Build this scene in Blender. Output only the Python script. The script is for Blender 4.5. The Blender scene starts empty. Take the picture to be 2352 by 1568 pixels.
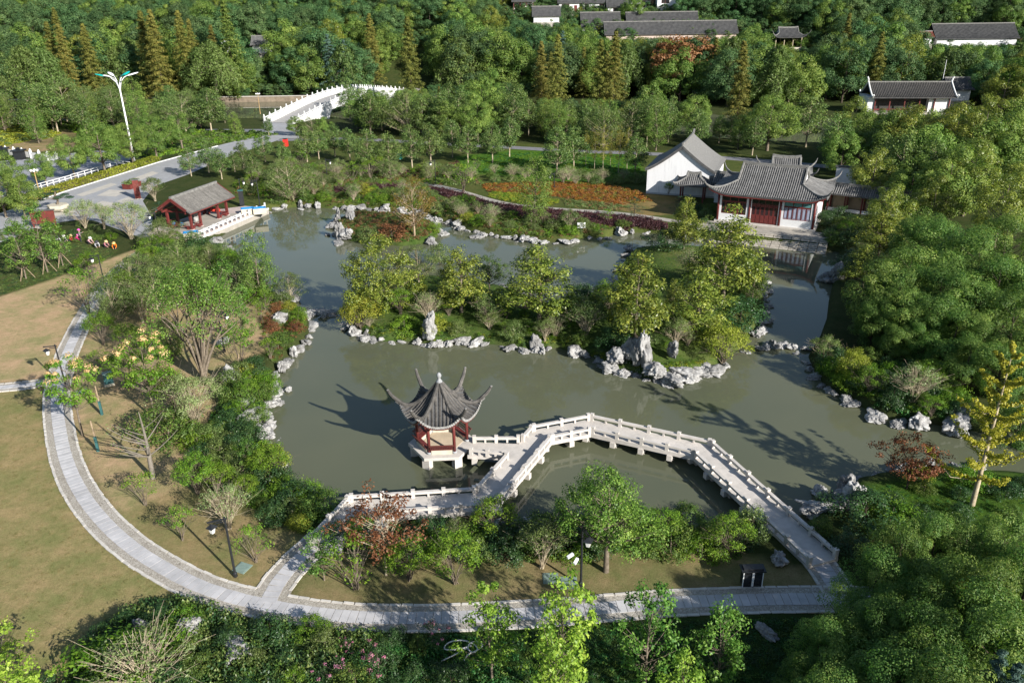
import bpy, math, random
import numpy as np
from mathutils import Vector, Matrix

# ------------------------------------------------------------------ camera, sky, sun, exposure
SC = bpy.context.scene
COL = SC.collection
PI = math.pi
FPX, CX, CY, CAMH = 1829.0, 1176.0, 784.0, 32.0        # lens in units of a 2352 px wide frame, flying height
_dn = np.array([54.0, -4116.0, -FPX]); _dn /= np.linalg.norm(_dn)
_up = -_dn
_fw = np.array([0, 0, -1.0]) - _up * np.dot([0, 0, -1.0], _up); _fw /= np.linalg.norm(_fw)
_rt = np.cross(_fw, _up)
RW = np.array([_rt, _fw, _up])                          # camera axes -> world
cam_d = bpy.data.cameras.new('camera'); cam = bpy.data.objects.new('camera', cam_d); COL.objects.link(cam)
M4 = Matrix([list(RW[i]) + [0] for i in range(3)] + [[0, 0, 0, 1]]); M4[2][3] = CAMH
cam.matrix_world = M4
cam_d.sensor_width = 36.0; cam_d.lens = 36.0 * FPX / 2352.0
cam_d.clip_start = 0.5; cam_d.clip_end = 8000
SC.camera = cam

SUN_EL = math.radians(25.0)
SUN_H = np.array([0.694, -0.720])                       # horizontal direction towards the sun
w = bpy.data.worlds.new('World'); SC.world = w; w.use_nodes = True
nt = w.node_tree; nt.nodes.clear()
sky = nt.nodes.new('ShaderNodeTexSky'); sky.sky_type = 'NISHITA'; sky.sun_disc = False
sky.sun_elevation = SUN_EL; sky.sun_rotation = math.atan2(SUN_H[0], SUN_H[1])
sky.air_density = 1.0; sky.dust_density = 0.5; sky.ozone_density = 1.0
bg = nt.nodes.new('ShaderNodeBackground'); bg.inputs[1].default_value = 0.074
wo = nt.nodes.new('ShaderNodeOutputWorld')
nt.links.new(sky.outputs[0], bg.inputs[0]); nt.links.new(bg.outputs[0], wo.inputs[0])
sd = bpy.data.lights.new('sun', 'SUN'); sun = bpy.data.objects.new('sun', sd); COL.objects.link(sun)
sd.energy = 5.0; sd.angle = math.radians(0.55); sd.color = (1.0, 0.955, 0.885)
_l = Vector((SUN_H[0] * math.cos(SUN_EL), SUN_H[1] * math.cos(SUN_EL), math.sin(SUN_EL)))
sun.rotation_euler = _l.to_track_quat('Z', 'Y').to_euler(); sun.location = (60, -60, 60)
SC.view_settings.view_transform = 'Standard'; SC.view_settings.look = 'None'
SC.view_settings.exposure = 0.98; SC.view_settings.gamma = 1.0
SC.render.engine = 'CYCLES'
cy = SC.cycles
cy.max_bounces = 5; cy.diffuse_bounces = 2; cy.glossy_bounces = 2; cy.transmission_bounces = 3
cy.transparent_max_bounces = 6; cy.caustics_reflective = False; cy.caustics_refractive = False
cy.use_denoising = True

# ------------------------------------------------------------------ plan helpers (photo plan -> metres on the ground)
def G(u, v, z=0.0):
    d = RW @ np.array([(u - CX) / FPX, -(v - CY) / FPX, -1.0]); t = (z - CAMH) / d[2]
    return d * t + np.array([0, 0, CAMH])
def GL(pts, z=0.0):
    return np.array([G(u, v, z)[:2] for u, v in pts])
def PX(p):
    c = RW.T @ (np.array(p, float) - [0, 0, CAMH]); return CX + FPX * c[0] / -c[2], CY - FPX * c[1] / -c[2]
def hgt(b, vt):
    lo, hi = 0.0, 60.0
    for _ in range(40):
        m = (lo + hi) / 2
        if PX((b[0], b[1], b[2] + m))[1] > vt: lo = m
        else: hi = m
    return max(lo, 0.2)
RNG = np.random.default_rng(7)
random.seed(7)

# ------------------------------------------------------------------ object helpers
def tag(o, label=None, cat=None, group=None, kind=None):
    if label: o['label'] = label
    if cat: o['category'] = cat
    if group: o['group'] = group
    if kind: o['kind'] = kind
    return o
def empty(name, loc, rz=0.0, label=None, cat=None, group=None):
    o = bpy.data.objects.new(name, None); COL.objects.link(o); o.empty_display_size = 0.3
    o.location = loc; o.rotation_euler = (0, 0, rz)
    return tag(o, label, cat, group)
def link(name, me, parent=None, mat=None):
    o = bpy.data.objects.new(name, me); COL.objects.link(o); o.parent = parent
    if mat is not None and not me.materials: me.materials.append(mat)
    return o
def mesh_np(name, V, F, mat=None, smooth=False, tint=None):
    """V (n,3); F (m,k) array with equal k, or list of faces."""
    me = bpy.data.meshes.new(name)
    V = np.asarray(V, np.float32)
    if isinstance(F, np.ndarray):
        m, k = F.shape
        me.vertices.add(len(V)); me.vertices.foreach_set('co', V.ravel())
        me.loops.add(m * k); me.loops.foreach_set('vertex_index', F.astype(np.int32).ravel())
        me.polygons.add(m); me.polygons.foreach_set('loop_start', np.arange(0, m * k, k, dtype=np.int32))
        me.update(calc_edges=True)
    else:
        me.from_pydata([tuple(map(float, v)) for v in V], [], [tuple(map(int, f)) for f in F]); me.update()
    if tint is not None:
        a = me.attributes.new('tint', 'FLOAT', 'FACE'); a.data.foreach_set('value', np.asarray(tint, np.float32))
    if smooth: me.polygons.foreach_set('use_smooth', np.ones(len(me.polygons), bool))
    if mat is not None:
        me.materials.append(mat)
    return me
class MB:
    """collects simple shapes into one mesh"""
    def __init__(s): s.v = []; s.f = []
    def add(s, V, F):
        n = len(s.v); s.v += [tuple(p) for p in V]; s.f += [tuple(n + i for i in f) for f in F]; return s
    def box(s, x0, x1, y0, y1, z0, z1):
        return s.add([(x0, y0, z0), (x1, y0, z0), (x1, y1, z0), (x0, y1, z0), (x0, y0, z1), (x1, y0, z1), (x1, y1, z1), (x0, y1, z1)],
                     [(3, 2, 1, 0), (4, 5, 6, 7), (0, 1, 5, 4), (1, 2, 6, 5), (2, 3, 7, 6), (3, 0, 4, 7)])
    def cbox(s, x, y, z, sx, sy, sz): return s.box(x - sx / 2, x + sx / 2, y - sy / 2, y + sy / 2, z, z + sz)
    def bar(s, a, b, wd, ht):
        """rectangular bar from a to b (centres), width wd horizontal, ht vertical"""
        a = np.array(a, float); b = np.array(b, float); d = b - a; d /= np.linalg.norm(d)
        sd_ = np.cross(d, [0, 0, 1.0]); n = np.linalg.norm(sd_)
        sd_ = np.array([1.0, 0, 0]) if n < 1e-6 else sd_ / n
        up = np.cross(sd_, d); V = []
        for p in (a, b):
            for i, j in ((-1, -1), (1, -1), (1, 1), (-1, 1)): V.append(p + sd_ * i * wd / 2 + up * j * ht / 2)
        return s.add(V, [(0, 1, 2, 3), (7, 6, 5, 4), (1, 0, 4, 5), (2, 1, 5, 6), (3, 2, 6, 7), (0, 3, 7, 4)])
    def tube(s, pts, rad, n=6, cap=True):
        V, F = tube(pts, rad, n, cap); return s.add(V, F)
    def lathe(s, prof, n=12, c=(0, 0, 0)):
        V = []; F = []
        for r, z in prof:
            for k in range(n):
                a = 2 * PI * k / n; V.append((c[0] + r * math.cos(a), c[1] + r * math.sin(a), c[2] + z))
        for i in range(len(prof) - 1):
            for k in range(n):
                k2 = (k + 1) % n; F.append((i * n + k, i * n + k2, (i + 1) * n + k2, (i + 1) * n + k))
        F.append(tuple(range(n - 1, -1, -1))); F.append(tuple((len(prof) - 1) * n + k for k in range(n)))
        return s.add(V, F)
    def prism(s, poly, z0, z1):
        n = len(poly)
        V = [(p[0], p[1], z0) for p in poly] + [(p[0], p[1], z1) for p in poly]
        F = [tuple(range(n - 1, -1, -1)), tuple(range(n, 2 * n))] + [(i, (i + 1) % n, n + (i + 1) % n, n + i) for i in range(n)]
        return s.add(V, F)
    def mesh(s, name, mat=None, smooth=False): return mesh_np(name, s.v, s.f, mat, smooth)
    def build(s, name, mat, parent=None, smooth=False): return link(name, s.mesh(name, mat, smooth), parent)
def tube(pts, rad, n=6, cap=True):
    pts = np.asarray(pts, float); m = len(pts); rad = np.broadcast_to(np.asarray(rad, float), (m,))
    T = np.gradient(pts, axis=0); T /= (np.linalg.norm(T, axis=1, keepdims=True) + 1e-9)
    ref = np.array([0, 0, 1.0]) if abs(T[0][2]) < .9 else np.array([1.0, 0, 0])
    V = []
    a = np.arange(n) * 2 * PI / n
    for i in range(m):
        s_ = np.cross(T[i], ref); s_ /= (np.linalg.norm(s_) + 1e-9); u_ = np.cross(s_, T[i])
        V.append(pts[i] + rad[i] * (np.cos(a)[:, None] * s_ + np.sin(a)[:, None] * u_))
    V = np.concatenate(V); F = []
    for i in range(m - 1):
        for k in range(n):
            k2 = (k + 1) % n; F.append((i * n + k, i * n + k2, (i + 1) * n + k2, (i + 1) * n + k))
    if cap: F.append(tuple(range(n - 1, -1, -1))); F.append(tuple((m - 1) * n + k for k in range(n)))
    return V, F
def copy_tree(root, loc, rz=0.0, scale=1.0):
    r = root.copy(); COL.objects.link(r); r.location = loc; r.rotation_euler = (0, 0, rz)
    r.scale = (scale,) * 3 if np.isscalar(scale) else scale
    for ch in list(root.children):
        c = ch.copy(); COL.objects.link(c); c.parent = r
        for g in list(ch.children):
            d = g.copy(); COL.objects.link(d); d.parent = c
    return r
ONES = 'first second third fourth fifth sixth seventh eighth ninth tenth eleventh twelfth thirteenth fourteenth fifteenth sixteenth seventeenth eighteenth nineteenth'.split()
TENS = {2: 'twent', 3: 'thirt', 4: 'fort', 5: 'fift', 6: 'sixt', 7: 'sevent', 8: 'eight', 9: 'ninet'}
def ordinal(n):
    if n > 100: return 'hundred-and-' + ordinal(n - 100)
    if n == 100: return 'hundredth'
    if n < 20: return ONES[n - 1]
    t, o = divmod(n, 10)
    return TENS[t] + 'ieth' if o == 0 else TENS[t] + 'y-' + ONES[o - 1]
POOL = {}                                               # (group, description) -> objects that get an ordinal from the left
def pooled(o, group, desc, cat):
    tag(o, None, cat, group); POOL.setdefault((group, desc), []).append(o); return o

# ------------------------------------------------------------------ materials
def nodes(name):
    m = bpy.data.materials.new(name); m.use_nodes = True; t = m.node_tree; t.nodes.clear()
    out = t.nodes.new('ShaderNodeOutputMaterial'); return m, t, out
def N(t, ty, **kw):
    n = t.nodes.new('ShaderNode' + ty)
    for k, v in kw.items(): setattr(n, k, v)
    return n
def ramp(t, src, stops):
    r = N(t, 'ValToRGB'); t.links.new(src, r.inputs[0]); e = r.color_ramp.elements
    while len(e) > 1: e.remove(e[-1])
    e[0].position = stops[0][0]; e[0].color = (*stops[0][1], 1)
    for p, c in stops[1:]:
        x = e.new(p); x.color = (*c, 1)
    return r.outputs[0]
def coords(t, scale=None, obj=True):
    tc = N(t, 'TexCoord'); o = tc.outputs['Object' if obj else 'Generated']
    if scale is None: return o
    mp = N(t, 'Mapping'); mp.inputs['Scale'].default_value = scale if not np.isscalar(scale) else (scale,) * 3
    t.links.new(o, mp.inputs[0]); return mp.outputs[0]
def noise(t, vec, scale, detail=4, rough=.55):
    n = N(t, 'TexNoise'); n.inputs['Scale'].default_value = scale; n.inputs['Detail'].default_value = detail
    n.inputs['Roughness'].default_value = rough
    if vec is not None: t.links.new(vec, n.inputs['Vector'])
    return n.outputs['Fac']
def mixc(t, fac, a, b, mode='MIX'):
    m = N(t, 'Mix', data_type='RGBA', blend_type=mode)
    for i, x in ((0, fac), (6, a), (7, b)):
        if hasattr(x, 'node'): t.links.new(x, m.inputs[i])
        elif i == 0: m.inputs[i].default_value = x
        else: m.inputs[i].default_value = (*x, 1)
    return m.outputs[2]
def bump(t, h, strength, dist=.02):
    b = N(t, 'Bump'); b.inputs['Strength'].default_value = strength; b.inputs['Distance'].default_value = dist
    t.links.new(h, b.inputs['Height']); return b.outputs[0]
def principled(t, out, col, rough=.7, spec=.3, metal=0.0, normal=None):
    p = N(t, 'BsdfPrincipled')
    if hasattr(col, 'node'): t.links.new(col, p.inputs['Base Color'])
    else: p.inputs['Base Color'].default_value = (*col, 1)
    p.inputs['Roughness'].default_value = rough; p.inputs['Specular IOR Level'].default_value = spec
    p.inputs['Metallic'].default_value = metal
    if normal is not None: t.links.new(normal, p.inputs['Normal'])
    if out is not None: t.links.new(p.outputs[0], out.inputs[0])
    return p
def geo_pos(t):
    return N(t, 'NewGeometry').outputs['Position']
def M(name, c1, c2=None, scale=3.0, rough=.75, spec=.25, bmp=.0, bscale=30.0, rnd=0.0, metal=0.0, world=True):
    """plain weathered surface: noise between two colours, per-object variation, fine bump"""
    m, t, out = nodes(name); c2 = c2 or tuple(x * .8 for x in c1)
    vec = geo_pos(t) if world else coords(t)
    f = noise(t, vec, scale, 5, .6)
    col = ramp(t, f, [(.32, c2), (.68, c1)])
    if rnd:
        oi = N(t, 'ObjectInfo'); mr = N(t, 'MapRange'); mr.inputs[3].default_value = 1 - rnd; mr.inputs[4].default_value = 1 + rnd
        t.links.new(oi.outputs['Random'], mr.inputs[0])
        hs = N(t, 'HueSaturation'); t.links.new(mr.outputs[0], hs.inputs['Value']); t.links.new(col, hs.inputs['Color']); col = hs.outputs[0]
    nrm = bump(t, noise(t, vec, bscale, 3), bmp) if bmp else None
    principled(t, out, col, rough, spec, metal, nrm); return m
def LEAF(name, dark, mid, light, trans=.28, rough=.42, spec=.35, hue=.012, val=.16):
    m, t, out = nodes(name)
    a = N(t, 'Attribute', attribute_name='tint')
    col = ramp(t, a.outputs['Fac'], [(0.0, dark), (.5, mid), (1.0, light)])
    oi = N(t, 'ObjectInfo'); hs = N(t, 'HueSaturation')
    for src, lo, hi in (('Hue', .5 - hue, .5 + hue), ('Value', 1 - val, 1 + val)):
        mr = N(t, 'MapRange'); mr.inputs[3].default_value = lo; mr.inputs[4].default_value = hi
        if src == 'Hue':
            ml = N(t, 'Math', operation='MULTIPLY'); ml.inputs[1].default_value = 7.31; fr = N(t, 'Math', operation='FRACT')
            t.links.new(oi.outputs['Random'], ml.inputs[0]); t.links.new(ml.outputs[0], fr.inputs[0]); t.links.new(fr.outputs[0], mr.inputs[0])
        else: t.links.new(oi.outputs['Random'], mr.inputs[0])
        t.links.new(mr.outputs[0], hs.inputs[src])
    t.links.new(col, hs.inputs['Color']); col = hs.outputs[0]
    p = principled(t, None, col, rough, spec)
    tr = N(t, 'BsdfTranslucent'); t.links.new(mixc(t, 1.0, col, (1.05, 1.3, .55), 'MULTIPLY'), tr.inputs[0])
    mx = N(t, 'MixShader'); mx.inputs[0].default_value = trans
    t.links.new(p.outputs[0], mx.inputs[1]); t.links.new(tr.outputs[0], mx.inputs[2]); t.links.new(mx.outputs[0], out.inputs[0])
    return m

mStone = M('pale_granite', (.54, .50, .455), (.43, .40, .365), 1.6, .75, .25, .15, 40, .06)
mStoneW = M('white_marble', (.66, .66, .64), (.56, .56, .545), 1.2, .6, .3)
mPlat = M('platform_stone', (.36, .33, .285), (.26, .24, .21), 1.2, .8, .2, .15, 25, .05)
mSlab = M('path_slab_granite', (.46, .45, .455), (.36, .355, .36), 1.5, .75, .25, .1, 60, .10)
mEdge = M('kerb_stone', (.54, .51, .465), (.42, .395, .36), 2.2, .8, .2, .15, 30, .10)
mRed = M('red_lacquer_wood', (.15, .030, .026), (.095, .021, .019), 2.5, .5, .35, .05, 40)
mRedD = M('dark_red_wood', (.135, .026, .024), (.085, .018, .016), 2.5, .55, .3)
mRedBrown = M('brown_red_wood', (.12, .035, .028), (.075, .024, .02), 2.0, .55, .3)
mTile = M('grey_clay_tile', (.115, .106, .095), (.042, .040, .038), 2.2, .8, .25, .3, 18, .22)
mTileL = M('light_grey_clay_tile', (.185, .182, .178), (.105, .103, .10), 1.6, .8, .2, .3, 18, .16)
mTileD = M('dark_roof_tile', (.105, .104, .103), (.060, .060, .061), 1.0, .85, .2, .2, 8, .10)
mRidge = M('ridge_mortar', (.21, .205, .195), (.11, .107, .10), 3.0, .85, .2, .3, 20)
mEaveW = M('eave_tile_ends', (.34, .335, .32), (.17, .165, .155), 6.0, .8, .2)
mWhite = M('white_plaster', (.70, .70, .70), (.61, .61, .61), .5, .85, .15)
mCream = M('cream_stone', (.50, .46, .375), (.41, .37, .29), 2.0, .8, .2)
mGlassT = M('teal_window_glass', (.10, .25, .25), (.08, .20, .21), 2, .12, .5)
mGlassV = M('lilac_window_glass', (.36, .38, .50), (.28, .32, .40), 2, .2, .5)
mGlassD = M('dark_window_glass', (.02, .022, .025), (.012, .013, .015), 2, .1, .5)
mBlack = M('black_metal', (.018, .02, .023), (.012, .013, .015), 4, .45, .4)
mLampGlass = M('lamp_glass', (.75, .74, .70), (.66, .65, .62), 4, .4, .4)
mWhiteMetal = M('white_metal', (.80, .80, .80), (.72, .72, .73), 2, .4, .4)
mTeal = M('teal_plastic', (.0, .33, .30), (.0, .28, .26), 2, .4, .4)
mBlueG = M('dark_green_metal', (.03, .10, .10), (.022, .08, .085), 2, .5, .4)
mCover = M('pale_green_cover', (.20, .27, .235), (.15, .205, .18), 5, .6, .3)
mBlue = M('blue_lining', (.02, .20, .46), (.015, .16, .38), 2, .5, .3)
mCorten = M('red_brown_steel', (.15, .030, .022), (.09, .022, .018), 2, .6, .3)
mGold = M('gold_pole', (.42, .28, .12), (.34, .22, .09), 3, .5, .4)
mBark = M('grey_bark', (.20, .165, .125), (.10, .08, .06), 5, .9, .1, .3, 30)
mBarkP = M('pale_bark', (.42, .36, .26), (.26, .21, .14), 5, .9, .1, .3, 30)
mBarkD = M('dark_bark', (.075, .06, .045), (.045, .036, .028), 5, .9, .1, .3, 30)
mStake = M('timber_stake', (.34, .26, .18), (.24, .18, .12), 4, .9, .1)
mHose = M('pale_hose', (.62, .60, .55), (.52, .50, .46), 2, .5, .4)
mSkin = M('skin', (.45, .27, .18), (.40, .23, .15), 5, .6, .3)
def cloth(n, c): return M('cloth_' + n, c, tuple(x * .7 for x in c), 6, .9, .1)
def mat_ground():
    m, t, out = nodes('ground_cover_soil')
    a = N(t, 'Attribute', attribute_name='zone'); pos = geo_pos(t)
    n1 = noise(t, pos, .45, 8, .72); n2 = noise(t, pos, 2.2, 6, .75); n3 = noise(t, pos, 11, 5, .7)
    col = a.outputs['Color']
    # patchy turf: drifts toward a greener and a drier tone, with fine mottling
    g = mixc(t, 1.0, col, (.70, .86, .62), 'MULTIPLY'); d = mixc(t, 1.0, col, (1.16, 1.08, 1.02), 'MULTIPLY')
    c = mixc(t, ramp(t, n1, [(.38, (0, 0, 0)), (.62, (1, 1, 1))]), g, d)
    c = mixc(t, ramp(t, n2, [(.3, (.6,) * 3), (.66, (0, 0, 0))]), c, mixc(t, 1.0, c, (.55, .58, .5), 'MULTIPLY'))
    c = mixc(t, ramp(t, n3, [(.35, (.7,) * 3), (.62, (0, 0, 0))]), c, mixc(t, 1.0, c, (.6, .6, .6), 'MULTIPLY'))
    principled(t, out, c, .95, .08, 0, bump(t, n3, .5, .06)); return m
def mat_water():
    m, t, out = nodes('murky_pond_water'); pos = geo_pos(t)
    n1 = noise(t, pos, .05, 3); n2 = noise(t, pos, 1.6, 3, .5)
    col = ramp(t, n1, [(.3, (.078, .088, .056)), (.7, (.108, .112, .068))])
    p = principled(t, out, col, .03, .5, 0, bump(t, n2, .035, .05)); p.inputs['IOR'].default_value = 1.33
    return m
def mat_cobble():
    m, t, out = nodes('granite_setts'); pos = geo_pos(t)
    v = N(t, 'TexVoronoi', feature='F1'); v.inputs['Scale'].default_value = 8.5; t.links.new(pos, v.inputs['Vector'])
    e = N(t, 'TexVoronoi', feature='DISTANCE_TO_EDGE'); e.inputs['Scale'].default_value = 8.5; t.links.new(pos, e.inputs['Vector'])
    c = ramp(t, noise(t, v.outputs['Position'], 7.0, 2), [(.3, (.29, .26, .225)), (.5, (.38, .35, .305)), (.7, (.46, .43, .38))])
    c = mixc(t, ramp(t, e.outputs['Distance'], [(.0, (1, 1, 1)), (.07, (0, 0, 0))]), c, (.15, .13, .10))
    c = mixc(t, ramp(t, noise(t, pos, .6, 4), [(.4, (0, 0, 0)), (.7, (.5,) * 3)]), c, mixc(t, 1.0, c, (.7, .68, .62), 'MULTIPLY'))
    principled(t, out, c, .85, .2, 0, bump(t, e.outputs['Distance'], .5, .03)); return m
def mat_plaza():
    m, t, out = nodes('plaza_granite_paving')
    tc = coords(t)
    b = N(t, 'TexBrick'); b.inputs['Scale'].default_value = 1.0
    b.inputs['Brick Width'].default_value = 1.2; b.inputs['Row Height'].default_value = .6; b.inputs['Mortar Size'].default_value = .012
    b.inputs['Color1'].default_value = (.33, .335, .345, 1); b.inputs['Color2'].default_value = (.28, .285, .30, 1); b.inputs['Mortar'].default_value = (.17, .17, .17, 1)
    t.links.new(tc, b.inputs['Vector'])
    c = mixc(t, ramp(t, noise(t, tc, .25, 5), [(.35, (0, 0, 0)), (.7, (.6,) * 3)]), b.outputs['Color'], (.27, .265, .26))
    principled(t, out, c, .75, .25); return m
def mat_rock():
    m, t, out = nodes('weathered_lake_stone'); tc = coords(t)
    n1 = noise(t, tc, 1.3, 6, .65); n2 = noise(t, tc, 4.5, 5, .7)
    w_ = N(t, 'TexVoronoi', feature='DISTANCE_TO_EDGE'); w_.inputs['Scale'].default_value = 2.2
    dm = mixc(t, .35, tc, N(t, 'TexNoise').outputs['Color']); t.links.new(dm, w_.inputs['Vector'])
    c = ramp(t, n1, [(.25, (.10, .098, .092)), (.38, (.22, .215, .21)), (.54, (.37, .365, .355)), (.70, (.47, .465, .45)), (.9, (.34, .29, .22))])
    c = mixc(t, ramp(t, w_.outputs['Distance'], [(.0, (.55,) * 3), (.10, (0, 0, 0))]), c, (.13, .125, .115))
    oi = N(t, 'ObjectInfo'); mr = N(t, 'MapRange'); mr.inputs[3].default_value = .62; mr.inputs[4].default_value = 1.08
    t.links.new(oi.outputs['Random'], mr.inputs[0]); hs = N(t, 'HueSaturation'); t.links.new(mr.outputs[0], hs.inputs['Value']); t.links.new(c, hs.inputs['Color'])
    principled(t, out, hs.outputs[0], .85, .2, 0, bump(t, n2, .6, .06)); return m
def mat_fine_tile(name, c1, c2, period):
    m, t, out = nodes(name); tc = coords(t)
    wv = N(t, 'TexWave', wave_type='BANDS', bands_direction='Y'); wv.inputs['Scale'].default_value = 1.0 / period * .314
    wv.inputs['Distortion'].default_value = .6; wv.inputs['Detail'].default_value = 1; t.links.new(tc, wv.inputs['Vector'])
    n = noise(t, tc, 5, 4, .7)
    c = ramp(t, n, [(.3, c2), (.7, c1)])
    principled(t, out, c, .85, .2, 0, bump(t, wv.outputs['Fac'], .9, .05)); return m
mGround = mat_ground(); mWater = mat_water(); mCobble = mat_cobble(); mPlaza = mat_plaza(); mRock = mat_rock()
mFine = mat_fine_tile('fine_grey_tiles', (.21, .205, .195), (.13, .128, .122), .22)

# two body poses for the workers
def skin(name, J, E_, R_, mats, regions):
    me = bpy.data.meshes.new(name); me.from_pydata(J, E_, []); o = bpy.data.objects.new(name, me); COL.objects.link(o)
    md = o.modifiers.new('skin', 'SKIN'); sv = me.skin_vertices[0].data
    for i, r_ in enumerate(R_): sv[i].radius = (r_, r_) if np.isscalar(r_) else r_
    sv[0].use_root = True; o.modifiers.new('sub', 'SUBSURF').levels = 2
    dg = bpy.context.evaluated_depsgraph_get(); nm = bpy.data.meshes.new_from_object(o.evaluated_get(dg)); bpy.data.objects.remove(o)
    nm.name = name; Jn = np.array(J); mid = np.array([(Jn[a] + Jn[b]) / 2 for a, b in E_])
    for m in mats: nm.materials.append(m)
    seg = [(Jn[a], Jn[b]) for a, b in E_]
    for f in nm.polygons:
        c = np.array(f.center); best = min(range(len(seg)), key=lambda k: np.linalg.norm(c - (seg[k][0] + np.clip(np.dot(c - seg[k][0], seg[k][1] - seg[k][0]) / (np.dot(seg[k][1] - seg[k][0], seg[k][1] - seg[k][0]) + 1e-9), 0, 1) * (seg[k][1] - seg[k][0]))))
        f.material_index = regions[best]; f.use_smooth = True
    return nm
STAND = ([(0, 0, .95), (0, .02, 1.18), (0, .0, 1.42), (0, -.02, 1.50), (0, -.03, 1.60), (0, -.03, 1.70), (.19, 0, 1.40), (.30, -.10, 1.16), (.38, -.34, 1.24), (.44, -.44, 1.26), (-.19, 0, 1.40), (-.25, .02, 1.12), (-.24, -.14, .90), (-.23, -.2, .82), (.10, 0, .90), (.12, -.02, .50), (.12, .02, .09), (.13, -.14, .04), (-.10, 0, .90), (-.12, .0, .50), (-.12, .04, .09), (-.13, -.12, .04)],
         [.145, .135, .15, .06, .105, .085, .075, .055, .042, .035, .075, .055, .042, .035, .10, .075, .05, .045, .10, .075, .05, .045])
CROUCH = ([(0, .18, .34), (0, .05, .56), (0, -.16, .74), (0, -.24, .80), (0, -.32, .86), (0, -.38, .92), (.19, -.16, .70), (.26, -.34, .46), (.16, -.58, .28), (.13, -.68, .20), (-.19, -.16, .70), (-.26, -.34, .46), (-.12, -.58, .26), (-.09, -.68, .18), (.11, .16, .34), (.17, -.22, .46), (.15, .06, .10), (.16, -.10, .04), (-.11, .16, .34), (-.17, -.20, .46), (-.15, .08, .10), (-.16, -.08, .04)],
          [.15, .14, .15, .06, .105, .085, .075, .055, .042, .035, .075, .055, .042, .035, .105, .08, .05, .045, .105, .08, .05, .045])
ED = [(0, 1), (1, 2), (2, 3), (3, 4), (4, 5), (2, 6), (6, 7), (7, 8), (8, 9), (2, 10), (10, 11), (11, 12), (12, 13), (0, 14), (14, 15), (15, 16), (16, 17), (0, 18), (18, 19), (19, 20), (20, 21)]
REG = [0, 0, 2, 2, 2, 0, 0, 0, 2, 0, 0, 0, 2, 1, 1, 1, 1, 1, 1, 1, 1]
BODY = {id(p): skin('body', p[0], ED, p[1], [mSkin, mSkin, mSkin], REG) for p in (STAND, CROUCH)}
# ------------------------------------------------------------------ terrain: pond, islands, canal, hill
W_UP = [(478, 560), (515, 578), (555, 608), (597, 648), (640, 678), (690, 702), (707, 722)]
W_LO = [(722, 742), (718, 765), (690, 800), (652, 835), (634, 875), (635, 920), (612, 960), (606, 1000), (622, 1050), (652, 1090), (700, 1130), (752, 1168)]
S_SH = [(785, 1212), (860, 1235), (960, 1225), (1100, 1215), (1215, 1208), (1330, 1205), (1450, 1200), (1560, 1205), (1660, 1222), (1730, 1232), (1800, 1222), (1842, 1200), (1868, 1178)]
SE_SH = [(1925, 1150), (1945, 1105), (2000, 1092), (2070, 1085), (2150, 1072), (2250, 1085), (2352, 1090), (2480, 1095)]
E_LO = [(2480, 1012), (2352, 1002), (2240, 997), (2180, 987), (2110, 974), (2050, 970), (2000, 952), (1945, 922), (1890, 892), (1862, 857), (1846, 817)]
E_UP = [(1875, 770), (1890, 730), (1895, 690), (1905, 650), (1920, 610), (1920, 580)]
N_SH = [(1735, 562), (1690, 560), (1640, 556), (1560, 545), (1484, 537), (1422, 537), (1391, 550), (1355, 547), (1294, 560), (1235, 556), (1175, 550), (1106, 537), (1057, 527), (1034, 513), (998, 506), (972, 492), (890, 486), (824, 480), (752, 480), (698, 476), (633, 481), (618, 487)]
ISL1 = [(782, 718), (792, 745), (815, 768), (870, 787), (940, 787), (1000, 797), (1060, 787), (1150, 797), (1200, 807), (1280, 803), (1370, 828), (1400, 852), (1500, 878), (1560, 872), (1620, 862), (1665, 838), (1712, 800), (1742, 762), (1766, 715), (1760, 680), (1748, 650), (1742, 605), (1700, 580), (1620, 574), (1540, 570), (1490, 572), (1450, 578), (1424, 605), (1405, 665), (1310, 692), (1250, 702), (1160, 664), (1090, 655), (1000, 640), (900, 640), (810, 680)]
ISL2 = [(766, 512), (768, 540), (800, 556), (850, 560), (920, 568), (990, 560), (1016, 540), (1002, 515), (960, 502), (880, 496), (820, 490)]
pond = GL(W_UP + W_LO + S_SH + SE_SH + E_LO + E_UP + N_SH)
isl1 = GL(ISL1); isl2 = GL(ISL2)
canal = np.array([(-420, 225), (-150, 222), (-70, 221), (-20, 216), (25, 196), (50, 180), (80, 170), (150, 166), (420, 160), (420, 203), (150, 204), (90, 206), (50, 222), (0, 252), (-40, 262), (-150, 262), (-420, 262)], float)
def sdist(poly, x, y):
    """signed distance, positive inside"""
    x = np.asarray(x, float); y = np.asarray(y, float)
    d = np.full(x.shape, 1e9); ins = np.zeros(x.shape, bool); n = len(poly)
    for i in range(n):
        ax, ay = poly[i]; bx, by = poly[(i + 1) % n]
        ex, ey = bx - ax, by - ay; t = np.clip(((x - ax) * ex + (y - ay) * ey) / (ex * ex + ey * ey + 1e-12), 0, 1)
        d = np.minimum(d, (x - ax - t * ex) ** 2 + (y - ay - t * ey) ** 2)
        c = (ay > y) != (by > y)
        with np.errstate(divide='ignore', invalid='ignore'):
            ins ^= c & (x < (bx - ax) * (y - ay) / (by - ay if by != ay else 1e-9) + ax)
    d = np.sqrt(d); return np.where(ins, d, -d)
def sst(a, b, x): t = np.clip((x - a) / (b - a), 0, 1); return t * t * (3 - 2 * t)
LAND = 0.8
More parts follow.
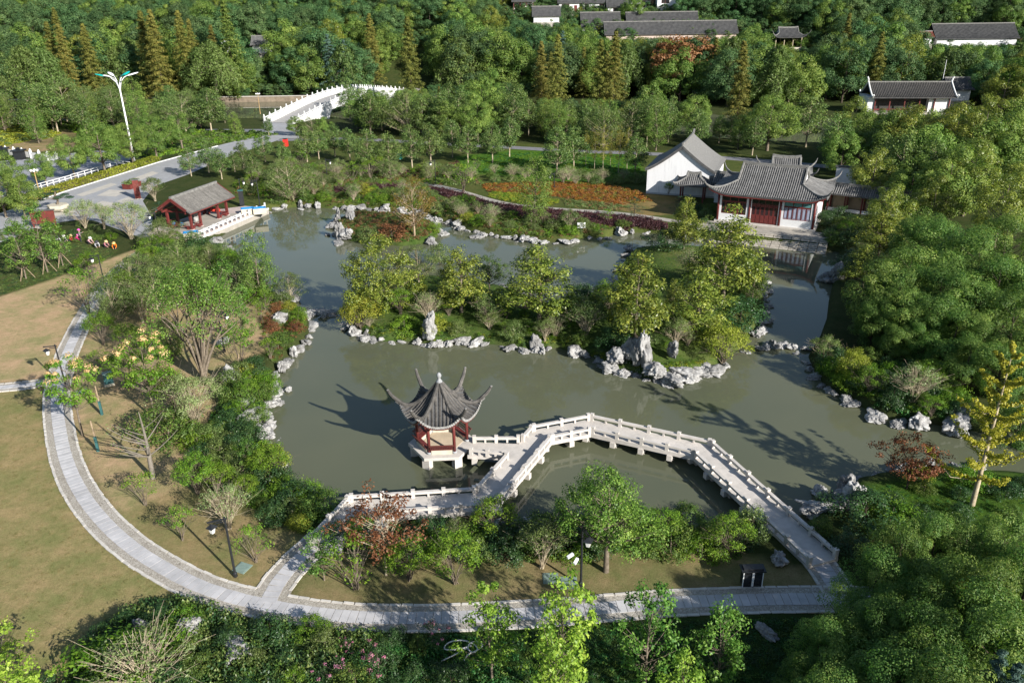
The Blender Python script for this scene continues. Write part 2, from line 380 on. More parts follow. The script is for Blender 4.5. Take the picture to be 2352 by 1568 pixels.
def hill(x, y):
    yy = y + 2 * np.sin(x / 37.0) + 1.5 * np.sin(x / 17.0 + 1)
    return np.interp(yy, [264, 280, 298, 306, 322, 332, 360, 400, 480, 700, 900], [0, 5, 13, 16, 19.5, 21.5, 30, 42, 66, 95, 96])
def ground_z(x, y):
    x = np.asarray(x, float); y = np.asarray(y, float)
    near = (y < 150) & (y > 20) & (np.abs(x) < 110)
    z = np.full(x.shape, LAND)
    wd = np.full(x.shape, -9.0); i1 = np.full(x.shape, -9.0)
    if near.any():
        xn, yn = x[near], y[near]
        a = sdist(pond, xn, yn); b = sdist(isl1, xn, yn); c = sdist(isl2, xn, yn)
        wd[near] = np.minimum(a, np.minimum(-b, -c)); i1[near] = np.maximum(b, c)
    z = z + .9 * sst(.8, 5, i1)                                             # islands mound up
    far = (y > 150)
    if far.any(): wd[far] = np.maximum(wd[far], sdist(canal, x[far], y[far]))
    und = .10 * np.sin(x / 3.1 + .4 * y) * sst(2, 6, -wd) * sst(0, 3, np.abs(i1))
    z = z + hill(x, y) + 0 * und
    bank = sst(-.9, .35, wd)
    return z * (1 - bank) + (-1.3) * bank
def grow(a, b, n, k): return a + (b - a) * (np.linspace(0, 1, n + 1)[1:] ** k)
xs = np.concatenate([grow(-75, -3500, 46, 2.6)[::-1], np.arange(-75, 70.01, .5), grow(70, 3500, 46, 2.6)])
ys = np.concatenate([grow(22, -1500, 14, 2.4)[::-1], np.arange(22, 132, .5), np.arange(132, 290, 1.6), np.arange(290, 420, 4), grow(420, 4500, 18, 2.4)])
gx, gy = np.meshgrid(xs, ys)
gzv = ground_z(gx.ravel(), gy.ravel())
nx, ny = len(xs), len(ys)
GZG = gzv.reshape(ny, nx)
def gz(x, y):
    i = min(max(int(np.searchsorted(xs, x)) - 1, 0), nx - 2); j = min(max(int(np.searchsorted(ys, y)) - 1, 0), ny - 2)
    fx_ = (x - xs[i]) / (xs[i + 1] - xs[i]); fy_ = (y - ys[j]) / (ys[j + 1] - ys[j])
    return float((GZG[j, i] * (1 - fx_) + GZG[j, i + 1] * fx_) * (1 - fy_) + (GZG[j + 1, i] * (1 - fx_) + GZG[j + 1, i + 1] * fx_) * fy_)
ii = (np.arange(ny - 1)[:, None] * nx + np.arange(nx - 1)[None, :]).ravel()
gme = mesh_np('ground', np.stack([gx.ravel(), gy.ravel(), gzv], 1), np.stack([ii, ii + 1, ii + nx + 1, ii + nx], 1), mGround, True)
ZONES = [  # colour, photo-plan outline, softness in metres
    ((.050, .062, .022), None, 0),
    ((.085, .100, .030), [(560, 520), (470, 330), (700, 300), (1200, 330), (1760, 360), (1760, 560), (1000, 530), (640, 500)], 2.0),       # north garden
    ((.070, .150, .018), [(1050, 360), (1180, 345), (1460, 352), (1480, 405), (1300, 420), (1060, 395)], 1.0),                       # bright lawn by the back path
    ((.43, .315, .20), [(-60, 690), (120, 640), (260, 592), (335, 566), (330, 600), (215, 660), (180, 720), (150, 770), (110, 866), (-60, 885)], .6),   # bare tan soil
    ((.085, .095, .035), [(-60, 575), (60, 560), (180, 545), (270, 570), (255, 592), (120, 640), (-60, 700)], .6),                   # weeded bed
    ((.40, .295, .185), [(215, 725), (270, 660), (420, 640), (560, 660), (620, 700), (610, 800), (520, 850), (520, 980), (420, 1060), (430, 1180), (640, 1290), (600, 1345), (420, 1290), (285, 1200), (180, 1020), (165, 930), (175, 840)], .8),  # strip by the path
    ((.27, .215, .115), [(430, 1120), (560, 1180), (700, 1235), (600, 1350), (500, 1330), (340, 1245), (300, 1180)], 1.2),
    ((.295, .24, .125), [(-80, 900), (100, 893), (104, 1000), (150, 1140), (260, 1270), (410, 1365), (330, 1385), (200, 1485), (130, 1600), (-120, 1600)], .4),      # dry lawn
    ((.225, .185, .10), [(672, 1368), (700, 1320), (770, 1262), (900, 1260), (1300, 1260), (1700, 1270), (1880, 1320), (1880, 1352), (1500, 1362), (1050, 1392), (760, 1388)], .5),  # lawn before the shore
    ((.030, .055, .014), [(130, 1600), (200, 1485), (330, 1380), (420, 1370), (580, 1420), (800, 1455), (1100, 1450), (1860, 1410), (1860, 1700), (100, 1700)], .4),
    ((.34, .245, .15), [(-80, 285), (60, 285), (160, 300), (150, 345), (60, 350), (-80, 340)], 1.0),                               # far flower field soil
    ((.23, .165, .075), [(1380, 470), (1440, 440), (1560, 445), (1570, 490), (1480, 495)], .6),                                     # gravel before white building
    ((.055, .105, .016), [(1950, 1120), (2352, 1080), (2400, 1200), (2000, 1220)], 1.0),
]
cols = np.tile(np.array([*ZONES[0][0], 1.0]), (len(gzv), 1)); fx, fy = gx.ravel(), gy.ravel()
for c, poly, soft in ZONES[1:]:
    a = sst(-soft, soft * .3, sdist(GL(poly, LAND), fx, fy))[:, None]
    cols = cols * (1 - a) + np.array([*c, 1.0]) * a
d1 = np.maximum(sdist(isl1, fx, fy), sdist(isl2, fx, fy)); a = sst(-.5, .8, d1)[:, None]
tan = (.5 + .5 * np.sin(fx / 2.3 + 1.3 * np.sin(fy / 3.1)))[:, None] * sst(12, 26, fx)[:, None] * .55
cols = cols * (1 - a) + a * ((1 - tan) * np.array([.070, .105, .028, 1]) + tan * np.array([.185, .17, .075, 1]))
a = sst(-.2, 1.0, -gzv)[:, None]; cols = cols * (1 - a) + np.array([.06, .055, .04, 1]) * a
at = gme.attributes.new('zone', 'FLOAT_COLOR', 'POINT'); at.data.foreach_set('color', cols.astype(np.float32).ravel())
tag(link('ground', gme), kind='structure')
def poly_sheet(name, poly, z, mat, kind='structure', parent=None):
    o = link(name, mesh_np(name, [(p[0], p[1], z) for p in poly], [tuple(range(len(poly)))], mat), parent)
    if kind: tag(o, kind=kind)
    return o
o = MB().add([(-75, 25, 0), (85, 25, 0), (85, 135, 0), (-75, 135, 0)], [(0, 1, 2, 3)]).build('pond_water', mWater); tag(o, kind='structure')
o = MB().add([(-450, 160, 0), (450, 160, 0), (450, 275, 0), (-450, 275, 0)], [(0, 1, 2, 3)]).build('canal_water', mWater); tag(o, kind='structure')
# stone facing of the canal's far bank, with its coping
cw = MB()
for (ax, ay), (bx, by) in zip([(-420, 261), (-150, 261), (-40, 261)], [(-150, 261), (-40, 261), (-2, 251.5)]):
    cw.bar((ax, ay - .6, .5), (bx, by - .6, .5), .5, 2.2)
tag(cw.build('embankment_wall', M('embankment_stone', (.25, .20, .15), (.15, .12, .09), .8, .9, .1, .4, 6)), kind='structure')
cp = MB()
for (ax, ay), (bx, by) in zip([(-420, 261), (-150, 261), (-40, 261)], [(-150, 261), (-40, 261), (-2, 251.5)]):
    cp.bar((ax, ay - .6, 1.68), (bx, by - .6, 1.68), .8, .16)
cpo = cp.build('coping', mStone, bpy.data.objects['embankment_wall'])

# ------------------------------------------------------------------ paths and paving
def resample(P, step):
    P = np.asarray(P, float); s = np.concatenate([[0], np.cumsum(np.linalg.norm(np.diff(P, axis=0), axis=1))])
    n = max(2, int(round(s[-1] / step)) + 1); q = np.linspace(0, s[-1], n)
    return np.stack([np.interp(q, s, P[:, k]) for k in range(P.shape[1])], 1)
def smooth(P, it=2):
    P = np.asarray(P, float)
    for _ in range(it):
        Q = [P[0]]
        for a, b in zip(P[:-1], P[1:]): Q += [.75 * a + .25 * b, .25 * a + .75 * b]
        Q.append(P[-1]); P = np.array(Q)
    return P
def ribbon(P, wdt):
    P = np.asarray(P); T = np.gradient(P, axis=0); T /= np.linalg.norm(T, axis=1, keepdims=True); Nn = np.stack([-T[:, 1], T[:, 0]], 1)
    return P + Nn * wdt / 2, P - Nn * wdt / 2, T, Nn
PZ = LAND + .03
OUT = [(335, 565), (260, 615), (215, 660), (180, 720), (150, 770), (130, 810), (105, 870), (97, 920), (105, 1000), (120, 1070), (150, 1140), (200, 1210), (260, 1270), (330, 1320), (410, 1365), (500, 1395), (580, 1415), (680, 1435), (800, 1448), (950, 1450), (1100, 1445), (1250, 1437), (1400, 1425), (1550, 1410), (1700, 1407), (1840, 1403), (2000, 1405), (2200, 1420)]
INN = [(352, 570), (292, 618), (250, 665), (215, 725), (190, 785), (172, 830), (163, 890), (162, 930), (172, 1000), (186, 1060), (222, 1130), (275, 1192), (340, 1245), (410, 1285), (490, 1325), (565, 1350), (640, 1366), (720, 1378), (820, 1389), (950, 1392), (1090, 1388), (1240, 1380), (1390, 1368), (1540, 1357), (1700, 1350), (1840, 1349), (2000, 1350), (2200, 1365)]
ctr = resample(smooth((GL(OUT, LAND) + GL(INN, LAND)) / 2, 2), .5)
PW = 2.1
def make_path(name, C, width, slab_w, pieces=True, zoff=0.0):
    L, R, T, Nn = ribbon(C, width); n = len(C); z = PZ + zoff
    V = [(p[0], p[1], z) for p in L] + [(p[0], p[1], z) for p in R]
    base = link(name, mesh_np(name, V, [(i, i + 1, n + i + 1, n + i) for i in range(n - 1)][::1], mCobble)); tag(base, kind='structure')
    if pieces: lay_slabs(base, C, slab_w, z); 
    return base
slab_me = {}
def lay_slabs(base, C, slab_w, z, pitch=.46):
    S = resample(C, pitch); T = np.gradient(S, axis=0)
    key = round(slab_w, 2)
    if key not in slab_me:
        slab_me[key] = [MB().cbox(0, 0, 0, pitch - .02 - .012 * k, slab_w * (1 - .015 * k), .02).mesh('path_slab', mSlab) for k in range(3)]
    for i, (p, t) in enumerate(zip(S[:-1], T[:-1])):
        o = link('path_slab', slab_me[key][i % 3], base); o.location = (p[0], p[1], z + random.uniform(-.004, .004)); o.rotation_euler = (0, 0, math.atan2(t[1], t[0]) + random.uniform(-.012, .012))
edge_me = [MB().cbox(0, 0, -.12, l, .17, .145).mesh('edging_stone', mEdge) for l in (.64, .60, .66, .57)]
def lay_edge(base, C, z, limit=None, skip=None):
    S = resample(C, .66); T = np.gradient(S, axis=0)
    n = 0
    for i, (p, t) in enumerate(zip(S, T)):
        if skip is not None and skip(p): continue
        o = link('edging_stone', random.choice(edge_me), base); o.location = (p[0] + random.uniform(-.02, .02), p[1] + random.uniform(-.02, .02), z + random.uniform(-.012, .015)); o.rotation_euler = (0, 0, math.atan2(t[1], t[0]) + random.uniform(-.04, .04)); n += 1
path = make_path('garden_path', ctr, PW, .92)
near_mask = ctr[:, 1] < 78
Lp, Rp, _, _ = ribbon(ctr, PW - .12)
branch = resample(smooth(np.array([G(618, 1378, LAND)[:2], G(640, 1335, LAND)[:2], G(680, 1290, LAND)[:2], G(735, 1240, LAND)[:2]]), 2), .4)
side = resample(GL([(-140, 897), (-40, 894), (0, 891), (60, 885), (120, 876)], LAND), .5)
def off_branch(p): return min(np.linalg.norm(branch - p, axis=1)) < 1.25 or min(np.linalg.norm(side - p, axis=1)) < .85
lay_edge(path, Lp[near_mask], PZ, skip=off_branch); lay_edge(path, Rp[near_mask], PZ, skip=off_branch)
bp = make_path('branch_path', branch, 2.1, .95, True, .006)
bl, br, _, _ = ribbon(branch, 2.0); k0 = int(len(branch) * .22)
lay_edge(bp, bl[k0:], PZ + .006); lay_edge(bp, br[k0:], PZ + .006)
sp = make_path('side_path', side, 1.7, .75, True, .006)
bl, br, _, _ = ribbon(side, 1.62); lay_edge(sp, bl[:-3], PZ + .006); lay_edge(sp, br[:-3], PZ + .006)
land_end = resample(np.array([G(1858, 1262, LAND)[:2], G(1895, 1310, LAND)[:2], G(1935, 1370, LAND)[:2]]), .4)
lp = make_path('landing_path', land_end, 1.9, 1.0, True, .01)
bl, br, _, _ = ribbon(land_end, 1.8); lay_edge(lp, bl, PZ + .01); lay_edge(lp, br, PZ + .01)
npath = resample(smooth(GL([(960, 418), (1010, 428), (1060, 440), (1130, 462), (1200, 475), (1300, 482), (1400, 488), (1480, 497), (1570, 512), (1640, 520)], LAND), 2), .8)
o = make_path('north_path', npath, 1.5, .7, False); o.data.materials[0] = mPlat
bpath = resample(smooth(GL([(640, 322), (800, 318), (1000, 330), (1160, 338), (1320, 348), (1470, 352), (1700, 365), (1900, 383), (2000, 390)], LAND), 2), 2.0)
o = make_path('back_path', bpath, 3.2, .7, False); o.data.materials[0] = M('asphalt_walk', (.20, .20, .21), (.15, .15, .16), 1, .85, .2)
o = make_path('towpath', resample(np.array([(-200., 266), (-40, 266), (60, 262), (200, 262)]), 6), 3.0, .7, False); o.data.materials[0] = o.data.materials[0] if False else mPlat
# plaza and road in granite
pl_poly = GL([(-120, 585), (0, 557), (50, 541), (90, 517), (180, 505), (215, 507), (330, 548), (352, 560), (350, 500), (328, 462), (355, 428), (430, 402), (520, 362), (640, 322), (690, 300), (640, 300), (500, 335), (366, 373), (146, 442), (0, 493), (-160, 540)], LAND)
R0 = math.atan2(*(G(366, 373, LAND) - G(0, 493, LAND))[1::-1])
pc = pl_poly.mean(0)
def local(poly, c, a): d = np.asarray(poly) - c; return np.stack([d[:, 0] * math.cos(a) + d[:, 1] * math.sin(a), -d[:, 0] * math.sin(a) + d[:, 1] * math.cos(a)], 1)
plz = poly_sheet('plaza_paving', local(pl_poly, pc, R0), 0, mPlaza); plz.location = (pc[0], pc[1], PZ); plz.rotation_euler = (0, 0, R0)
mPale = M('pale_paving', (.46, .43, .38), (.38, .355, .315), .8, .8, .2)
def inlay(q, name='paving_inlay'):
    p = local(GL(q, LAND), pc, R0); o = poly_sheet(name, p, .005, mPale, None, plz)
inlay([(222, 450), (252, 436), (292, 439), (266, 452)]); inlay([(175, 448), (255, 421), (270, 424), (190, 452)]); inlay([(300, 412), (350, 394), (365, 398), (318, 416)])
inlay([(205, 475), (235, 462), (280, 470), (250, 485)]); inlay([(110, 488), (150, 478), (170, 487), (120, 500)]); inlay([(60, 520), (100, 508), (140, 512), (90, 526)])
inlay([(268, 463), (296, 452), (312, 458), (285, 468)])
kb = MB(); kl = GL([(-160, 541), (0, 493), (146, 442), (366, 373), (500, 336)], LAND)
for a, b in zip(kl[:-1], kl[1:]): kb.bar((*a, PZ + .04), (*b, PZ + .04), .22, .18)
kb.build('kerb', mStoneW, None); tag(bpy.data.objects['kerb'], kind='structure')
vg = GL([(-160, 538), (0, 490), (146, 439), (366, 371), (372, 362), (300, 372), (230, 394), (100, 440), (-160, 520)], LAND)
o = poly_sheet('verge', vg, LAND + .012, M('verge_grass', (.20, .17, .06), (.10, .11, .035), 1.2, .95, .05))
pk = GL([(-120, 505), (100, 436), (230, 391), (300, 368), (300, 350), (200, 345), (120, 362), (0, 370), (-120, 380)], LAND)
poly_sheet('parking_paving', pk, LAND + .02, M('parking_setts', (.30, .305, .325), (.23, .235, .25), 1.2, .8, .2, .2, 8))
rb = resample(smooth(GL([(0, 262), (80, 268), (200, 278), (260, 290), (420, 300), (560, 300), (640, 300)], LAND), 1), 4)
o = make_path('far_road', rb, 4.0, .7, False, -.01); o.data.materials[0] = o.data.materials[0] if False else M('far_asphalt', (.17, .175, .19), (.13, .135, .145), 1, .85, .2)

# ------------------------------------------------------------------ zigzag stone bridge
BR = [(-11.75, 39.15), (-10.26, 43.1), (-1.91, 43.85), (2.11, 52.11), (5.97, 53.45), (13.81, 49.65), (18.1, 37.3)]
BW, DZ = 1.86, 1.0
def offset_nodes(P, d):
    P = np.array(P, float); out = []
    for i in range(len(P)):
        ns = []
        for a, b in ((i - 1, i), (i, i + 1)):
            if 0 <= a and b < len(P):
                t = P[b] - P[a]; t /= np.linalg.norm(t); ns.append(np.array([-t[1], t[0]]))
        n = sum(ns); n /= np.linalg.norm(n); k = d / max(.35, np.dot(n, ns[0])); out.append(P[i] + n * k)
    return np.array(out)
br = empty('zigzag_bridge', (*BR[3], 0), 0, 'pale granite zigzag footbridge with low rails crossing the pond to the pavilion', 'bridge')
B0 = np.array([BR[3][0], BR[3][1], 0])
def wl(p): return tuple(np.array(p, float) - B0)
Lo, Ro = offset_nodes(BR, BW / 2 + .12), offset_nodes(BR, -BW / 2 - .12)
Lr, Rr = offset_nodes(BR, BW / 2), offset_nodes(BR, -BW / 2)
def seg_pt(A, B, t): return A + (B - A) * t
postme = MB().cbox(0, 0, 0, .24, .24, .56).box(-.135, .135, -.135, .135, .563, .61).mesh('post', mStone)
balme = MB().box(-.07, .07, -.07, .07, 0, .28).mesh('baluster', mStone)
capme = MB().box(-.19, .19, -.30, .30, -.42, 0).mesh('pier_cap', mStone)
def put(name, me, parent, p, rz):
    o = link(name, me, parent); o.location = p; o.rotation_euler = (0, 0, rz); return o
def balustrade(root, A, B, z, nspan, skip0=False, skip1=False, gap=None):
    """low rail from A to B: posts, long top rail between posts, one baluster in each span"""
    A = np.array(A); B = np.array(B); t = (B - A) / np.linalg.norm(B - A); rz = math.atan2(t[1], t[0]); L = np.linalg.norm(B - A)
    a0, a1 = .16, L - .16
    q = np.linspace(a0, a1, nspan + 1)
    for i, s in enumerate(q):
        p = A + t * s
        put('post', postme, root, wl((*p, z)), rz)
        if i < nspan:
            if gap is not None and gap == i: continue
            s0, s1 = s + .12, q[i + 1] - .12
            rl = MB().box(-(s1 - s0) / 2, (s1 - s0) / 2, -.12, .12, .30, .46).mesh('rail', mStone)
            put('rail', rl, root, wl((*(A + t * (s0 + s1) / 2), z)), rz)
            put('baluster', balme, root, wl((*(A + t * (s0 + s1) / 2), z)), rz)
spans = [2, 4, 4, 2, 4, 6]
for i in range(len(BR) - 1):
    A, B = np.array(BR[i]), np.array(BR[i + 1]); n = spans[i]
    t = (B - A) / np.linalg.norm(B - A); rz = math.atan2(t[1], t[0])
    for k in range(n):                                   # deck slabs between the piers
        f0, f1 = k / n, (k + 1) / n
        quad = [seg_pt(Ro[i], Ro[i + 1], f0), seg_pt(Ro[i], Ro[i + 1], f1), seg_pt(Lo[i], Lo[i + 1], f1), seg_pt(Lo[i], Lo[i + 1], f0)]
        c = sum(quad) / 4; quad = [c + (q - c) * .997 for q in quad]
        MB().prism([wl((*q, 0))[:2] for q in quad], DZ - .30, DZ).build('deck_slab', mStone, br)
        p = seg_pt(A, B, f0) if k or i else seg_pt(A, B, .06)
        for sgn in (-1, 1):
            nn = np.array([-t[1], t[0]]) * sgn * (BW / 2 - .05)
            put('pier_cap', capme, br, wl((*(p + nn), DZ - .303)), rz)
        pr = MB().box(-.16, .16, -BW / 2 + .3, BW / 2 - .3, -1.4, DZ - .305).mesh('pier', mStone); put('pier', pr, br, wl((*p, 0)), rz)
    # the spur to the pavilion leaves segment 2 (index 2) on its left side
    if i == 2:
        fa, fb = .53, .80
        P0, P1, P2, P3 = Lr[2], seg_pt(Lr[2], Lr[3], fa), seg_pt(Lr[2], Lr[3], fb), Lr[3]
        balustrade(br, P0, P1, DZ, 2); balustrade(br, P2, P3, DZ, 1)
        balustrade(br, Rr[2], Rr[3], DZ, 4); J1, J2 = P1, P2
    else:
        balustrade(br, Lr[i], Lr[i + 1], DZ, n); balustrade(br, Rr[i], Rr[i + 1], DZ, n)
# ------------------------------------------------------------------ hexagonal pavilion on the pond
PC = np.array([-5.3, 51.45]); PZ0 = 1.0
PROT = math.radians(3.0)                                 # a flat side faces the camera
pv = empty('pond_pavilion', (*PC, 0), PROT, 'hexagonal red-columned pavilion with upswept grey tiled roof standing in the pond', 'pavilion')
def hexp(r, k, off=0): a = math.radians(-120 + 60 * k + off); return np.array([r * math.cos(a), r * math.sin(a)])
# k=0 front-left corner, going counter-clockwise: 1 front-right, 2 right, 3 back-right, 4 back-left, 5 left
MB().prism([hexp(2.55, k) for k in range(6)], PZ0 - .24, PZ0).build('platform', mStone, pv)
MB().prism([hexp(1.55, k) for k in range(6)], PZ0 + .002, PZ0 + .03).build('floor', M('pavilion_floor', (.52, .42, .30), (.40, .33, .24), 1.0, .85, .2), pv)
for k in range(6):
    p = hexp(2.15, k); a = math.radians(-120 + 60 * k)
    o = MB().box(-.25, .25, -.30, .30, -1.4, PZ0 - .244).build('pier', mStone, pv); o.location = (p[0], p[1], 0); o.rotation_euler = (0, 0, a)
# spur deck and its rails
spd = np.array([(J1 + J2) / 2, PC + np.array([math.cos(PROT - math.radians(30)), math.sin(PROT - math.radians(30))]) * 2.1])
t = (spd[0] - spd[1]) / np.linalg.norm(spd[0] - spd[1]); nn = np.array([-t[1], t[0]])
e0, e1 = spd[1] + t * .18, spd[0] + t * .2
MB().prism([wl((*(e0 - nn * .92), 0))[:2], wl((*(e1 - nn * .92), 0))[:2], wl((*(e1 + nn * .92), 0))[:2], wl((*(e0 + nn * .92), 0))[:2]], DZ - .31, DZ - .004).build('deck_slab', mStone, br)
balustrade(br, e0 + nn * .8 + t * .1, J2 - t * .12, DZ, 2); balustrade(br, e0 - nn * .8 + t * .1, J1 - t * .12, DZ, 2)
for sgn in (-1, 1): put('pier_cap', capme, br, wl((*(e0 + t * .5 + nn * sgn * .75), DZ - .313)), math.atan2(t[1], t[0]))
CR = 1.84
colme = MB().lathe([(.115, .16), (.115, 3.05)], 12).mesh('column', mRed, True)
plme = MB().lathe([(.15, 0), (.19, .05), (.18, .13), (.13, .16)], 12).mesh('plinth', M('grey_plinth', (.33, .34, .35), (.25, .26, .27), 3), True)
for k in range(6):
    p = hexp(CR, k); c = link('column', colme, pv); c.location = (p[0], p[1], PZ0)
    q = link('plinth', plme, pv); q.location = (p[0], p[1], PZ0)
for k in range(6):
    A, B = hexp(CR, k), hexp(CR, k + 1); d = (B - A); L = np.linalg.norm(d); a = math.atan2(d[1], d[0])
    mid = (A + B) / 2
    def side_part(name, mb, mat):
        o = mb.build(name, mat, pv); o.location = (mid[0], mid[1], PZ0); o.rotation_euler = (0, 0, a); return o
    side_part('beam', MB().box(-L / 2, L / 2, -.07, .07, 2.78, 3.02).box(-L / 2 + .12, L / 2 - .12, -.03, .03, 2.52, 2.60), mRedBrown)
    fr = MB()
    for q in np.linspace(-L / 2 + .2, L / 2 - .2, 9): fr.box(q - .018, q + .018, -.02, .02, 2.602, 2.778)
    for sgn in (-1, 1): fr.add([(sgn * (L / 2 - .12), -.02, 2.52), (sgn * (L / 2 - .12), .02, 2.52), (sgn * (L / 2 - .42), .02, 2.518), (sgn * (L / 2 - .42), -.02, 2.518), (sgn * (L / 2 - .12), -.02, 2.2), (sgn * (L / 2 - .12), .02, 2.2)], [(0, 3, 2, 1), (0, 4, 3), (1, 2, 5), (3, 4, 5, 2), (0, 1, 5, 4)])
    side_part('fretwork', fr, mRedBrown)
    if k == 1: continue                                  # the open side towards the bridge
    side_part('bench_wall', MB().box(-L / 2 + .16, L / 2 - .16, -.16, .14, .0, .36), mCream)
    side_part('bench_seat', MB().box(-L / 2 + .12, L / 2 - .12, -.20, .22, .362, .42), mRed)
    br_ = MB().bar((-L / 2 + .02, -.42, .86), (L / 2 - .02, -.42, .86), .08, .07).bar((-L / 2 + .1, -.22, .50), (L / 2 - .1, -.22, .50), .05, .05)
    for q in np.linspace(-L / 2 + .12, L / 2 - .12, 14): br_.bar((q, -.21, .42), (q, -.42, .84), .028, .028)
    br_.bar((-L / 2 + .08, -.32, .66), (L / 2 - .08, -.32, .66), .03, .03)
    side_part('back_rail', br_, mRedBrown)
ZA, ZE, RA = 6.12, 3.72, 2.60                            # apex, eave height, eave apothem
T30 = math.tan(PI / 6)
def pav_z(x, r):
    q = r / RA; z = ZE + (ZA - ZE) * (1 - min(q, 1.0)) ** 1.75
    return z + .78 * (abs(x) / (RA * T30)) ** 2.6 * q ** 1.6
def row_mesh(name, pts, rad, mat, lat=(1, 0, 0), tile=.26):
    """a run of overlapping half-round tiles along pts"""
    pts = resample(pts, tile); n = len(pts); V = []; F = []; lat = np.array(lat, float); m = 5
    T = np.gradient(pts, axis=0); T /= np.linalg.norm(T, axis=1, keepdims=True)
    ring = []
    for i in range(n - 1): ring += [(pts[i], T[i], rad * .84), (pts[i + 1], T[i + 1], rad * 1.06)]
    for c, t_, r_ in ring:
        up = np.cross(lat, t_); up = up if up[2] > 0 else -up
        for k in range(m):
            a = PI * k / (m - 1); V.append(c + lat * r_ * math.cos(a) + up * r_ * math.sin(a) * 1.05)
    for i in range(len(ring) - 1):
        for k in range(m - 1): F.append((i * m + k, i * m + k + 1, (i + 1) * m + k + 1, (i + 1) * m + k))
    F.append(tuple(range(m - 1, -1, -1))); F.append(tuple((len(ring) - 1) * m + k for k in range(m)))
    return mesh_np(name, V, F, mat)
NR = 11
rows = []
for x in np.linspace(-RA * T30 * .93, RA * T30 * .93, NR):
    r0 = max(abs(x) / T30 + .10, .16)
    rr = np.linspace(r0, RA + .02, 14)
    rows.append(row_mesh('tile_row', [(x, r, pav_z(x, r) + .01) for r in rr], .085, mTile))
V = []; F = []; nr_, nc_ = 12, 13
for i in range(nr_):
    r = .12 + (RA - .12) * i / (nr_ - 1)
    for j in range(nc_): x = (-1 + 2 * j / (nc_ - 1)) * r * T30; V.append((x, r, pav_z(x, r)))
off_ = len(V); V += [(v[0], v[1], v[2] - .14) for v in V]
F = [(i * nc_ + j, (i + 1) * nc_ + j, (i + 1) * nc_ + j + 1, i * nc_ + j + 1) for i in range(nr_ - 1) for j in range(nc_ - 1)]
F += [tuple(off_ + q for q in f[::-1]) for f in F]
b_ = (nr_ - 1) * nc_; F += [(b_ + j, off_ + b_ + j, off_ + b_ + j + 1, b_ + j + 1) for j in range(nc_ - 1)]
face_me = mesh_np('roof_face', V, F, mTileD)
fas = MB()
xs_ = np.linspace(-RA * T30, RA * T30, 15)
for a_, b_ in zip(xs_[:-1], xs_[1:]): fas.bar((a_, RA - .06, pav_z(a_, RA) - .19), (b_, RA - .06, pav_z(b_, RA) - .19), .08, .10)
fas_me = fas.mesh('fascia', mRedBrown)
drip = MB()
for x in np.linspace(-RA * T30 * .96, RA * T30 * .96, 21):
    z = pav_z(x, RA); drip.add([(x - .085, RA + .05, z + .07), (x + .085, RA + .05, z + .07), (x + .075, RA + .06, z - .05), (x, RA + .065, z - .11), (x - .075, RA + .06, z - .05), (x - .085, RA + .0, z + .075), (x + .085, RA + .0, z + .075)], [(4, 3, 2, 1, 0), (0, 1, 6, 5)])
drip_me = drip.mesh('drip_tiles', mEaveW)
RC = RA / math.cos(PI / 6)
hip = [(q * RC, pav_z(q * RA * T30, q * RA) + .06) for q in np.linspace(.05, 1.0, 14)] + [(RC + .22, 4.78), (RC + .44, 5.00), (RC + .62, 5.26), (RC + .74, 5.52)]
hipP = np.array([(r, 0, z) for r, z in hip])
hr = np.concatenate([np.full(14, .15), [.145, .135, .12, .10]])
hipme = MB().tube(resample(hipP, .22), np.interp(np.linspace(0, 1, len(resample(hipP, .22))), np.linspace(0, 1, len(hr)), hr), 7).mesh('hip_ridge', mTile)
hip2 = np.array([(r, 0, z - .16) for r, z in hip[8:15]]); hip2me = MB().tube(hip2, .10, 6).mesh('hip_base', mRidge)
horn = MB().lathe([(.03, -.06), (.095, -.03), (.10, .03), (.04, .06)], 8).mesh('horn_tip', mRidge)
for k in range(6):
    fa = math.radians(-90 + 60 * k) - PI / 2
    for nm, me in (('roof_face', face_me), ('fascia', fas_me), ('drip_tiles', drip_me)):
        o = link(nm, me, pv); o.rotation_euler = (0, 0, fa)
    for me in rows:
        o = link('tile_row', me, pv); o.rotation_euler = (0, 0, fa)
    ca = math.radians(-120 + 60 * k)
    o = link('hip_ridge', hipme, pv); o.rotation_euler = (0, 0, ca)
    h2 = link('hip_base', hip2me, pv); h2.rotation_euler = (0, 0, ca)
    ht = link('horn_tip', horn, o); ht.location = (hip[-1][0], 0, hip[-1][1])
MB().lathe([(.26, ZA - .16), (.22, ZA), (.13, ZA + .10), (.10, ZA + .22), (.17, ZA + .34), (.18, ZA + .46), (.13, ZA + .58), (.03, ZA + .66)], 14).build('finial', M('finial_stone', (.30, .305, .31), (.20, .205, .21), 6), pv, True)
MB().prism([hexp(CR + .2, k) for k in range(6)], 3.86, 3.92).build('ceiling', mRedBrown, pv)

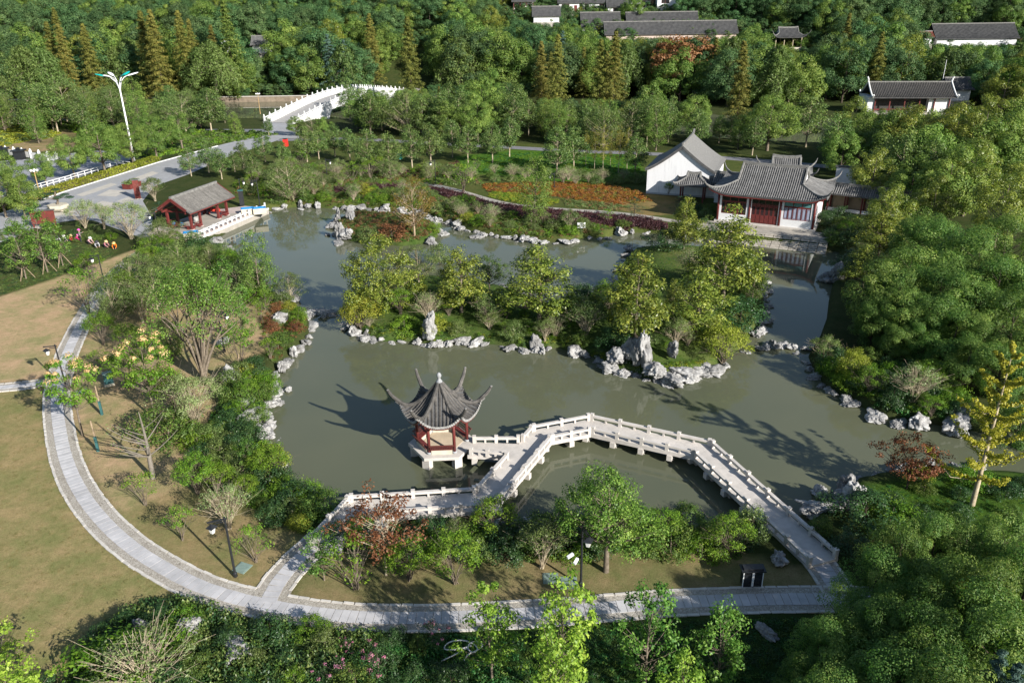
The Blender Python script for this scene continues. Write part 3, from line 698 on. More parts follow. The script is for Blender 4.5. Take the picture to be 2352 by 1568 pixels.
# ------------------------------------------------------------------ tiled roof builders for the halls
def gable_roof(root, x0, x1, B, ze, zr, sp, rad, mat, power=1.2, joined=False, thick=.14, under=None, yc=0.0):
    """straight gable: ridge along local x at y=yc, eaves at yc-B and yc+B; one run of tiles per row"""
    prof = [(r, ze + (zr - ze) * (1 - r / B) ** power) for r in np.linspace(0, B, 9)]
    for sgn in (-1, 1):
        V = [(x, yc + sgn * r, z + dz) for dz in (0, -thick) for x in (x0, x1) for r, z in prof]; n = len(prof)
        F = [(i, i + 1, n + i + 1, n + i) for i in range(n - 1)] + [(2 * n + i, 3 * n + i, 3 * n + i + 1, 2 * n + i + 1) for i in range(n - 1)]
        F += [(i, 2 * n + i, 2 * n + i + 1, i + 1) for i in range(n - 1)] + [(n + i, n + i + 1, 3 * n + i + 1, 3 * n + i) for i in range(n - 1)]
        F += [(n - 1, 3 * n - 1, 4 * n - 1, 2 * n - 1)]
        link('roof_slope', mesh_np('roof_slope', V, F, under or mTileD), root)
        cnt = int((x1 - x0) / sp); q = np.linspace(x0 + sp * .4, x1 - sp * .4, cnt)
        me = row_mesh('tile_row', [(0, sgn * r, z + .01) for r, z in prof[0:]] , rad, mat, tile=.35)
        if joined:
            bv = np.array([v.co[:] for v in me.vertices]); bf = [list(p.vertices) for p in me.polygons]; mb = MB()
            for x in q: mb.add(bv + [x, yc, 0], bf)
            o = mb.build('tile_rows', mat, root); tag(o, kind='stuff')
        else:
            for x in q: o = link('tile_row', me, root); o.location = (x, yc, 0)
    MB().box(x0 - .02, x1 + .02, yc - .14, yc + .14, zr - .05, zr + .30).build('ridge', mRidge, root)
def xieshan(root, cx, cy, A, B, Lg, rh, ze, zr, lift, sp, rad, mat, joined=False, power=1.3, tip=1.0):
    """hip-and-gable roof centred at (cx,cy): eaves half-length A, half-depth B, gable at +-Lg"""
    def zf(r): return ze + (zr - ze) * (1 - min(r / B, 1.0)) ** power
    def front(x, r): u = max(0, (abs(x) - Lg) / (A - Lg)); return zf(r) + lift * u ** 2.5 * (r / B) ** 2
    zh = zf(rh)
    def side(y, x):                                       # x from Lg to A
        q = (x - Lg) / (A - Lg); u = max(0, (abs(y) - rh) / (B - rh)); return zf(rh + q * (B - rh)) + lift * u ** 2.5 * q ** 2
    def rhip(x): return 0 if abs(x) <= Lg else rh + (abs(x) - Lg) / (A - Lg) * (B - rh)
    def xhip(y): return Lg if abs(y) <= rh else Lg + (abs(y) - rh) / (B - rh) * (A - Lg)
    def grid(fun, n1, n2, nm):
        P = np.array([[fun(i / (n1 - 1), j / (n2 - 1)) for j in range(n2)] for i in range(n1)]).reshape(-1, 3)
        F = [(i * n2 + j, (i + 1) * n2 + j, (i + 1) * n2 + j + 1, i * n2 + j + 1) for i in range(n1 - 1) for j in range(n2 - 1)]
        m = len(P); P = np.concatenate([P, P - [0, 0, .16]]); F = F + [tuple(m + q for q in f[::-1]) for f in F]
        F += [(i * n2 + n2 - 1, (i + 1) * n2 + n2 - 1, m + (i + 1) * n2 + n2 - 1, m + i * n2 + n2 - 1) for i in range(n1 - 1)]
        link(nm, mesh_np(nm, P, F, mTileD), root)
    allrows = MB()
    def row(pts, lat):
        me = row_mesh('tile_row', pts, rad, mat, lat, .35)
        if joined:
            allrows.add([v.co[:] for v in me.vertices], [list(p.vertices) for p in me.polygons])
        else: link('tile_row', me, root)
    for s in (-1, 1):
        def fs(a, b, s=s):
            x = -A + 2 * A * a; r0 = rhip(x); r = r0 + (B - r0) * b; return (cx + x, cy + s * r, front(x, r))
        grid(fs, 33, 8, 'roof_slope')
        for x in np.arange(-A + sp / 2, A, sp):
            r0 = rhip(x)
            if B - r0 < .25: continue
            row([(cx + x, cy + s * r, front(x, r) + .01) for r in np.linspace(r0 + (.05 if r0 else .12), B + .03, 9)], (1, 0, 0))
        def ss(a, b, s=s):
            y = -B + 2 * B * a; x0 = xhip(y); x = x0 + (A - x0) * b; return (cx + s * x, cy + y, side(y, x))
        grid(ss, 21, 6, 'roof_hip')
        for y in np.arange(-B + sp / 2, B, sp):
            x0 = xhip(y)
            if A - x0 < .25: continue
            row([(cx + s * x, cy + y, side(y, x) + .01) for x in np.linspace(x0 + .05, A + .03, 6)], (0, 1, 0))
        # gable triangle and the verge ridges that run down it
        g = MB().add([(cx + s * (Lg - .1), cy - rh, zh - .1), (cx + s * (Lg - .1), cy + rh, zh - .1)] + [(cx + s * (Lg - .1), cy + r, zf(abs(r)) - .05) for r in np.linspace(rh, -rh, 9)], [tuple(range(11))])
        g.build('gable', mWhite, root)
        for s2 in (-1, 1):
            pv_ = [(cx + s * Lg, cy + s2 * r, zf(r) + .16) for r in np.linspace(0.0, rh + .1, 7)]
            MB().tube(pv_, .17, 6).build('verge_ridge', mRidge, root)
            hp = [(cx + s * (Lg + q * (A - Lg)), cy + s2 * (rh + q * (B - rh)), front(Lg + q * (A - Lg), rh + q * (B - rh)) + .10) for q in np.linspace(0, 1, 9)]
            d = np.array(hp[-1]) - np.array(hp[-2]); d[2] = 0; d /= np.linalg.norm(d)
            e = np.array(hp[-1]); hp += [tuple(e + d * .35 * tip + [0, 0, .22 * tip]), tuple(e + d * .62 * tip + [0, 0, .55 * tip]), tuple(e + d * .80 * tip + [0, 0, .95 * tip])]
            rd = [.15] * 8 + [.14, .12, .09, .04]
            MB().tube(hp, rd, 6).build('hip_ridge', mRidge, root)
    if joined: tag(allrows.build('tile_rows', mat, root), kind='stuff')
    rp = [(cx - Lg - .1, cy, zr + .30), (cx - Lg * .6, cy, zr + .16), (cx, cy, zr + .12), (cx + Lg * .6, cy, zr + .16), (cx + Lg + .1, cy, zr + .30)]
    m_ = MB()
    for a_, b_ in zip(rp[:-1], rp[1:]): m_.bar(a_, b_, .24, .44)
    m_.build('ridge', mRidge, root)

# ------------------------------------------------------------------ lakeside hall
hL, hR = G(1647, 503.5, 1.3), G(1865.5, 526.6, 1.3)
HW = float(np.linalg.norm((hR - hL)[:2])); HA = math.atan2(hR[1] - hL[1], hR[0] - hL[0])
hall = empty('lakeside_hall', (hL[0], hL[1], 0), HA, 'white-walled hall with red doors and upturned grey tile roof above the stone terrace', 'hall')
HF = 1.3; HT = 5.0; HD = 9.6
def bx(root, name, mat, *a): return MB().box(*a).build(name, mat, root)
bx(hall, 'plinth', mStone, -.35, HW + .35, -.35, HD + .3, .4, HF)
b1, b2 = HW * .335, HW * .655
for x in (0.0, b1, b2, HW):
    for y in (0.0, HD): 
        c = MB().lathe([(.17, 0), (.17, HT - HF + .3)], 12).build('column', mRed, hall, True); c.location = (x, y, HF)
bx(hall, 'beam', mRedBrown, -.2, HW + .2, -.16, .16, HT - .05, HT + .35)
for x in (.02, HW - .02): bx(hall, 'side_wall', mWhite, x - .12, x + .12, .2, HD - .2, HF, HT + .6)
bx(hall, 'back_wall', mWhite, .2, HW - .2, HD - .1, HD + .1, HF, HT + .6)
def bay(x0, x1, sill, win):
    """white surround with lattice window"""
    fr = MB().box(x0, x1, -.06, .08, HF, HF + sill).box(x0, x0 + .28, -.06, .08, HF + sill, HT - .06).box(x1 - .28, x1, -.06, .08, HF + sill, HT - .06)
    fr.build('bay_wall', mWhite, hall)
    w0, w1, z0, z1 = x0 + .28, x1 - .28, HF + sill, HT - .06
    wd = MB()
    zt = z1 - .85
    wd.box(w0, w1, -.02, .05, z0, z0 + .10).box(w0, w1, -.02, .05, zt - .16, zt + .08).box(w0, w1, -.02, .05, z1 - .10, z1)
    n = 6
    for k in range(n + 1): x = w0 + (w1 - w0) * k / n; wd.box(x - .06, x + .06, -.025, .055, z0 + .10, zt - .16)
    for k in range(4): x = w0 + (w1 - w0) * k / 3; wd.box(x - .06, x + .06, -.025, .055, zt + .08, z1 - .10)
    o = wd.build('window', mRed, hall)
    for k in range(n):
        a_, b_ = w0 + (w1 - w0) * k / n + .06, w0 + (w1 - w0) * (k + 1) / n - .06
        MB().box(a_, b_, .0, .02, z0 + .10, zt - .16).build('pane', win[0], o)
        MB().box(a_ + .05, b_ - .05, -.012, -.004, z0 + .2, z0 + .24).box(a_ + .05, b_ - .05, -.012, -.004, zt - .30, zt - .26).box(a_ + .05, a_ + .08, -.012, -.004, z0 + .24, zt - .30).box(b_ - .08, b_ - .05, -.012, -.004, z0 + .24, zt - .30).build('lattice', mRedBrown, o)
    for k in range(3):
        a_, b_ = w0 + (w1 - w0) * k / 3 + .06, w0 + (w1 - w0) * (k + 1) / 3 - .06
        MB().box(a_, b_, .0, .02, zt + .08, z1 - .10).build('pane', win[1], o)
bay(.17, b1 - .17, 1.0, (mGlassD, mGlassD)); bay(b2 + .17, HW - .17, 1.0, (mGlassV, mGlassT))
# middle bay: white frame, transom lights and six red leaf doors
MB().box(b1 + .17, b1 + .27, -.05, .08, HF, HT - .05).box(b2 - .27, b2 - .17, -.05, .08, HF, HT - .05).box(b1 + .27, b2 - .27, -.05, .08, HT - .15, HT - .05).build('door_surround', mWhite, hall)
d0, d1 = b1 + .27, b2 - .27; zt = HT - 1.0
tr = MB().box(d0, d1, .0, .06, zt, zt + .12)
for k in range(5): x = d0 + (d1 - d0) * k / 4; tr.box(x - .04, x + .04, .0, .06, zt + .12, HT - .15)
tr = tr.build('transom', mRedBrown, hall)
for k in range(4): MB().box(d0 + (d1 - d0) * k / 4 + .04, d0 + (d1 - d0) * (k + 1) / 4 - .04, .02, .04, zt + .12, HT - .15).build('pane', mGlassD, tr)
for k in range(6):
    a_, b_ = d0 + (d1 - d0) * k / 6 + .015, d0 + (d1 - d0) * (k + 1) / 6 - .015
    m_ = MB().box(a_, b_, .02, .06, HF + .06, HF + 1.25).box(a_, a_ + .09, .02, .06, HF + 1.25, zt - .02).box(b_ - .09, b_, .02, .06, HF + 1.25, zt - .02).box(a_ + .09, b_ - .09, .02, .06, zt - .35, zt - .02)
    m_.box(a_ + .08, b_ - .08, .0, .018, HF + .15, HF + .62).box(a_ + .08, b_ - .08, .0, .018, HF + .72, HF + 1.15)
    dr = m_.build('door', mRed, hall); MB().box(a_ + .09, b_ - .09, .035, .045, HF + 1.25, zt - .35).build('pane', mGlassD, dr)
    lt = MB()
    for q in np.linspace(HF + 1.4, zt - .5, 5): lt.box(a_ + .1, b_ - .1, .024, .033, q - .015, q + .015)
    lt.build('lattice', mRed, dr)
xieshan(hall, HW / 2, HD / 2, HW / 2 + 1.35, HD / 2 + 1.25, HW / 2 - 2.1, 2.9, 5.35, 8.45, .85, .30, .105, mTileL, False)
m_ = MB(); A_, B_ = HW / 2 + 1.25, HD / 2 + 1.15
xs_ = np.linspace(-A_, A_, 21)
zz = lambda x: 5.2 - .14 + .85 * max(0, (abs(x) - (HW / 2 - 2.1)) / 3.45) ** 2.5
for s in (-1, 1):
    for a_, b_ in zip(xs_[:-1], xs_[1:]): m_.bar((HW / 2 + a_, HD / 2 + s * B_, zz(a_)), (HW / 2 + b_, HD / 2 + s * B_, zz(b_)), .10, .16)
m_.build('fascia', mRed, hall)
MB().box(-.9, HW + .9, -.85, HD + .85, HT + .36, HT + .42).build('soffit', mRedBrown, hall)
# terrace with stone courses and stepped rails down to the water
tc0, tc1 = np.array(G(1700, 560, 0)[:2]), np.array(G(1925, 579, 0)[:2])
ter = empty('stone_terrace', (hL[0], hL[1], 0), HA, 'stone terrace before the lakeside hall with coursed wall above the water', 'terrace')
bx(ter, 'terrace_floor', mPlat, -2.0, HW + 2.6, -3.6, -.36, .2, 1.08)
mCourse = M('coursed_stone', (.46, .42, .36), (.30, .27, .23), 2.0, .85, .15, .3, 20, .14)
for k in range(7):                                       # long stone steps down to the pond, with open joints
    y1 = -3.6 - .46 * k; n = 15
    for j in range(n):
        a_, b_ = -2.0 + (HW + 4.6) * j / n + .04, -2.0 + (HW + 4.6) * (j + 1) / n - .04
        MB().box(a_, b_, y1 - .40, y1 - .02, -1.0, 1.0 - .15 * k).build('stone_step', mCourse, ter)
MB().box(-2.0, HW + 2.6, -6.7, -3.61, -1.2, -.05).build('footing', mBarkD, ter)
# second hall behind, its roof showing over the first
h2 = empty('rear_hall', (38.2, 120.0, LAND), HA + .14, 'grey upturned roof of the smaller hall behind the lakeside hall', 'hall')
bx(h2, 'wall', mWhite, 0, 6.4, 0, 5.0, 0, 4.6)
xieshan(h2, 3.2, 2.5, 4.0, 3.4, 2.0, 1.5, 4.7, 7.1, .8, .30, .10, mTileL, False)
rw = empty('roofed_walk', (31.5, 122.0, LAND), HA, 'grey tiled covered walk joining the white building and rear hall', 'corridor')
bx(rw, 'wall', mWhite, 0, 9, 1.0, 1.2, 0, 3.4); gable_roof(rw, -.2, 9.2, 1.7, 3.4, 4.7, .3, .10, mTileL, yc=1.0)
# ------------------------------------------------------------------ white gabled building
wL, wR = G(1484, 443, .9), G(1639, 454, .9)
WW = float(np.linalg.norm((wR - wL)[:2])); WA = math.atan2(wR[1] - wL[1], wR[0] - wL[0]); WD = 11.0
wb = empty('white_gable_building', (wL[0], wL[1], LAND), WA, 'windowless white gable-end building with curved light grey roof', 'building')
def wz(x): return 4.15 + (8.05 - 4.15) * (1 - abs(x - WW / 2) / (WW / 2 + .25)) ** 1.22
gp = [(0, 0), (WW, 0)] + [(x, wz(x) - .12) for x in np.linspace(WW, 0, 17)]
n = len(gp); V = [(x, 0, z) for x, z in gp] + [(x, WD, z) for x, z in gp]
F = [tuple(range(n)), tuple(range(2 * n - 1, n - 1, -1))] + [(i, n + i, n + (i + 1) % n, (i + 1) % n) for i in range(n)]
mPlaster = nodes('streaked_white_plaster')
_m, _t, _o = mPlaster
_p = geo_pos(_t); _mp = N(_t, 'Mapping'); _mp.inputs['Scale'].default_value = (2.2, 2.2, .22); _t.links.new(_p, _mp.inputs[0])
_c = ramp(_t, noise(_t, _mp.outputs[0], 1.4, 5, .7), [(.30, (.50, .50, .50)), (.42, (.66, .66, .665)), (.8, (.72, .72, .725))])
principled(_t, _o, _c, .9, .1); mPlaster = _m
link('wall', mesh_np('wall', V, F, mPlaster), wb)
xsr = np.concatenate([np.linspace(-.3, WW / 2, 10), np.linspace(WW / 2, WW + .3, 10)[1:]])
for nm, rng in (('roof_slope', xsr[:10]), ('roof_slope', xsr[9:])):
    V = [(x, y, wz(min(max(x, -.24), WW + .24)) + dz) for dz in (.05, -.10) for y in (-.35, WD + .35) for x in rng]; n = len(rng)
    F = [(i, i + 1, n + i + 1, n + i) for i in range(n - 1)] + [(2 * n + i, 3 * n + i, 3 * n + i + 1, 2 * n + i + 1) for i in range(n - 1)]
    F += [(i, 2 * n + i, 2 * n + i + 1, i + 1) for i in range(n - 1)] + [(n + i, n + i + 1, 3 * n + i + 1, 3 * n + i) for i in range(n - 1)] + [(0, n, 3 * n, 2 * n), (n - 1, 3 * n - 1, 4 * n - 1, 2 * n - 1)]
    link(nm, mesh_np(nm, V, F, mFine), wb)
for y in (-.3, WD + .3):
    m_ = MB()
    for a_, b_ in zip(xsr[:-1], xsr[1:]): m_.bar((a_, y, wz(min(max(a_, -.24), WW + .24)) - .22), (b_, y, wz(min(max(b_, -.24), WW + .24)) - .22), .16, .34)
    m_.build('verge_band', mTileD, wb)
m_ = MB(); rp = [(WW / 2, -.4, 8.35), (WW / 2, 1.2, 8.2), (WW / 2, WD - 1.2, 8.2), (WW / 2, WD, 8.35), (WW / 2, WD + .6, 8.75)]
for a_, b_ in zip(rp[:-1], rp[1:]): m_.bar(a_, b_, .26, .34)
m_.build('ridge', mRidge, wb)
MB().box(-.04, WW + .04, -.03, WD, 0, .28).build('base_course', M('grey_base', (.42, .42, .42), (.34, .34, .34), 1), wb)
# porch between the white building and the hall
po = empty('tiled_porch', (*G(1553, 462, .9)[:2], LAND), WA, 'dark red porch with small hipped tile roof beside the white gable wall', 'porch')
for x, y in ((.5, .5), (.5, 2.9), (4.0, .5), (4.0, 2.9), (7.2, .6), (7.2, 2.8)): c = MB().box(-.11, .11, -.11, .11, 0, 2.75).build('column', mRedD, po); c.location = (x, y, 0)
xieshan(po, 2.25, 1.7, 2.7, 2.2, 1.0, .6, 2.75, 4.15, .25, .30, .10, mTileL, False, 1.2, .3)
bx(po, 'beam', mRedD, 0, 7.6, .35, .55, 2.45, 2.68); bx(po, 'beam', mRedD, 0, 7.6, 2.85, 3.05, 2.45, 2.68)
gable_roof(po, 4.6, 8.6, 1.7, 2.72, 3.75, .30, .10, mTileL, yc=1.7)
# corridor running right from the hall
cs = G(1893, 478, 1.0); ce = G(2030, 495, 1.0)
co = empty('covered_corridor', (cs[0], cs[1], LAND), math.atan2(ce[1] - cs[1], ce[0] - cs[0]), 'low grey tiled corridor running right from the lakeside hall under trees', 'corridor')
CLn = 13.0
for j in range(6):
    for y in (0, 2.0): c = MB().box(-.10, .10, -.10, .10, 0, 2.7).build('column', mRedD, co); c.location = (.4 + j * 2.4, y, 0)
bx(co, 'beam', mRedD, 0, CLn, -.1, .1, 2.45, 2.7); bx(co, 'back_wall', M('ochre_wall', (.36, .29, .20), (.28, .22, .15), 1), 0, CLn, 2.1, 2.25, 0, 2.7); bx(co, 'low_wall', mWhite, .2, CLn, -.08, .10, 0, .45)
gable_roof(co, -.4, CLn, 1.75, 2.65, 3.75, .30, .10, mTileL, yc=1.0)
gw = empty('white_garden_wall', (*G(1915, 430, 1)[:2], LAND), HA, 'short white garden wall with grey coping behind the right corridor', 'wall')
bx(gw, 'wall', mWhite, 0, 3.4, 0, .3, 0, 3.6); bx(gw, 'coping', mTileD, -.2, 3.6, -.2, .5, 3.603, 3.8)
# ------------------------------------------------------------------ red gable pavilion on its terrace
rp0 = np.array([-45.2, 110.1]); rx = np.array([.304, .953]); RAng = math.atan2(rx[1], rx[0])
rt = empty('pavilion_terrace', (*rp0, 0), RAng, 'pink granite waterside terrace with white balustrade under the red pavilion', 'terrace')
# local x along the water, local -y towards the pond
mPink = M('pink_granite', (.47, .39, .35), (.38, .315, .285), 1.4, .8, .2, .1, 30)
MB().prism([(-3.6, -3.0), (14.0, -2.75), (14.0, 1.0), (9.5, 5.2), (-1.0, 6.0), (-3.4, 5.0)], -1.2, 1.0).build('terrace_floor', mPink, rt)
MB().box(-3.7, 14.1, -3.22, -3.0, -1.2, .72).build('edge_wall', mPlat, rt); MB().box(-3.75, 14.15, -3.28, -2.99, .723, .93).build('coping', mStoneW, rt)
MB().box(-1.2, 9.4, -1.35, -1.15, 1.0, 1.10).build('step', mStoneW, rt); bx(rt, 'inner_floor', mPlat, -1.2, 9.4, -1.148, 5.0, 1.0, 1.08)
for j in range(17):
    x = -3.4 + j * 1.06; big = j % 2 == 0
    MB().box(x - (.085 if big else .05), x + (.085 if big else .05), -3.09, -2.91, .93, 1.9 if big else 1.55).build('post' if big else 'baluster', mStoneW, rt)
    if j < 16: MB().box(x + (.085 if big else .05), x + 1.06 - (.05 if big else .085), -3.05, -2.95, 1.45, 1.55).build('rail', mStoneW, rt)
rv = empty('red_gable_pavilion', (*rp0, 1.08), RAng, 'open red timber pavilion with straight grey tiled gable roof on terrace', 'pavilion')
RX = [0.0, 2.0, 6.1, 8.2]; RD = 3.9
for x in RX:
    for y in (0, RD):
        c = MB().box(-.15, .15, -.15, .15, .08, 2.75).build('column', mRed, rv); c.location = (x, y, 0)
        c = MB().box(-.24, .24, -.24, .24, 0, .08).build('plinth', mPink, rv); c.location = (x, y, 0)
for y in (0, RD): bx(rv, 'beam', mRed, -.9, 9.1, y - .11, y + .11, 2.45, 2.72)
for x in (0, 8.2): bx(rv, 'tie_beam', mRedD, x - .1, x + .1, .15, RD - .15, 2.35, 2.60)
gable_roof(rv, -1.1, 9.3, RD / 2 + .95, 2.72, 4.55, .27, .085, M('brown_grey_tile', (.185, .175, .16), (.11, .104, .095), 2.2, .85, .2, .3, 18, .14), 1.05, False, .14, mTileD, RD / 2)
for x in (-1.12, 9.32):
    for s in (-1, 1):
        m_ = MB(); B_ = RD / 2 + .95
        pr = [(x, RD / 2 + s * r, 2.72 + 1.83 * (1 - r / B_) ** 1.05 - .10) for r in np.linspace(0, B_ + .02, 6)]
        for a_, b_ in zip(pr[:-1], pr[1:]): m_.bar(a_, b_, .09, .42)
        m_.build('barge_board', mRed, rv)
for y in (-.97, RD + .97): bx(rv, 'eave_board', mRed, -1.1, 9.3, y - .04, y + .04, 2.48, 2.62)
def bench(x0, y0, x1, y1, side):
    a = np.array([x0, y0]); b = np.array([x1, y1]); d = (b - a) / np.linalg.norm(b - a); nrm = np.array([-d[1], d[0]]) * side
    m_ = MB().bar((*a, .42), (*b, .42), .42, .07)
    for q in (0.12, .88): p = a + (b - a) * q; m_.cbox(p[0], p[1], 0, .28, .28, .385)
    m_.build('bench_seat', mRed, rv)
    k = MB().bar((*(a + nrm * .38), .88), (*(b + nrm * .38), .88), .07, .07).bar((*(a + nrm * .2), .5), (*(b + nrm * .2), .5), .05, .05)
    for q in np.linspace(.03, .97, max(6, int(np.linalg.norm(b - a) / .22))): p = a + (b - a) * q; k.bar((*(p + nrm * .19), .44), (*(p + nrm * .38), .86), .03, .03)
    k.build('back_rail', mRed, rv)
bench(.2, 0, 1.8, 0, -1); bench(6.3, 0, 8.0, 0, -1); bench(0, RD - .2, 0, .2, -1); bench(8.2, .2, 8.2, RD - .2, -1); bench(6.3, RD, 8.0, RD, 1); bench(.2, RD, 1.8, RD, 1)

# ------------------------------------------------------------------ rocks
def ico(n):
    import bmesh
    bm = bmesh.new(); bmesh.ops.create_icosphere(bm, subdivisions=n, radius=1.0)
    V = np.array([v.co[:] for v in bm.verts]); F = np.array([[v.index for v in f.verts] for f in bm.faces]); bm.free(); return V, F
ICO4 = ico(5); ICO3 = ico(3)
def fbm(P, seed, oct_=3, f0=1.0):
    r = np.random.default_rng(seed); out = np.zeros(len(P)); a = 1.0; f = f0
    for _ in range(oct_):
        for _k in range(4):
            d = r.normal(size=3); d /= np.linalg.norm(d); out += a * np.sin(f * (P @ d) * 2.6 + r.uniform(0, 6.28)) / 4
            out += a * .5 * np.sin(f * (P @ np.cross(d, [.3, .5, .8])) * 4.1 + r.uniform(0, 6.28)) / 4
        a *= .55; f *= 1.9
    return out
def rock_mesh(seed, kind):
    V, F = ICO4; V = V.copy(); r = np.random.default_rng(seed)
    Q = V * {'tall': 1.25, 'flat': .9}.get(kind, 1.05)
    d = 1 + .40 * fbm(Q, seed, 5, 1.0)
    ridge = 1 - np.abs(fbm(Q, seed + 50, 4, 1.5)) * 2.0
    d -= .34 * np.clip(ridge - .45, 0, 1); d -= .16 * np.clip(.75 - np.abs(fbm(Q, seed + 90, 4, 3.0)) * 2.2, 0, 1)                          # water-worn grooves
    for _ in range(9 if kind != 'flat' else 3):                     # scooped hollows
        c = r.normal(size=3); c /= np.linalg.norm(c); a = V @ c; d -= r.uniform(.15, .42) * np.clip((a - r.uniform(.86, .93)) / .1, 0, 1) ** .7
    V = V * np.clip(d, .35, 1.7)[:, None]
    sc = {'tall': (.66, .58, 1.05), 'flat': (1.25, .85, .26), 'wide': (1.2, .75, .48), 'lump': (.95, .8, .66)}[kind]
    V *= np.array(sc); V[:, 2] -= V[:, 2].min() + .18 * (V[:, 2].max() - V[:, 2].min())
    V[:, 2] = np.maximum(V[:, 2], -.3)
    return mesh_np('lake_rock', V, F, mRock)
ROCKS = {k: [rock_mesh(100 + i * 7 + j, k) for j in range(n)] for i, (k, n) in enumerate((('lump', 4), ('wide', 4), ('tall', 3), ('flat', 2)))}
def rock(p, size, kind, label=None, group=None, rz=None, zs=1.0):
    o = link('lake_rock', random.choice(ROCKS[kind])); o.location = p
    o.scale = (size, size, size * zs); o.rotation_euler = (random.uniform(-.12, .12), random.uniform(-.12, .12), random.uniform(0, 6.28) if rz is None else rz)
    return tag(o, label, 'rock', group)
def rock_chain(pix, name, step=1.25, size=(.5, 1.0), jit=.35, double=.35, z=0.0, start='left', dens=1.0):
    P = resample(GL(pix), step * 1.2); out = []; size = (size[0] * 1.12, size[1] * 1.12)
    for p in P:
        if random.random() > dens * .86: continue
        for k in range(2 if random.random() < double else 1):
            q = p + RNG.normal(size=2) * (jit * .5 + .45 * k)
            kd = random.choices(['lump', 'wide', 'tall', 'flat'], [4, 5, .7, 1.2])[0]; s = (size[0] * .75 + (size[1] * 1.05 - size[0] * .75) * random.random() ** 1.6) * (.75 if k else 1)
            out.append((q, rock((q[0], q[1], z + random.uniform(-.22, .06)), s, kd, None, None, None, random.uniform(.7, 1.1))))
    out.sort(key=lambda a: PX((*a[0], 0))[0])
    for i, (q, o) in enumerate(out): tag(o, '%s lake rock on %s, %s from the left' % (random.choice(('pale', 'grey white', 'weathered pale', 'pitted grey')), name, ordinal(i + 1)), 'rock', 'rocks on ' + name)
rock_chain(N_SH[5:13], 'the north shore below the purple hedge', 1.15, (.5, .95))
rock_chain(N_SH[12:22], 'the north shore behind the small island', 1.2, (.5, .95))
rock_chain(N_SH[1:6], 'the shore left of the hall steps', 1.5, (.5, .9))
rock_chain(W_LO[0:6], 'the west shore below the weir', 1.0, (.45, .9), .5, .5)
rock_chain(W_LO[5:9], 'the west shore left of the pavilion', 1.0, (.5, .95), .6, .6)
rock_chain(W_LO[8:12], 'the west shore near the bridge', 1.6, (.35, .7), .6, .3, dens=.8)
rock_chain([(560, 880), (580, 905), (575, 945), (560, 960), (590, 985)], 'the planted west bank', 1.1, (.5, .9), .5, .4, z=.85)
rock_chain(W_UP[4:], 'the west shore above the weir', 1.2, (.5, .8))
rock_chain([(700, 722), (735, 716), (775, 722)], 'the left weir', .9, (.5, .75))
rock_chain([(1718, 806), (1760, 800), (1800, 797), (1848, 806)], 'the right weir', .85, (.45, .7))
rock_chain(ISL1[1:11], "the main island's front shore, left part,", 1.05, (.40, .85), .3, .45)
rock_chain(ISL1[10:16], "the main island's front shore, right part,", 1.0, (.55, 1.0), .45, .6)
rock_chain(ISL1[16:21], "the main island's right shore", 1.3, (.5, .95), .4, .4)
rock_chain(ISL1[23:31], "the main island's far shore", 1.7, (.45, .8), .4, .3)
rock_chain(ISL1[30:], "the main island's far left shore", 1.9, (.45, .75))
rock_chain(ISL2[0:4], 'the small island, near left side,', 1.1, (.5, .9))
rock_chain(ISL2[5:11], 'the small island, far side,', 1.3, (.5, .9))
rock_chain(E_LO[4:], 'the right bank of the pond', 1.3, (.5, .95), .35, .25)
rock_chain(E_LO[1:4], 'the far right inlet bank', 1.6, (.5, .9))
rock_chain(SE_SH[0:6], 'the near right bank', 1.4, (.5, 1.0), .5, .4)
rock_chain(S_SH[1:8], 'the near shore below the bridge', 2.0, (.5, .9), .5, .3)
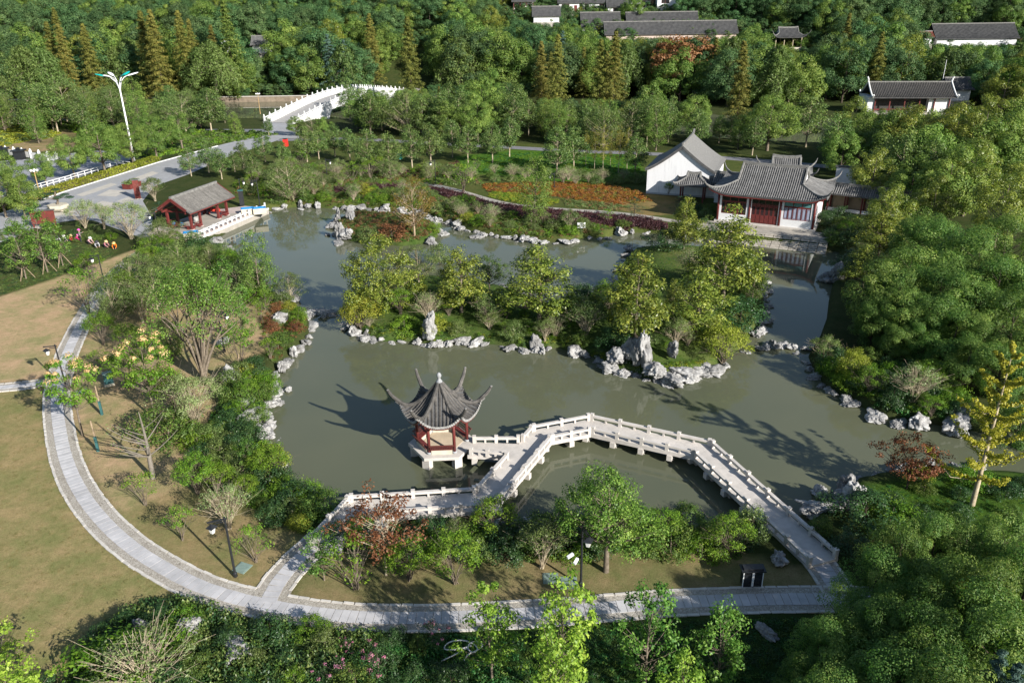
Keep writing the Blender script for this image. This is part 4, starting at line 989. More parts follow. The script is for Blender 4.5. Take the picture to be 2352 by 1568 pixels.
for u, v, s, kd, zs, lab in [
    (985, 768, 1.15, 'tall', 1.25, 'tall pitted lake rock standing on the island behind the pavilion'),
    (782, 548, 1.2, 'tall', 1.2, 'tall white lake rock at the left tip of the small island'),
    (775, 512, .9, 'tall', 1.3, 'slim upright rock behind the small island tip'),
    (806, 506, 1.0, 'tall', 1.1, 'upright rock on the far side of the small island'),
    (800, 545, 1.0, 'lump', 1.1, 'broad pale rock beside the tallest stone of the small island'),
    (1470, 835, 1.3, 'tall', 1.35, 'tallest lake rock on the front right of the main island'),
    (1450, 815, 1.2, 'lump', 1.3, 'pitted rock piled behind the tallest front island rock'),
    (1418, 825, 1.2, 'lump', 1.0, 'grey rock in white flowers left of the tallest island rock'),
    (1500, 860, 1.0, 'lump', 1.0, 'low rock at the water in front of the tallest island rock'),
    (1568, 868, 1.3, 'wide', 1.0, 'wide white rock on the island front, right of the tallest rock'),
    (1620, 855, 1.2, 'wide', 1.0, 'wide pale rock near the right corner of the main island'),
    (1547, 815, .8, 'tall', 1.0, 'small upright pale rock on the island lawn'),
    (532, 885, 1.05, 'tall', 1.0, 'cream topped standing stone on the west bank'),
    (647, 740, .95, 'lump', 1.1, 'white rock on the west bank beside the weir'),
    (510, 790, .8, 'lump', .8, 'white rock lying on bare soil beneath the big tree'),
    (860, 1242, 1.3, 'lump', 1.3, 'large grey rock under the left arm of the bridge'),
    (772, 1262, .7, 'lump', 1.0, 'small rock beside the left bridge landing'),
    (1785, 1290, .6, 'lump', 1.0, 'blue grey rock left of the right bridge landing'),
    (333, 1455, .75, 'tall', .9, 'upright grey rock in the dark hedge, left one of two'),
    (352, 1462, .7, 'wide', 1.0, 'flat topped rock in the dark hedge beside the upright one'),
    (438, 1452, .75, 'lump', 1.0, 'grey rock in the hedge between upright rock and twiggy shrub'),
    (545, 1500, .9, 'wide', .9, 'low pale rock in the hedge below the path bend'),
    (1762, 1462, .5, 'wide', 1.0, 'pale rock in dark shrubs below the path at right'),
    (1905, 645, 1.2, 'lump', .9, 'rounded rock in dark water below the hall, left one'),
    (1925, 640, 1.4, 'tall', .8, 'tall rock in dark water below the hall, right one'),
    (2190, 985, 1.4, 'wide', 1.2, 'large white rock behind the ginkgo'),
    (1947, 1125, .9, 'tall', .9, 'mushroom shaped rock on the near right bank'),
    (1960, 1165, 1.2, 'tall', .9, 'white upright rock right of the bridge end'),
    (1880, 1180, 1.2, 'wide', 1.0, 'broad white rock just right of the bridge rail'),
    (780, 560, .9, 'flat', 1.0, 'flat stone in the water before the small island'),
    (1098, 545, .9, 'flat', 1.0, 'flat stone in the water off the north shore'),
    (715, 752, .9, 'flat', 1.0, 'flat stone in the water just below the left weir'),
    (502, 557, 1.0, 'lump', .9, 'white rock at the foot of the red pavilion terrace'),
    (515, 575, 1.3, 'wide', .9, 'broad white rock beside the terrace foot'),
]:
    p = G(u, v, .3); z = max(gz(p[0], p[1]), -.1) - .05; p = G(u, v, max(z, 0)); rock((p[0], p[1], z), s, kd, lab, None, None, zs)
# scholar's stone inside the red pavilion
q = rp0 + rx * 4.2 + np.array([-rx[1], rx[0]]) * 2.6
rock((q[0], q[1], 1.08), .95, 'tall', "slender scholar's rock standing inside the red pavilion", None, .3, 1.3)

# ------------------------------------------------------------------ plants: generators
def leafmesh(name, P, Nn, L, Wr, tint, mats, rng, droop=0.25):
    n = len(P); Nn = Nn / (np.linalg.norm(Nn, axis=1, keepdims=True) + 1e-9)
    t = rng.normal(size=(n, 3)); t[:, 2] -= droop * 2; t -= (t * Nn).sum(1, keepdims=True) * Nn; t /= (np.linalg.norm(t, axis=1, keepdims=True) + 1e-9)
    s = np.cross(Nn, t); L = np.broadcast_to(L, (n,))[:, None] * rng.uniform(.7, 1.25, (n, 1)); Wd = L * Wr
    fold = Nn * L * .08
    V = np.stack([P - t * L / 2, P + s * Wd / 2 + fold + t * L * .05, P + t * L / 2, P - s * Wd / 2 + fold + t * L * .05], 1).reshape(-1, 3)
    F = np.arange(4 * n).reshape(n, 4)
    me = mesh_np(name, V, F, None, False, tint)
    for m in mats: me.materials.append(m)
    return me
def clusters_to_leaves(C, R, nl, rng, axis_c, squash=.75, up=.25, spread=.55, hollow=.4):
    """leaves on puffs; returns positions, normals, tint"""
    k = len(C); d = rng.normal(size=(k, nl, 3)); d /= np.linalg.norm(d, axis=2, keepdims=True)
    d[:, :, 2] = d[:, :, 2] * .85 + up; d /= np.linalg.norm(d, axis=2, keepdims=True)
    rr = rng.uniform(0, 1, (k, nl, 1)) ** hollow
    P = C[:, None, :] + d * rr * R[:, None, None] * np.array([1, 1, squash])
    outw = C - axis_c; outw = outw / (np.linalg.norm(outw, axis=1, keepdims=True) + 1e-6)
    Nn = d * 1.0 + outw[:, None, :] * .30 + rng.normal(size=d.shape) * spread * .75 + np.array([0, 0, .30])
    tint = np.clip(rng.normal(.5, .20, (k, nl)) + rng.normal(0, .13, (k, 1)) , 0, 1)
    return P.reshape(-1, 3), Nn.reshape(-1, 3), tint.ravel()
def trunk_mesh(paths, mat, n=6):
    mb = MB()
    for pts, rad in paths: mb.tube(pts, rad, n if np.max(rad) > .04 else 4, False)
    return mb.mesh('trunk', mat, True)
def bez(a, b, c, n=6):
    t = np.linspace(0, 1, n)[:, None]; return (1 - t) ** 2 * a + 2 * t * (1 - t) * b + t * t * c
class Plant:
    def __init__(s, name, parts, H, cat): s.name, s.parts, s.H, s.cat = name, parts, H, cat
def broad(name, seed, H, crown_r, base, ncl, cl_r, nl, L, Wr, mat, bark=None, prof=None, squash=.75, trunk_r=.12, lean=0.0, branch=26, spread=.55, cat='tree', inner=.35, up=.25, droop=.25, extra=None, hollow=.4):
    rng = np.random.default_rng(seed); bark = bark or mBark
    prof = prof or [(0, .55), (.25, .95), (.5, 1.0), (.75, .75), (1, .25)]
    pt, pr = np.array([p[0] for p in prof]), np.array([p[1] for p in prof])
    h = rng.uniform(0, 1, ncl * 6); keep = rng.uniform(0, 1, len(h)) < np.interp(h, pt, pr) ** 1.2; h = h[keep][:ncl]; k = len(h)
    ang = rng.uniform(0, 2 * PI, k); ph = rng.uniform(0, 6.28, 3)
    lob = 1 + .20 * np.sin(2 * ang + ph[0] + 3 * h) + .16 * np.sin(3 * ang + ph[1] - 5 * h) + rng.normal(0, .07, k)
    rad = crown_r * np.interp(h, pt, pr) * lob * (inner + (1 - inner) * rng.uniform(0, 1, k) ** .45)
    z = base * H + (H - base * H - cl_r * .5) * h
    lx, ly = lean * math.cos(ph[2]) * H, lean * math.sin(ph[2]) * H
    C = np.stack([rad * np.cos(ang) + lx * (z / H) ** 1.5, rad * np.sin(ang) + ly * (z / H) ** 1.5, z], 1)
    R = cl_r * rng.uniform(.65, 1.3, k)
    P, Nn, tint = clusters_to_leaves(C, R, nl, rng, np.array([lx * .5, ly * .5, base * H * 1.1]), squash, up, spread, hollow)
    crown = leafmesh('crown', P, Nn, L, Wr, tint, [mat], rng, droop)
    tz = np.linspace(0, 1, 8); top = base * H + (H - base * H) * .72
    tp = np.stack([lx * (tz * top / H) ** 1.5 + .02 * H * np.sin(tz * 4 + ph[0]) * tz, ly * (tz * top / H) ** 1.5 + .02 * H * np.sin(tz * 3 + ph[1]) * tz, tz * top - .25 * (1 - tz)], 1)
    paths = [(tp, trunk_r * (1.25 - 1.05 * tz))]
    idx = rng.permutation(k)[:branch]
    for i in idx:
        hz = min(max(base * H * .85, C[i, 2] - (.25 + .5 * rad[i] / max(crown_r, .1)) * crown_r * .9), top * .95); f = hz / top
        a = np.array([np.interp(f, tz, tp[:, j]) for j in range(3)]); c = C[i]
        b = (a * .45 + c * .55) + np.array([0, 0, -.12 * abs(c[2] - a[2])])
        r0 = trunk_r * (.16 + .30 * (1 - f)); paths.append((bez(a, b, c), np.linspace(r0, .18 * r0 + .004, 6)))
    parts = [('trunk', trunk_mesh(paths, bark)), ('crown', crown)]
    if extra: parts.append(extra(C, R, rng))
    return Plant(name, parts, H, cat)
def vase(name, seed, H, crown_r, nst, ncl, cl_r, nl, L, Wr, mat, bark=None, squash=.8, stem_r=.022, low=.35, cat='shrub', spread=.7):
    """many stems from the base carrying an open crown"""
    rng = np.random.default_rng(seed); bark = bark or mBarkP
    ang = rng.uniform(0, 2 * PI, ncl); rr = rng.uniform(0, 1, ncl) ** .5
    zz = low + (1 - low) * (np.sqrt(np.clip(1 - (rr * .92) ** 2, 0, 1)) * rng.uniform(.72, 1.0, ncl))
    C = np.stack([crown_r * rr * np.cos(ang), crown_r * rr * np.sin(ang), H * zz - cl_r * .4], 1); R = cl_r * rng.uniform(.7, 1.3, ncl)
    P, Nn, tint = clusters_to_leaves(C, R, nl, rng, np.array([0, 0, H * .3]), squash, .2, spread)
    paths = []
    for i in range(nst):
        c = C[i % ncl]; a = np.array([rng.normal(0, .06), rng.normal(0, .06), -.05]); b = np.array([c[0] * .25, c[1] * .25, c[2] * .55]) + rng.normal(0, .05, 3)
        e = c + rng.normal(0, .3, 3) * cl_r; pts = bez(a, b, e, 7); paths.append((pts, np.linspace(stem_r * rng.uniform(.8, 1.5), .005, 7)))
        for _ in range(3):
            f = rng.integers(3, 6); q = pts[f]; e2 = e + rng.normal(0, .35 * crown_r, 3) * np.array([1, 1, .5]); e2[2] = min(max(e2[2], H * low), H * .98)
            paths.append((bez(q, (q + e2) / 2 + [0, 0, -.05], e2, 4), np.linspace(stem_r * .55, .004, 4)))
    return Plant(name, [('stems', trunk_mesh(paths, bark, 5)), ('foliage', leafmesh('foliage', P, Nn, L, Wr, tint, [mat], rng))], H, cat)
def conifer(name, seed, H, crown_r, base, nb, per, cl_r, nl, L, Wr, mat, droop=.12, squash=.35, prof=1.0, bark=None, trunk_r=.16, cat='tree', spread=.5, up=.15):
    rng = np.random.default_rng(seed); C = []; paths = []
    tz = np.linspace(0, 1, 6); paths.append((np.stack([0 * tz, 0 * tz, tz * H * .97 - .2 * (1 - tz)], 1), trunk_r * (1.1 - tz)))
    for i in range(nb):
        h = (i + rng.uniform(0, 1)) / nb; a = i * 2.399 + rng.normal(0, .25); r = crown_r * ((1 - h) ** prof * .95 + .05) * rng.uniform(.72, 1.12)
        z = base * H + (H - base * H) * h
        for k in range(per):
            f = (k + 1) / per if r > .5 else rng.uniform(.4, 1); C.append((r * f * math.cos(a), r * f * math.sin(a), z - droop * r * f * f + rng.normal(0, .05)))
        paths.append((np.array([(0, 0, z - .05), (r * .5 * math.cos(a), r * .5 * math.sin(a), z), (r * .95 * math.cos(a), r * .95 * math.sin(a), z - droop * r)]), [trunk_r * .22 * (1.1 - h), trunk_r * .14 * (1.1 - h), .01]))
    C.append((0, 0, H - cl_r * .3)); C = np.array(C); R = cl_r * rng.uniform(.7, 1.25, len(C)) * (.5 + .5 * np.clip((H - C[:, 2]) / (H * .4), 0, 1))
    P, Nn, tint = clusters_to_leaves(C, R, nl, rng, np.array([0, 0, H * .3]), squash, up, spread)
    return Plant(name, [('trunk', trunk_mesh(paths, bark or mBarkD, 5)), ('crown', leafmesh('crown', P, Nn, L, Wr, tint, [mat], rng, .5))], H, cat)

lMag = LEAF('magnolia_leaf', (.045, .075, .012), (.14, .18, .026), (.31, .32, .055), .26, .42, .3)
lMagD = LEAF('dusty_magnolia_leaf', (0.036, 0.073, 0.020), (0.090, 0.151, 0.036), (0.189, 0.244, 0.070), .24, .45, .25)
lCam = LEAF('camphor_leaf', (.040, .092, .022), (.105, .185, .038), (.25, .32, .075), .36, .5, .2, .015, .2)
lCamB = LEAF('bright_camphor_leaf', (.055, .112, .022), (.128, .205, .040), (.26, .325, .075), .30, .5, .2)
lFor = LEAF('forest_leaf', (.032, .076, .030), (.072, .138, .050), (.14, .21, .076), .25, .55, .15, .022, .25)
lForY = LEAF('yellowing_leaf', (.070, .105, .016), (.155, .185, .028), (.29, .30, .05), .28, .42, .35)
lMeta = LEAF('dawn_redwood_leaf', (.075, .092, .020), (.155, .160, .034), (.235, .205, .045), .22, .6, .2, .018, .14)
lCed = LEAF('blue_cedar_needle', (.030, .070, .055), (.065, .120, .095), (.12, .18, .145), .15, .6, .2)
lGin = LEAF('ginkgo_leaf', (.18, .19, .018), (.34, .33, .03), (.48, .44, .06), .35, .45, .3)
lYng = LEAF('sapling_leaf', (0.086, 0.166, 0.020), (0.198, 0.312, 0.035), (0.361, 0.458, 0.075), .36, .45, .25)
lYngG = LEAF('green_sapling_leaf', (0.039, 0.104, 0.018), (0.095, 0.198, 0.030), (0.215, 0.322, 0.065), .34, .45, .25)
lMap = LEAF('maple_leaf', (.10, .045, .022), (.20, .085, .035), (.29, .15, .07), .3, .5, .25)
lMapR = LEAF('red_maple_leaf', (.11, .040, .022), (.22, .085, .038), (.34, .16, .07), .32, .5, .25)
lPale = LEAF('pale_osmanthus_leaf', (0.095, 0.135, 0.040), (0.181, 0.239, 0.080), (0.310, 0.385, 0.170), .25, .45, .3)
lShr = LEAF('shrub_leaf', (.030, .066, .014), (.074, .130, .024), (.17, .215, .045), .28, .5, .2)
lShrB = LEAF('bright_shrub_leaf', (0.052, 0.125, 0.010), (0.112, 0.208, 0.018), (0.215, 0.302, 0.035), .32, .5, .2)
lShrY = LEAF('yellow_shrub_leaf', (.12, .15, .016), (.24, .265, .030), (.38, .38, .06), .32, .5, .2)
lShrD = LEAF('dark_shrub_leaf', (0.014, 0.040, 0.012), (0.031, 0.075, 0.020), (0.073, 0.130, 0.034), .2, .45, .35)
lOlv = LEAF('olive_leaf', (0.052, 0.088, 0.022), (0.107, 0.156, 0.040), (0.198, 0.244, 0.075), .25, .45, .3)
lOrg = LEAF('orange_cover', (.16, .060, .014), (.27, .105, .022), (.33, .19, .04), .28, .5, .2)
lPur = LEAF('purple_hedge_leaf', (.030, .012, .014), (.060, .022, .026), (.10, .045, .042), .18, .5, .3)
lBrn = LEAF('dry_brown_leaf', (.12, .075, .035), (.20, .125, .055), (.29, .19, .10), .25, .5, .2)
lWil = LEAF('willow_leaf', (0.060, 0.104, 0.022), (0.120, 0.177, 0.045), (0.198, 0.260, 0.080), .3, .5, .25)
lBam = LEAF('thin_tree_leaf', (0.095, 0.125, 0.020), (0.200, 0.190, 0.030), (0.310, 0.270, 0.055), .3, .5, .25)
lPin = LEAF('pine_needle', (.014, .042, .022), (.030, .072, .036), (.065, .11, .05), .12, .6, .2)
lFlo = LEAF('peach_blossom', (.45, .26, .13), (.60, .38, .20), (.72, .50, .30), .3, .6, .2)
lPnk = LEAF('pink_blossom', (.45, .13, .22), (.60, .22, .34), (.70, .38, .48), .3, .6, .2)
lCov = LEAF('green_cover', (0.017, 0.078, 0.022), (0.039, 0.135, 0.032), (0.086, 0.208, 0.050), .28, .5, .25)
lWht = LEAF('white_flower', (.5, .5, .45), (.65, .65, .6), (.75, .75, .7), .3, .6, .2)

ROUND = [(0, .55), (.2, .92), (.45, 1.0), (.7, .82), (.88, .5), (1, .15)]
CONE = [(0, .8), (.2, 1.0), (.5, .78), (.8, .42), (1, .08)]
PLANTS = {
 'camphor': [broad('camphor_tree', s, 9.0, 3.2, .12, 70, .92, 300, .17, .5, lCam, mBarkD, ROUND, .80, .20, hollow=.15, inner=.72, spread=.38, up=.32) for s in (1, 2, 3)],
 'camphorB': [broad('camphor_tree', s, 7.0, 2.6, .28, 64, .72, 260, .16, .5, lCamB, mBark, ROUND, .78, .15, hollow=.18, inner=.6, spread=.42) for s in (11, 12)],
 'magnolia': [broad('magnolia_tree', s, 6.0, 1.75, .20, 110, .46, 66, .17, .46, lMag, mBark, CONE, .85, .10, .03, 45, .6, inner=.3) for s in (21, 22, 23)],
 'magnoliaB': [broad('magnolia_tree', 25, 7.5, 3.3, .06, 230, .55, 80, .18, .5, lMag, mBark, [(0, .8), (.3, 1.0), (.6, .85), (.85, .5), (1, .12)], .8, .14, 0, 40, .7)],
 'magnoliaS': [broad('slender_magnolia', s, 7.0, 2.0, .28, 80, .62, 60, .22, .5, lMagD, mBarkP, CONE, .8, .10, .02, 45, .75, inner=.25) for s in (31, 32, 33, 34)],
 'forest': [broad('forest_tree', s, 14.0, 5.2, .16, 66, 1.5, 190, .36, .6, lFor, mBarkD, ROUND, .75, .25, 0, 12, hollow=.2, inner=.65, spread=.42) for s in (41, 42, 43, 44)],
 'forestB': [broad('broadleaf_tree', s, 13.0, 5.0, .16, 64, 1.4, 190, .34, .6, lCamB, mBarkD, ROUND, .78, .25, 0, 12, hollow=.2, inner=.65, spread=.42) for s in (46, 47, 48)],
 'forestY': [broad('yellowing_tree', s, 11.0, 4.0, .18, 74, 1.0, 180, .24, .6, lForY, mBark, ROUND, .8, .2, 0, 20, hollow=.2, inner=.6, spread=.42) for s in (51, 52)],
 'forestR': [broad('brown_leaved_tree', 55, 9.0, 4.4, .3, 80, 1.1, 60, .42, .6, lMap, mBarkD, [(0, .8), (.5, 1), (1, .5)], .6, .2, 0, 20)],
 'meta': [conifer('dawn_redwood', s, 22.0, 3.7, .08, 80, 3, .85, 62, .36, .42, lMeta, .18, .6, .8) for s in (61, 62, 63)],
 'metaG': [conifer('green_conifer', 66, 20.0, 4.0, .05, 70, 3, .9, 40, .42, .42, lCamB, .2, .5, .9)],
 'cedar': [conifer('blue_cedar', s, 17.0, 5.0, .05, 52, 5, .75, 34, .38, .3, lCed, .25, .28, .9) for s in (71, 72)],
 'ginkgo': [conifer('ginkgo_tree', 81, 12.5, 3.4, .16, 30, 9, .27, 44, .15, .8, lGin, -.55, .9, .62, mBarkP, .19, 'tree', .7, .1)],
 'sapling': [broad('sapling', s, 5.0, 1.15, .22, 62, .26, 40, .14, .5, lYng, mBark, [(0, .5), (.3, 1), (.6, .8), (1, .25)], 1.15, .05, .02, 62, .8, inner=.15) for s in (91, 92)],
 'saplingG': [broad('sapling', 94, 5.0, 1.3, .22, 62, .28, 40, .14, .5, lYngG, mBark, [(0, .5), (.3, 1), (.6, .8), (1, .25)], 1.1, .05, .02, 62, .8, inner=.15)],
 'frontree': [broad('broadleaf_tree', 97, 7.0, 2.9, .36, 120, .52, 90, .15, .55, lYngG, mBark, [(0, .7), (.25, 1), (.6, .85), (.85, .5), (1, .15)], .9, .16, .04, 60, .65)],
 'maple': [broad('maple_tree', 101, 4.6, 1.8, .38, 75, .34, 34, .12, .7, lMap, mBarkP, [(0, .6), (.4, 1), (1, .5)], .8, .06, .02, 75, .8, inner=.2)],
 'mapleR': [broad('red_maple', 103, 4.0, 1.9, .36, 85, .36, 46, .12, .7, lMapR, mBarkD, [(0, .7), (.5, 1), (1, .5)], .6, .06, .03, 75, .8, inner=.25)],
 'vasepale': [vase('osmanthus', s, 3.6, 1.9, 34, 70, .36, 60, .10, .5, lPale) for s in (111, 112)],
 'vaseolive': [vase('multistem_shrub', s, 3.4, 1.5, 26, 56, .36, 52, .13, .45, lOlv) for s in (121, 122)],
 'vasegreen': [vase('multistem_shrub', s, 3.4, 1.4, 22, 56, .38, 60, .12, .48, lShrB, mBark) for s in (131, 132)],
 'vasetwig': [vase('twiggy_shrub', s, 2.8, 1.15, 46, 50, .30, 22, .10, .45, lPale, mBarkP, stem_r=.016) for s in (141, 142)],
 'vasesparse': [vase('sparse_shrub', s, 3.0, 1.2, 12, 26, .34, 26, .13, .5, lShrB, mBark) for s in (145, 146)],
 'vaseyellow': [vase('yellow_shrub', s, 3.0, 1.7, 20, 80, .38, 60, .12, .5, lShrY, mBark, low=.15) for s in (151,)],
 'ball': [broad('clipped_shrub', s, 1.7, 1.05, .05, 60, .34, 60, .10, .55, lShr, mBark, [(0, .8), (.4, 1), (.8, .7), (1, .3)], .85, .04, 0, 10, .5, 'shrub') for s in (161, 162)],
 'ballD': [broad('dark_shrub', s, 1.8, 1.2, .05, 60, .38, 60, .11, .55, lShrD, mBarkD, [(0, .8), (.4, 1), (.8, .7), (1, .3)], .8, .04, 0, 10, .55, 'shrub') for s in (163, 164)],
 'ballB': [broad('bright_shrub', s, 1.5, 1.05, .05, 50, .34, 60, .10, .5, lShrB, mBark, [(0, .8), (.4, 1), (.8, .7), (1, .3)], .8, .04, 0, 10, .6, 'shrub') for s in (165, 166)],
 'ballY': [broad('yellow_shrub', 167, 1.4, 1.0, .05, 50, .34, 55, .10, .5, lShrY, mBark, [(0, .8), (.4, 1), (.8, .7), (1, .3)], .8, .04, 0, 10, .6, 'shrub')],
 'ballO': [broad('olive_shrub', s, 1.8, 1.2, .05, 56, .38, 50, .12, .5, lOlv, mBarkP, [(0, .8), (.4, 1), (.8, .7), (1, .3)], .8, .04, 0, 16, .7, 'shrub') for s in (168, 169)],
 'ballR': [broad('rusty_shrub', 170, 1.3, .9, .05, 44, .30, 44, .10, .5, lMap, mBark, [(0, .8), (.4, 1), (1, .4)], .8, .03, 0, 12, .7, 'shrub')],
 'roundtree': [broad('round_topped_tree', 171, 3.6, 1.35, .30, 90, .36, 56, .11, .5, lShr, mBark, [(0, .6), (.3, 1), (.7, .9), (1, .4)], .85, .06, 0, 40, .6)],
 'willow': [conifer('willow', s, 9.0, 4.6, .40, 46, 4, .8, 50, .45, .25, lWil, .55, 1.25, .45, mBark, .22, 'tree', .5, -.1) for s in (181, 182)],
 'thin': [broad('thin_tree', s, 8.0, .95, .28, 46, .42, 26, .24, .3, lBam, mBarkP, [(0, .4), (.4, 1), (.8, .7), (1, .2)], 1.0, .05, .02, 46, .8, inner=.1) for s in (191, 192)],
 'greentall': [broad('tall_green_tree', s, 7.5, 1.9, .12, 105, .52, 66, .15, .55, lCamB, mBark, [(0, .6), (.3, 1), (.6, .85), (.85, .6), (1, .25)], .95, .10, .03, 40, .65) for s in (201,)],
 'multi': [vase('multi_trunk_tree', 205, 8.0, 2.7, 13, 130, .50, 56, .14, .5, lYngG, mBark, 1.1, .10, .30, 'tree', .7)],
 'olivebig': [broad('feathery_tree', s, 4.6, 2.3, .14, 110, .48, 60, .14, .4, lOlv, mBarkP, ROUND, .8, .07, .02, 60, .7) for s in (207, 208)],
 'orangetree': [broad('amber_tree', 211, 6.5, 2.6, .22, 95, .55, 44, .15, .45, LEAF('amber_leaf', (.09, .075, .014), (.17, .125, .022), (.27, .18, .035), .3), mStake, [(0, .7), (.3, 1), (.7, .7), (1, .2)], .7, .10, .02, 60, .7, inner=.2)],
 'bare': [broad('bare_tree', 215, 6.0, 2.7, .34, 30, .3, 4, .14, .5, lOlv, M('smooth_grey_bark', (.21, .185, .155), (.13, .115, .095), 4, .85, .1), [(0, .7), (.4, 1), (1, .5)], .8, .15, .04, 18)],
 'pine': [conifer('garden_pine', 221, 2.6, 1.5, .2, 14, 2, .38, 90, .10, .25, lPin, .02, .4, .5, mBarkD, .08, 'tree')],
}
def blossoms(C, R, rng):
    k = rng.permutation(len(C)); k = k[np.argsort(-C[k, 2])][:int(len(C) * .45)]
    P, Nn, ti = clusters_to_leaves(C[k] + [0, 0, .14], R[k] * .62, 60, rng, np.array([0, 0, 1.]), .8, .45, .6)
    return ('blossom', leafmesh('blossom', P, Nn, .085, .7, ti, [lFlo], rng))
PLANTS['goldenrain'] = [broad('golden_rain_tree', 225, 5.2, 1.65, .40, 46, .38, 60, .16, .4, lShrB, mBark, [(0, .6), (.5, 1), (1, .5)], .7, .06, .03, 46, .7, inner=.25, extra=blossoms)]
def pinkbloom(C, R, rng):
    k = rng.permutation(len(C))[:14]
    P, Nn, ti = clusters_to_leaves(C[k] + [0, 0, .12], R[k] * .5, 26, rng, np.array([0, 0, .5]), .9, .4, .6)
    return ('blossom', leafmesh('blossom', P, Nn, .07, .8, ti, [lPnk], rng))
PLANTS['pink'] = [broad('flowering_shrub', 231, 1.9, 1.1, .1, 40, .30, 36, .10, .5, lShrD, mBark, ROUND, .9, .03, 0, 20, .7, 'shrub', extra=pinkbloom)]
CNT = {}
def plant(kind, p, H, rz=None, wide=1.0):
    """one plant: an Empty at its foot with its parts, meshes shared between alike plants"""
    L = PLANTS[kind]; i = CNT.get(kind, 0); CNT[kind] = i + 1; pl = L[i % len(L)]; s = H / pl.H
    root = bpy.data.objects.new(pl.name, None); COL.objects.link(root); root.location = p; root.empty_display_size = .3
    root.rotation_euler = (0, 0, random.uniform(0, 6.28) if rz is None else rz); root.scale = (s * wide, s * wide, s)
    for nm, me in pl.parts: link(nm, me, root)
    return root, pl
def at_base(kind, u, v, vt, label=None, cat=None, group=None, desc=None, wide=1.0, rz=None, H=None):
    p = G(u, v, LAND)
    for _ in range(3): p = G(u, v, max(gz(p[0], p[1]), .3))
    H = H or hgt(p, vt); r, pl = plant(kind, tuple(p), H, rz, wide)
    if desc: pooled(r, group, desc, cat or pl.cat)
    else: tag(r, label, cat or pl.cat, group)
    return r
def at_xy(kind, x, y, H, group, desc, wide=1.0, cat=None):
    r, pl = plant(kind, (x, y, gz(x, y) - .05), H, None, wide); pooled(r, group, desc, cat or pl.cat); return r
def at_top(kind, u, v, H, group, desc, wide=1.0, cat=None):
    p = G(u, v, LAND + H); return at_xy(kind, p[0], p[1], H, group, desc, wide, cat)

# ------------------------------------------------------------------ plants: the named ones
ON = at_base
ON('magnoliaB', 878, 712, 537, 'large glossy magnolia with leaves to the ground on the island left end')
ON('olivebig', 962, 648, 560, 'dark olive rounded tree right of the large island magnolia')
ON('magnolia', 1060, 716, 560, 'magnolia with pale leaning trunk in the middle of the island', wide=1.35)
ON('roundtree', 1125, 675, 585, 'small round topped tree at the far edge of the island')
ON('magnolia', 1238, 738, 558, 'wide open magnolia at the centre of the main island', wide=1.5)
ON('vaseyellow', 830, 758, 678, 'spreading yellow shrub at the left tip of the main island')
ON('vasetwig', 985, 738, 668, 'twiggy pale shrub behind the tall island rock')
ON('vaseolive', 1119, 742, 672, 'open olive shrub on the island lawn before the round topped tree')
ON('vasetwig', 1275, 778, 716, 'leafless looking vase shrub below the wide open magnolia')
ON('vaseolive', 1346, 774, 682, 'olive multi-stem shrub between two island magnolias')
ON('magnolia', 1460, 778, 572, 'tall magnolia with dark trunk behind the tallest island rock', wide=1.3)
ON('magnolia', 1599, 770, 612, 'yellowish magnolia on the right of the island lawn', wide=1.4)
ON('magnolia', 1660, 690, 468, 'tallest magnolia on the island before the lakeside hall', wide=1.15)
ON('magnolia', 1570, 572, 448, 'magnolia at the far island shore left of the hall', wide=1.1)
ON('ballD', 1532, 570, 530, 'dark spreading shrub at the far island shore', wide=1.6)
ON('vasetwig', 1585, 640, 568, 'bare looking twiggy shrub on the island lawn near the hall')
ON('vaseyellow', 1660, 832, 738, 'yellow shrub at the right corner of the main island')
ON('vaseolive', 1550, 800, 728, 'thin brownish shrub behind the wide island rocks')
ON('roundtree', 1726, 708, 622, 'slim tree on the right edge of the island')
ON('ballD', 1700, 740, 680, 'dark shrub on the right edge of the island', wide=1.5)
ON('ballD', 1335, 698, 648, 'dark round shrub at the island far shore', wide=1.2)
ON('greentall', 1475, 640, 576, 'leafy tree at the island far shore behind the tall magnolia')
ON('ballY', 1005, 760, 722, 'golden shrub right of the tall island rock')
ON('ballB', 930, 765, 725, 'green shrub left of the tall island rock', wide=1.2)
ON('ballO', 1180, 775, 735, 'olive shrub on the island front')
ON('ballD', 1410, 800, 750, 'dark shrub behind the white flowers on the island')
ON('orangetree', 952, 540, 402, 'amber leaved tree with brown trunk on the small island')
ON('ballR', 900, 545, 510, 'brown shrub under the amber tree', wide=1.6)
ON('ballO', 855, 550, 518, 'grey green shrub on the small island', wide=1.5)
ON('ballB', 1000, 532, 508, 'bright shrub at the right end of the small island')
ON('vasesparse', 1065, 440, 372, 'open tree above the north shore, right of the amber tree', wide=1.3)
ON('greentall', 1229, 512, 350, 'slim feathery green tree before the orange planting')
ON('greentall', 600, 690, 522, 'tall green tree leaning over the pond near the red pavilion', wide=.95)
ON('olivebig', 668, 690, 622, 'low spreading tree at the water left of the main island', wide=1.0)
ON('saplingG', 540, 745, 590, 'yellow green slender tree on the west bank')
ON('multi', 470, 875, 597, 'tall multi-trunk tree with open green crown on the west bank')
ON('vasepale', 450, 985, 862, 'pale leaved osmanthus with fanned stems on the west bank')
ON('bare', 352, 1098, 905, 'bare grey tree with leaning trunk beside the path')
ON('goldenrain', 190, 1000, 812, 'flowering tree with peach blossom overhanging the path')
ON('goldenrain', 358, 965, 762, 'second peach blossom tree farther from the path', wide=1.0)
ON('vasesparse', 335, 1160, 1080, 'sparse shrub casting a spreading shadow by the bare tree')
ON('vasegreen', 455, 1135, 1040, 'pale stemmed green shrub near the west shore')
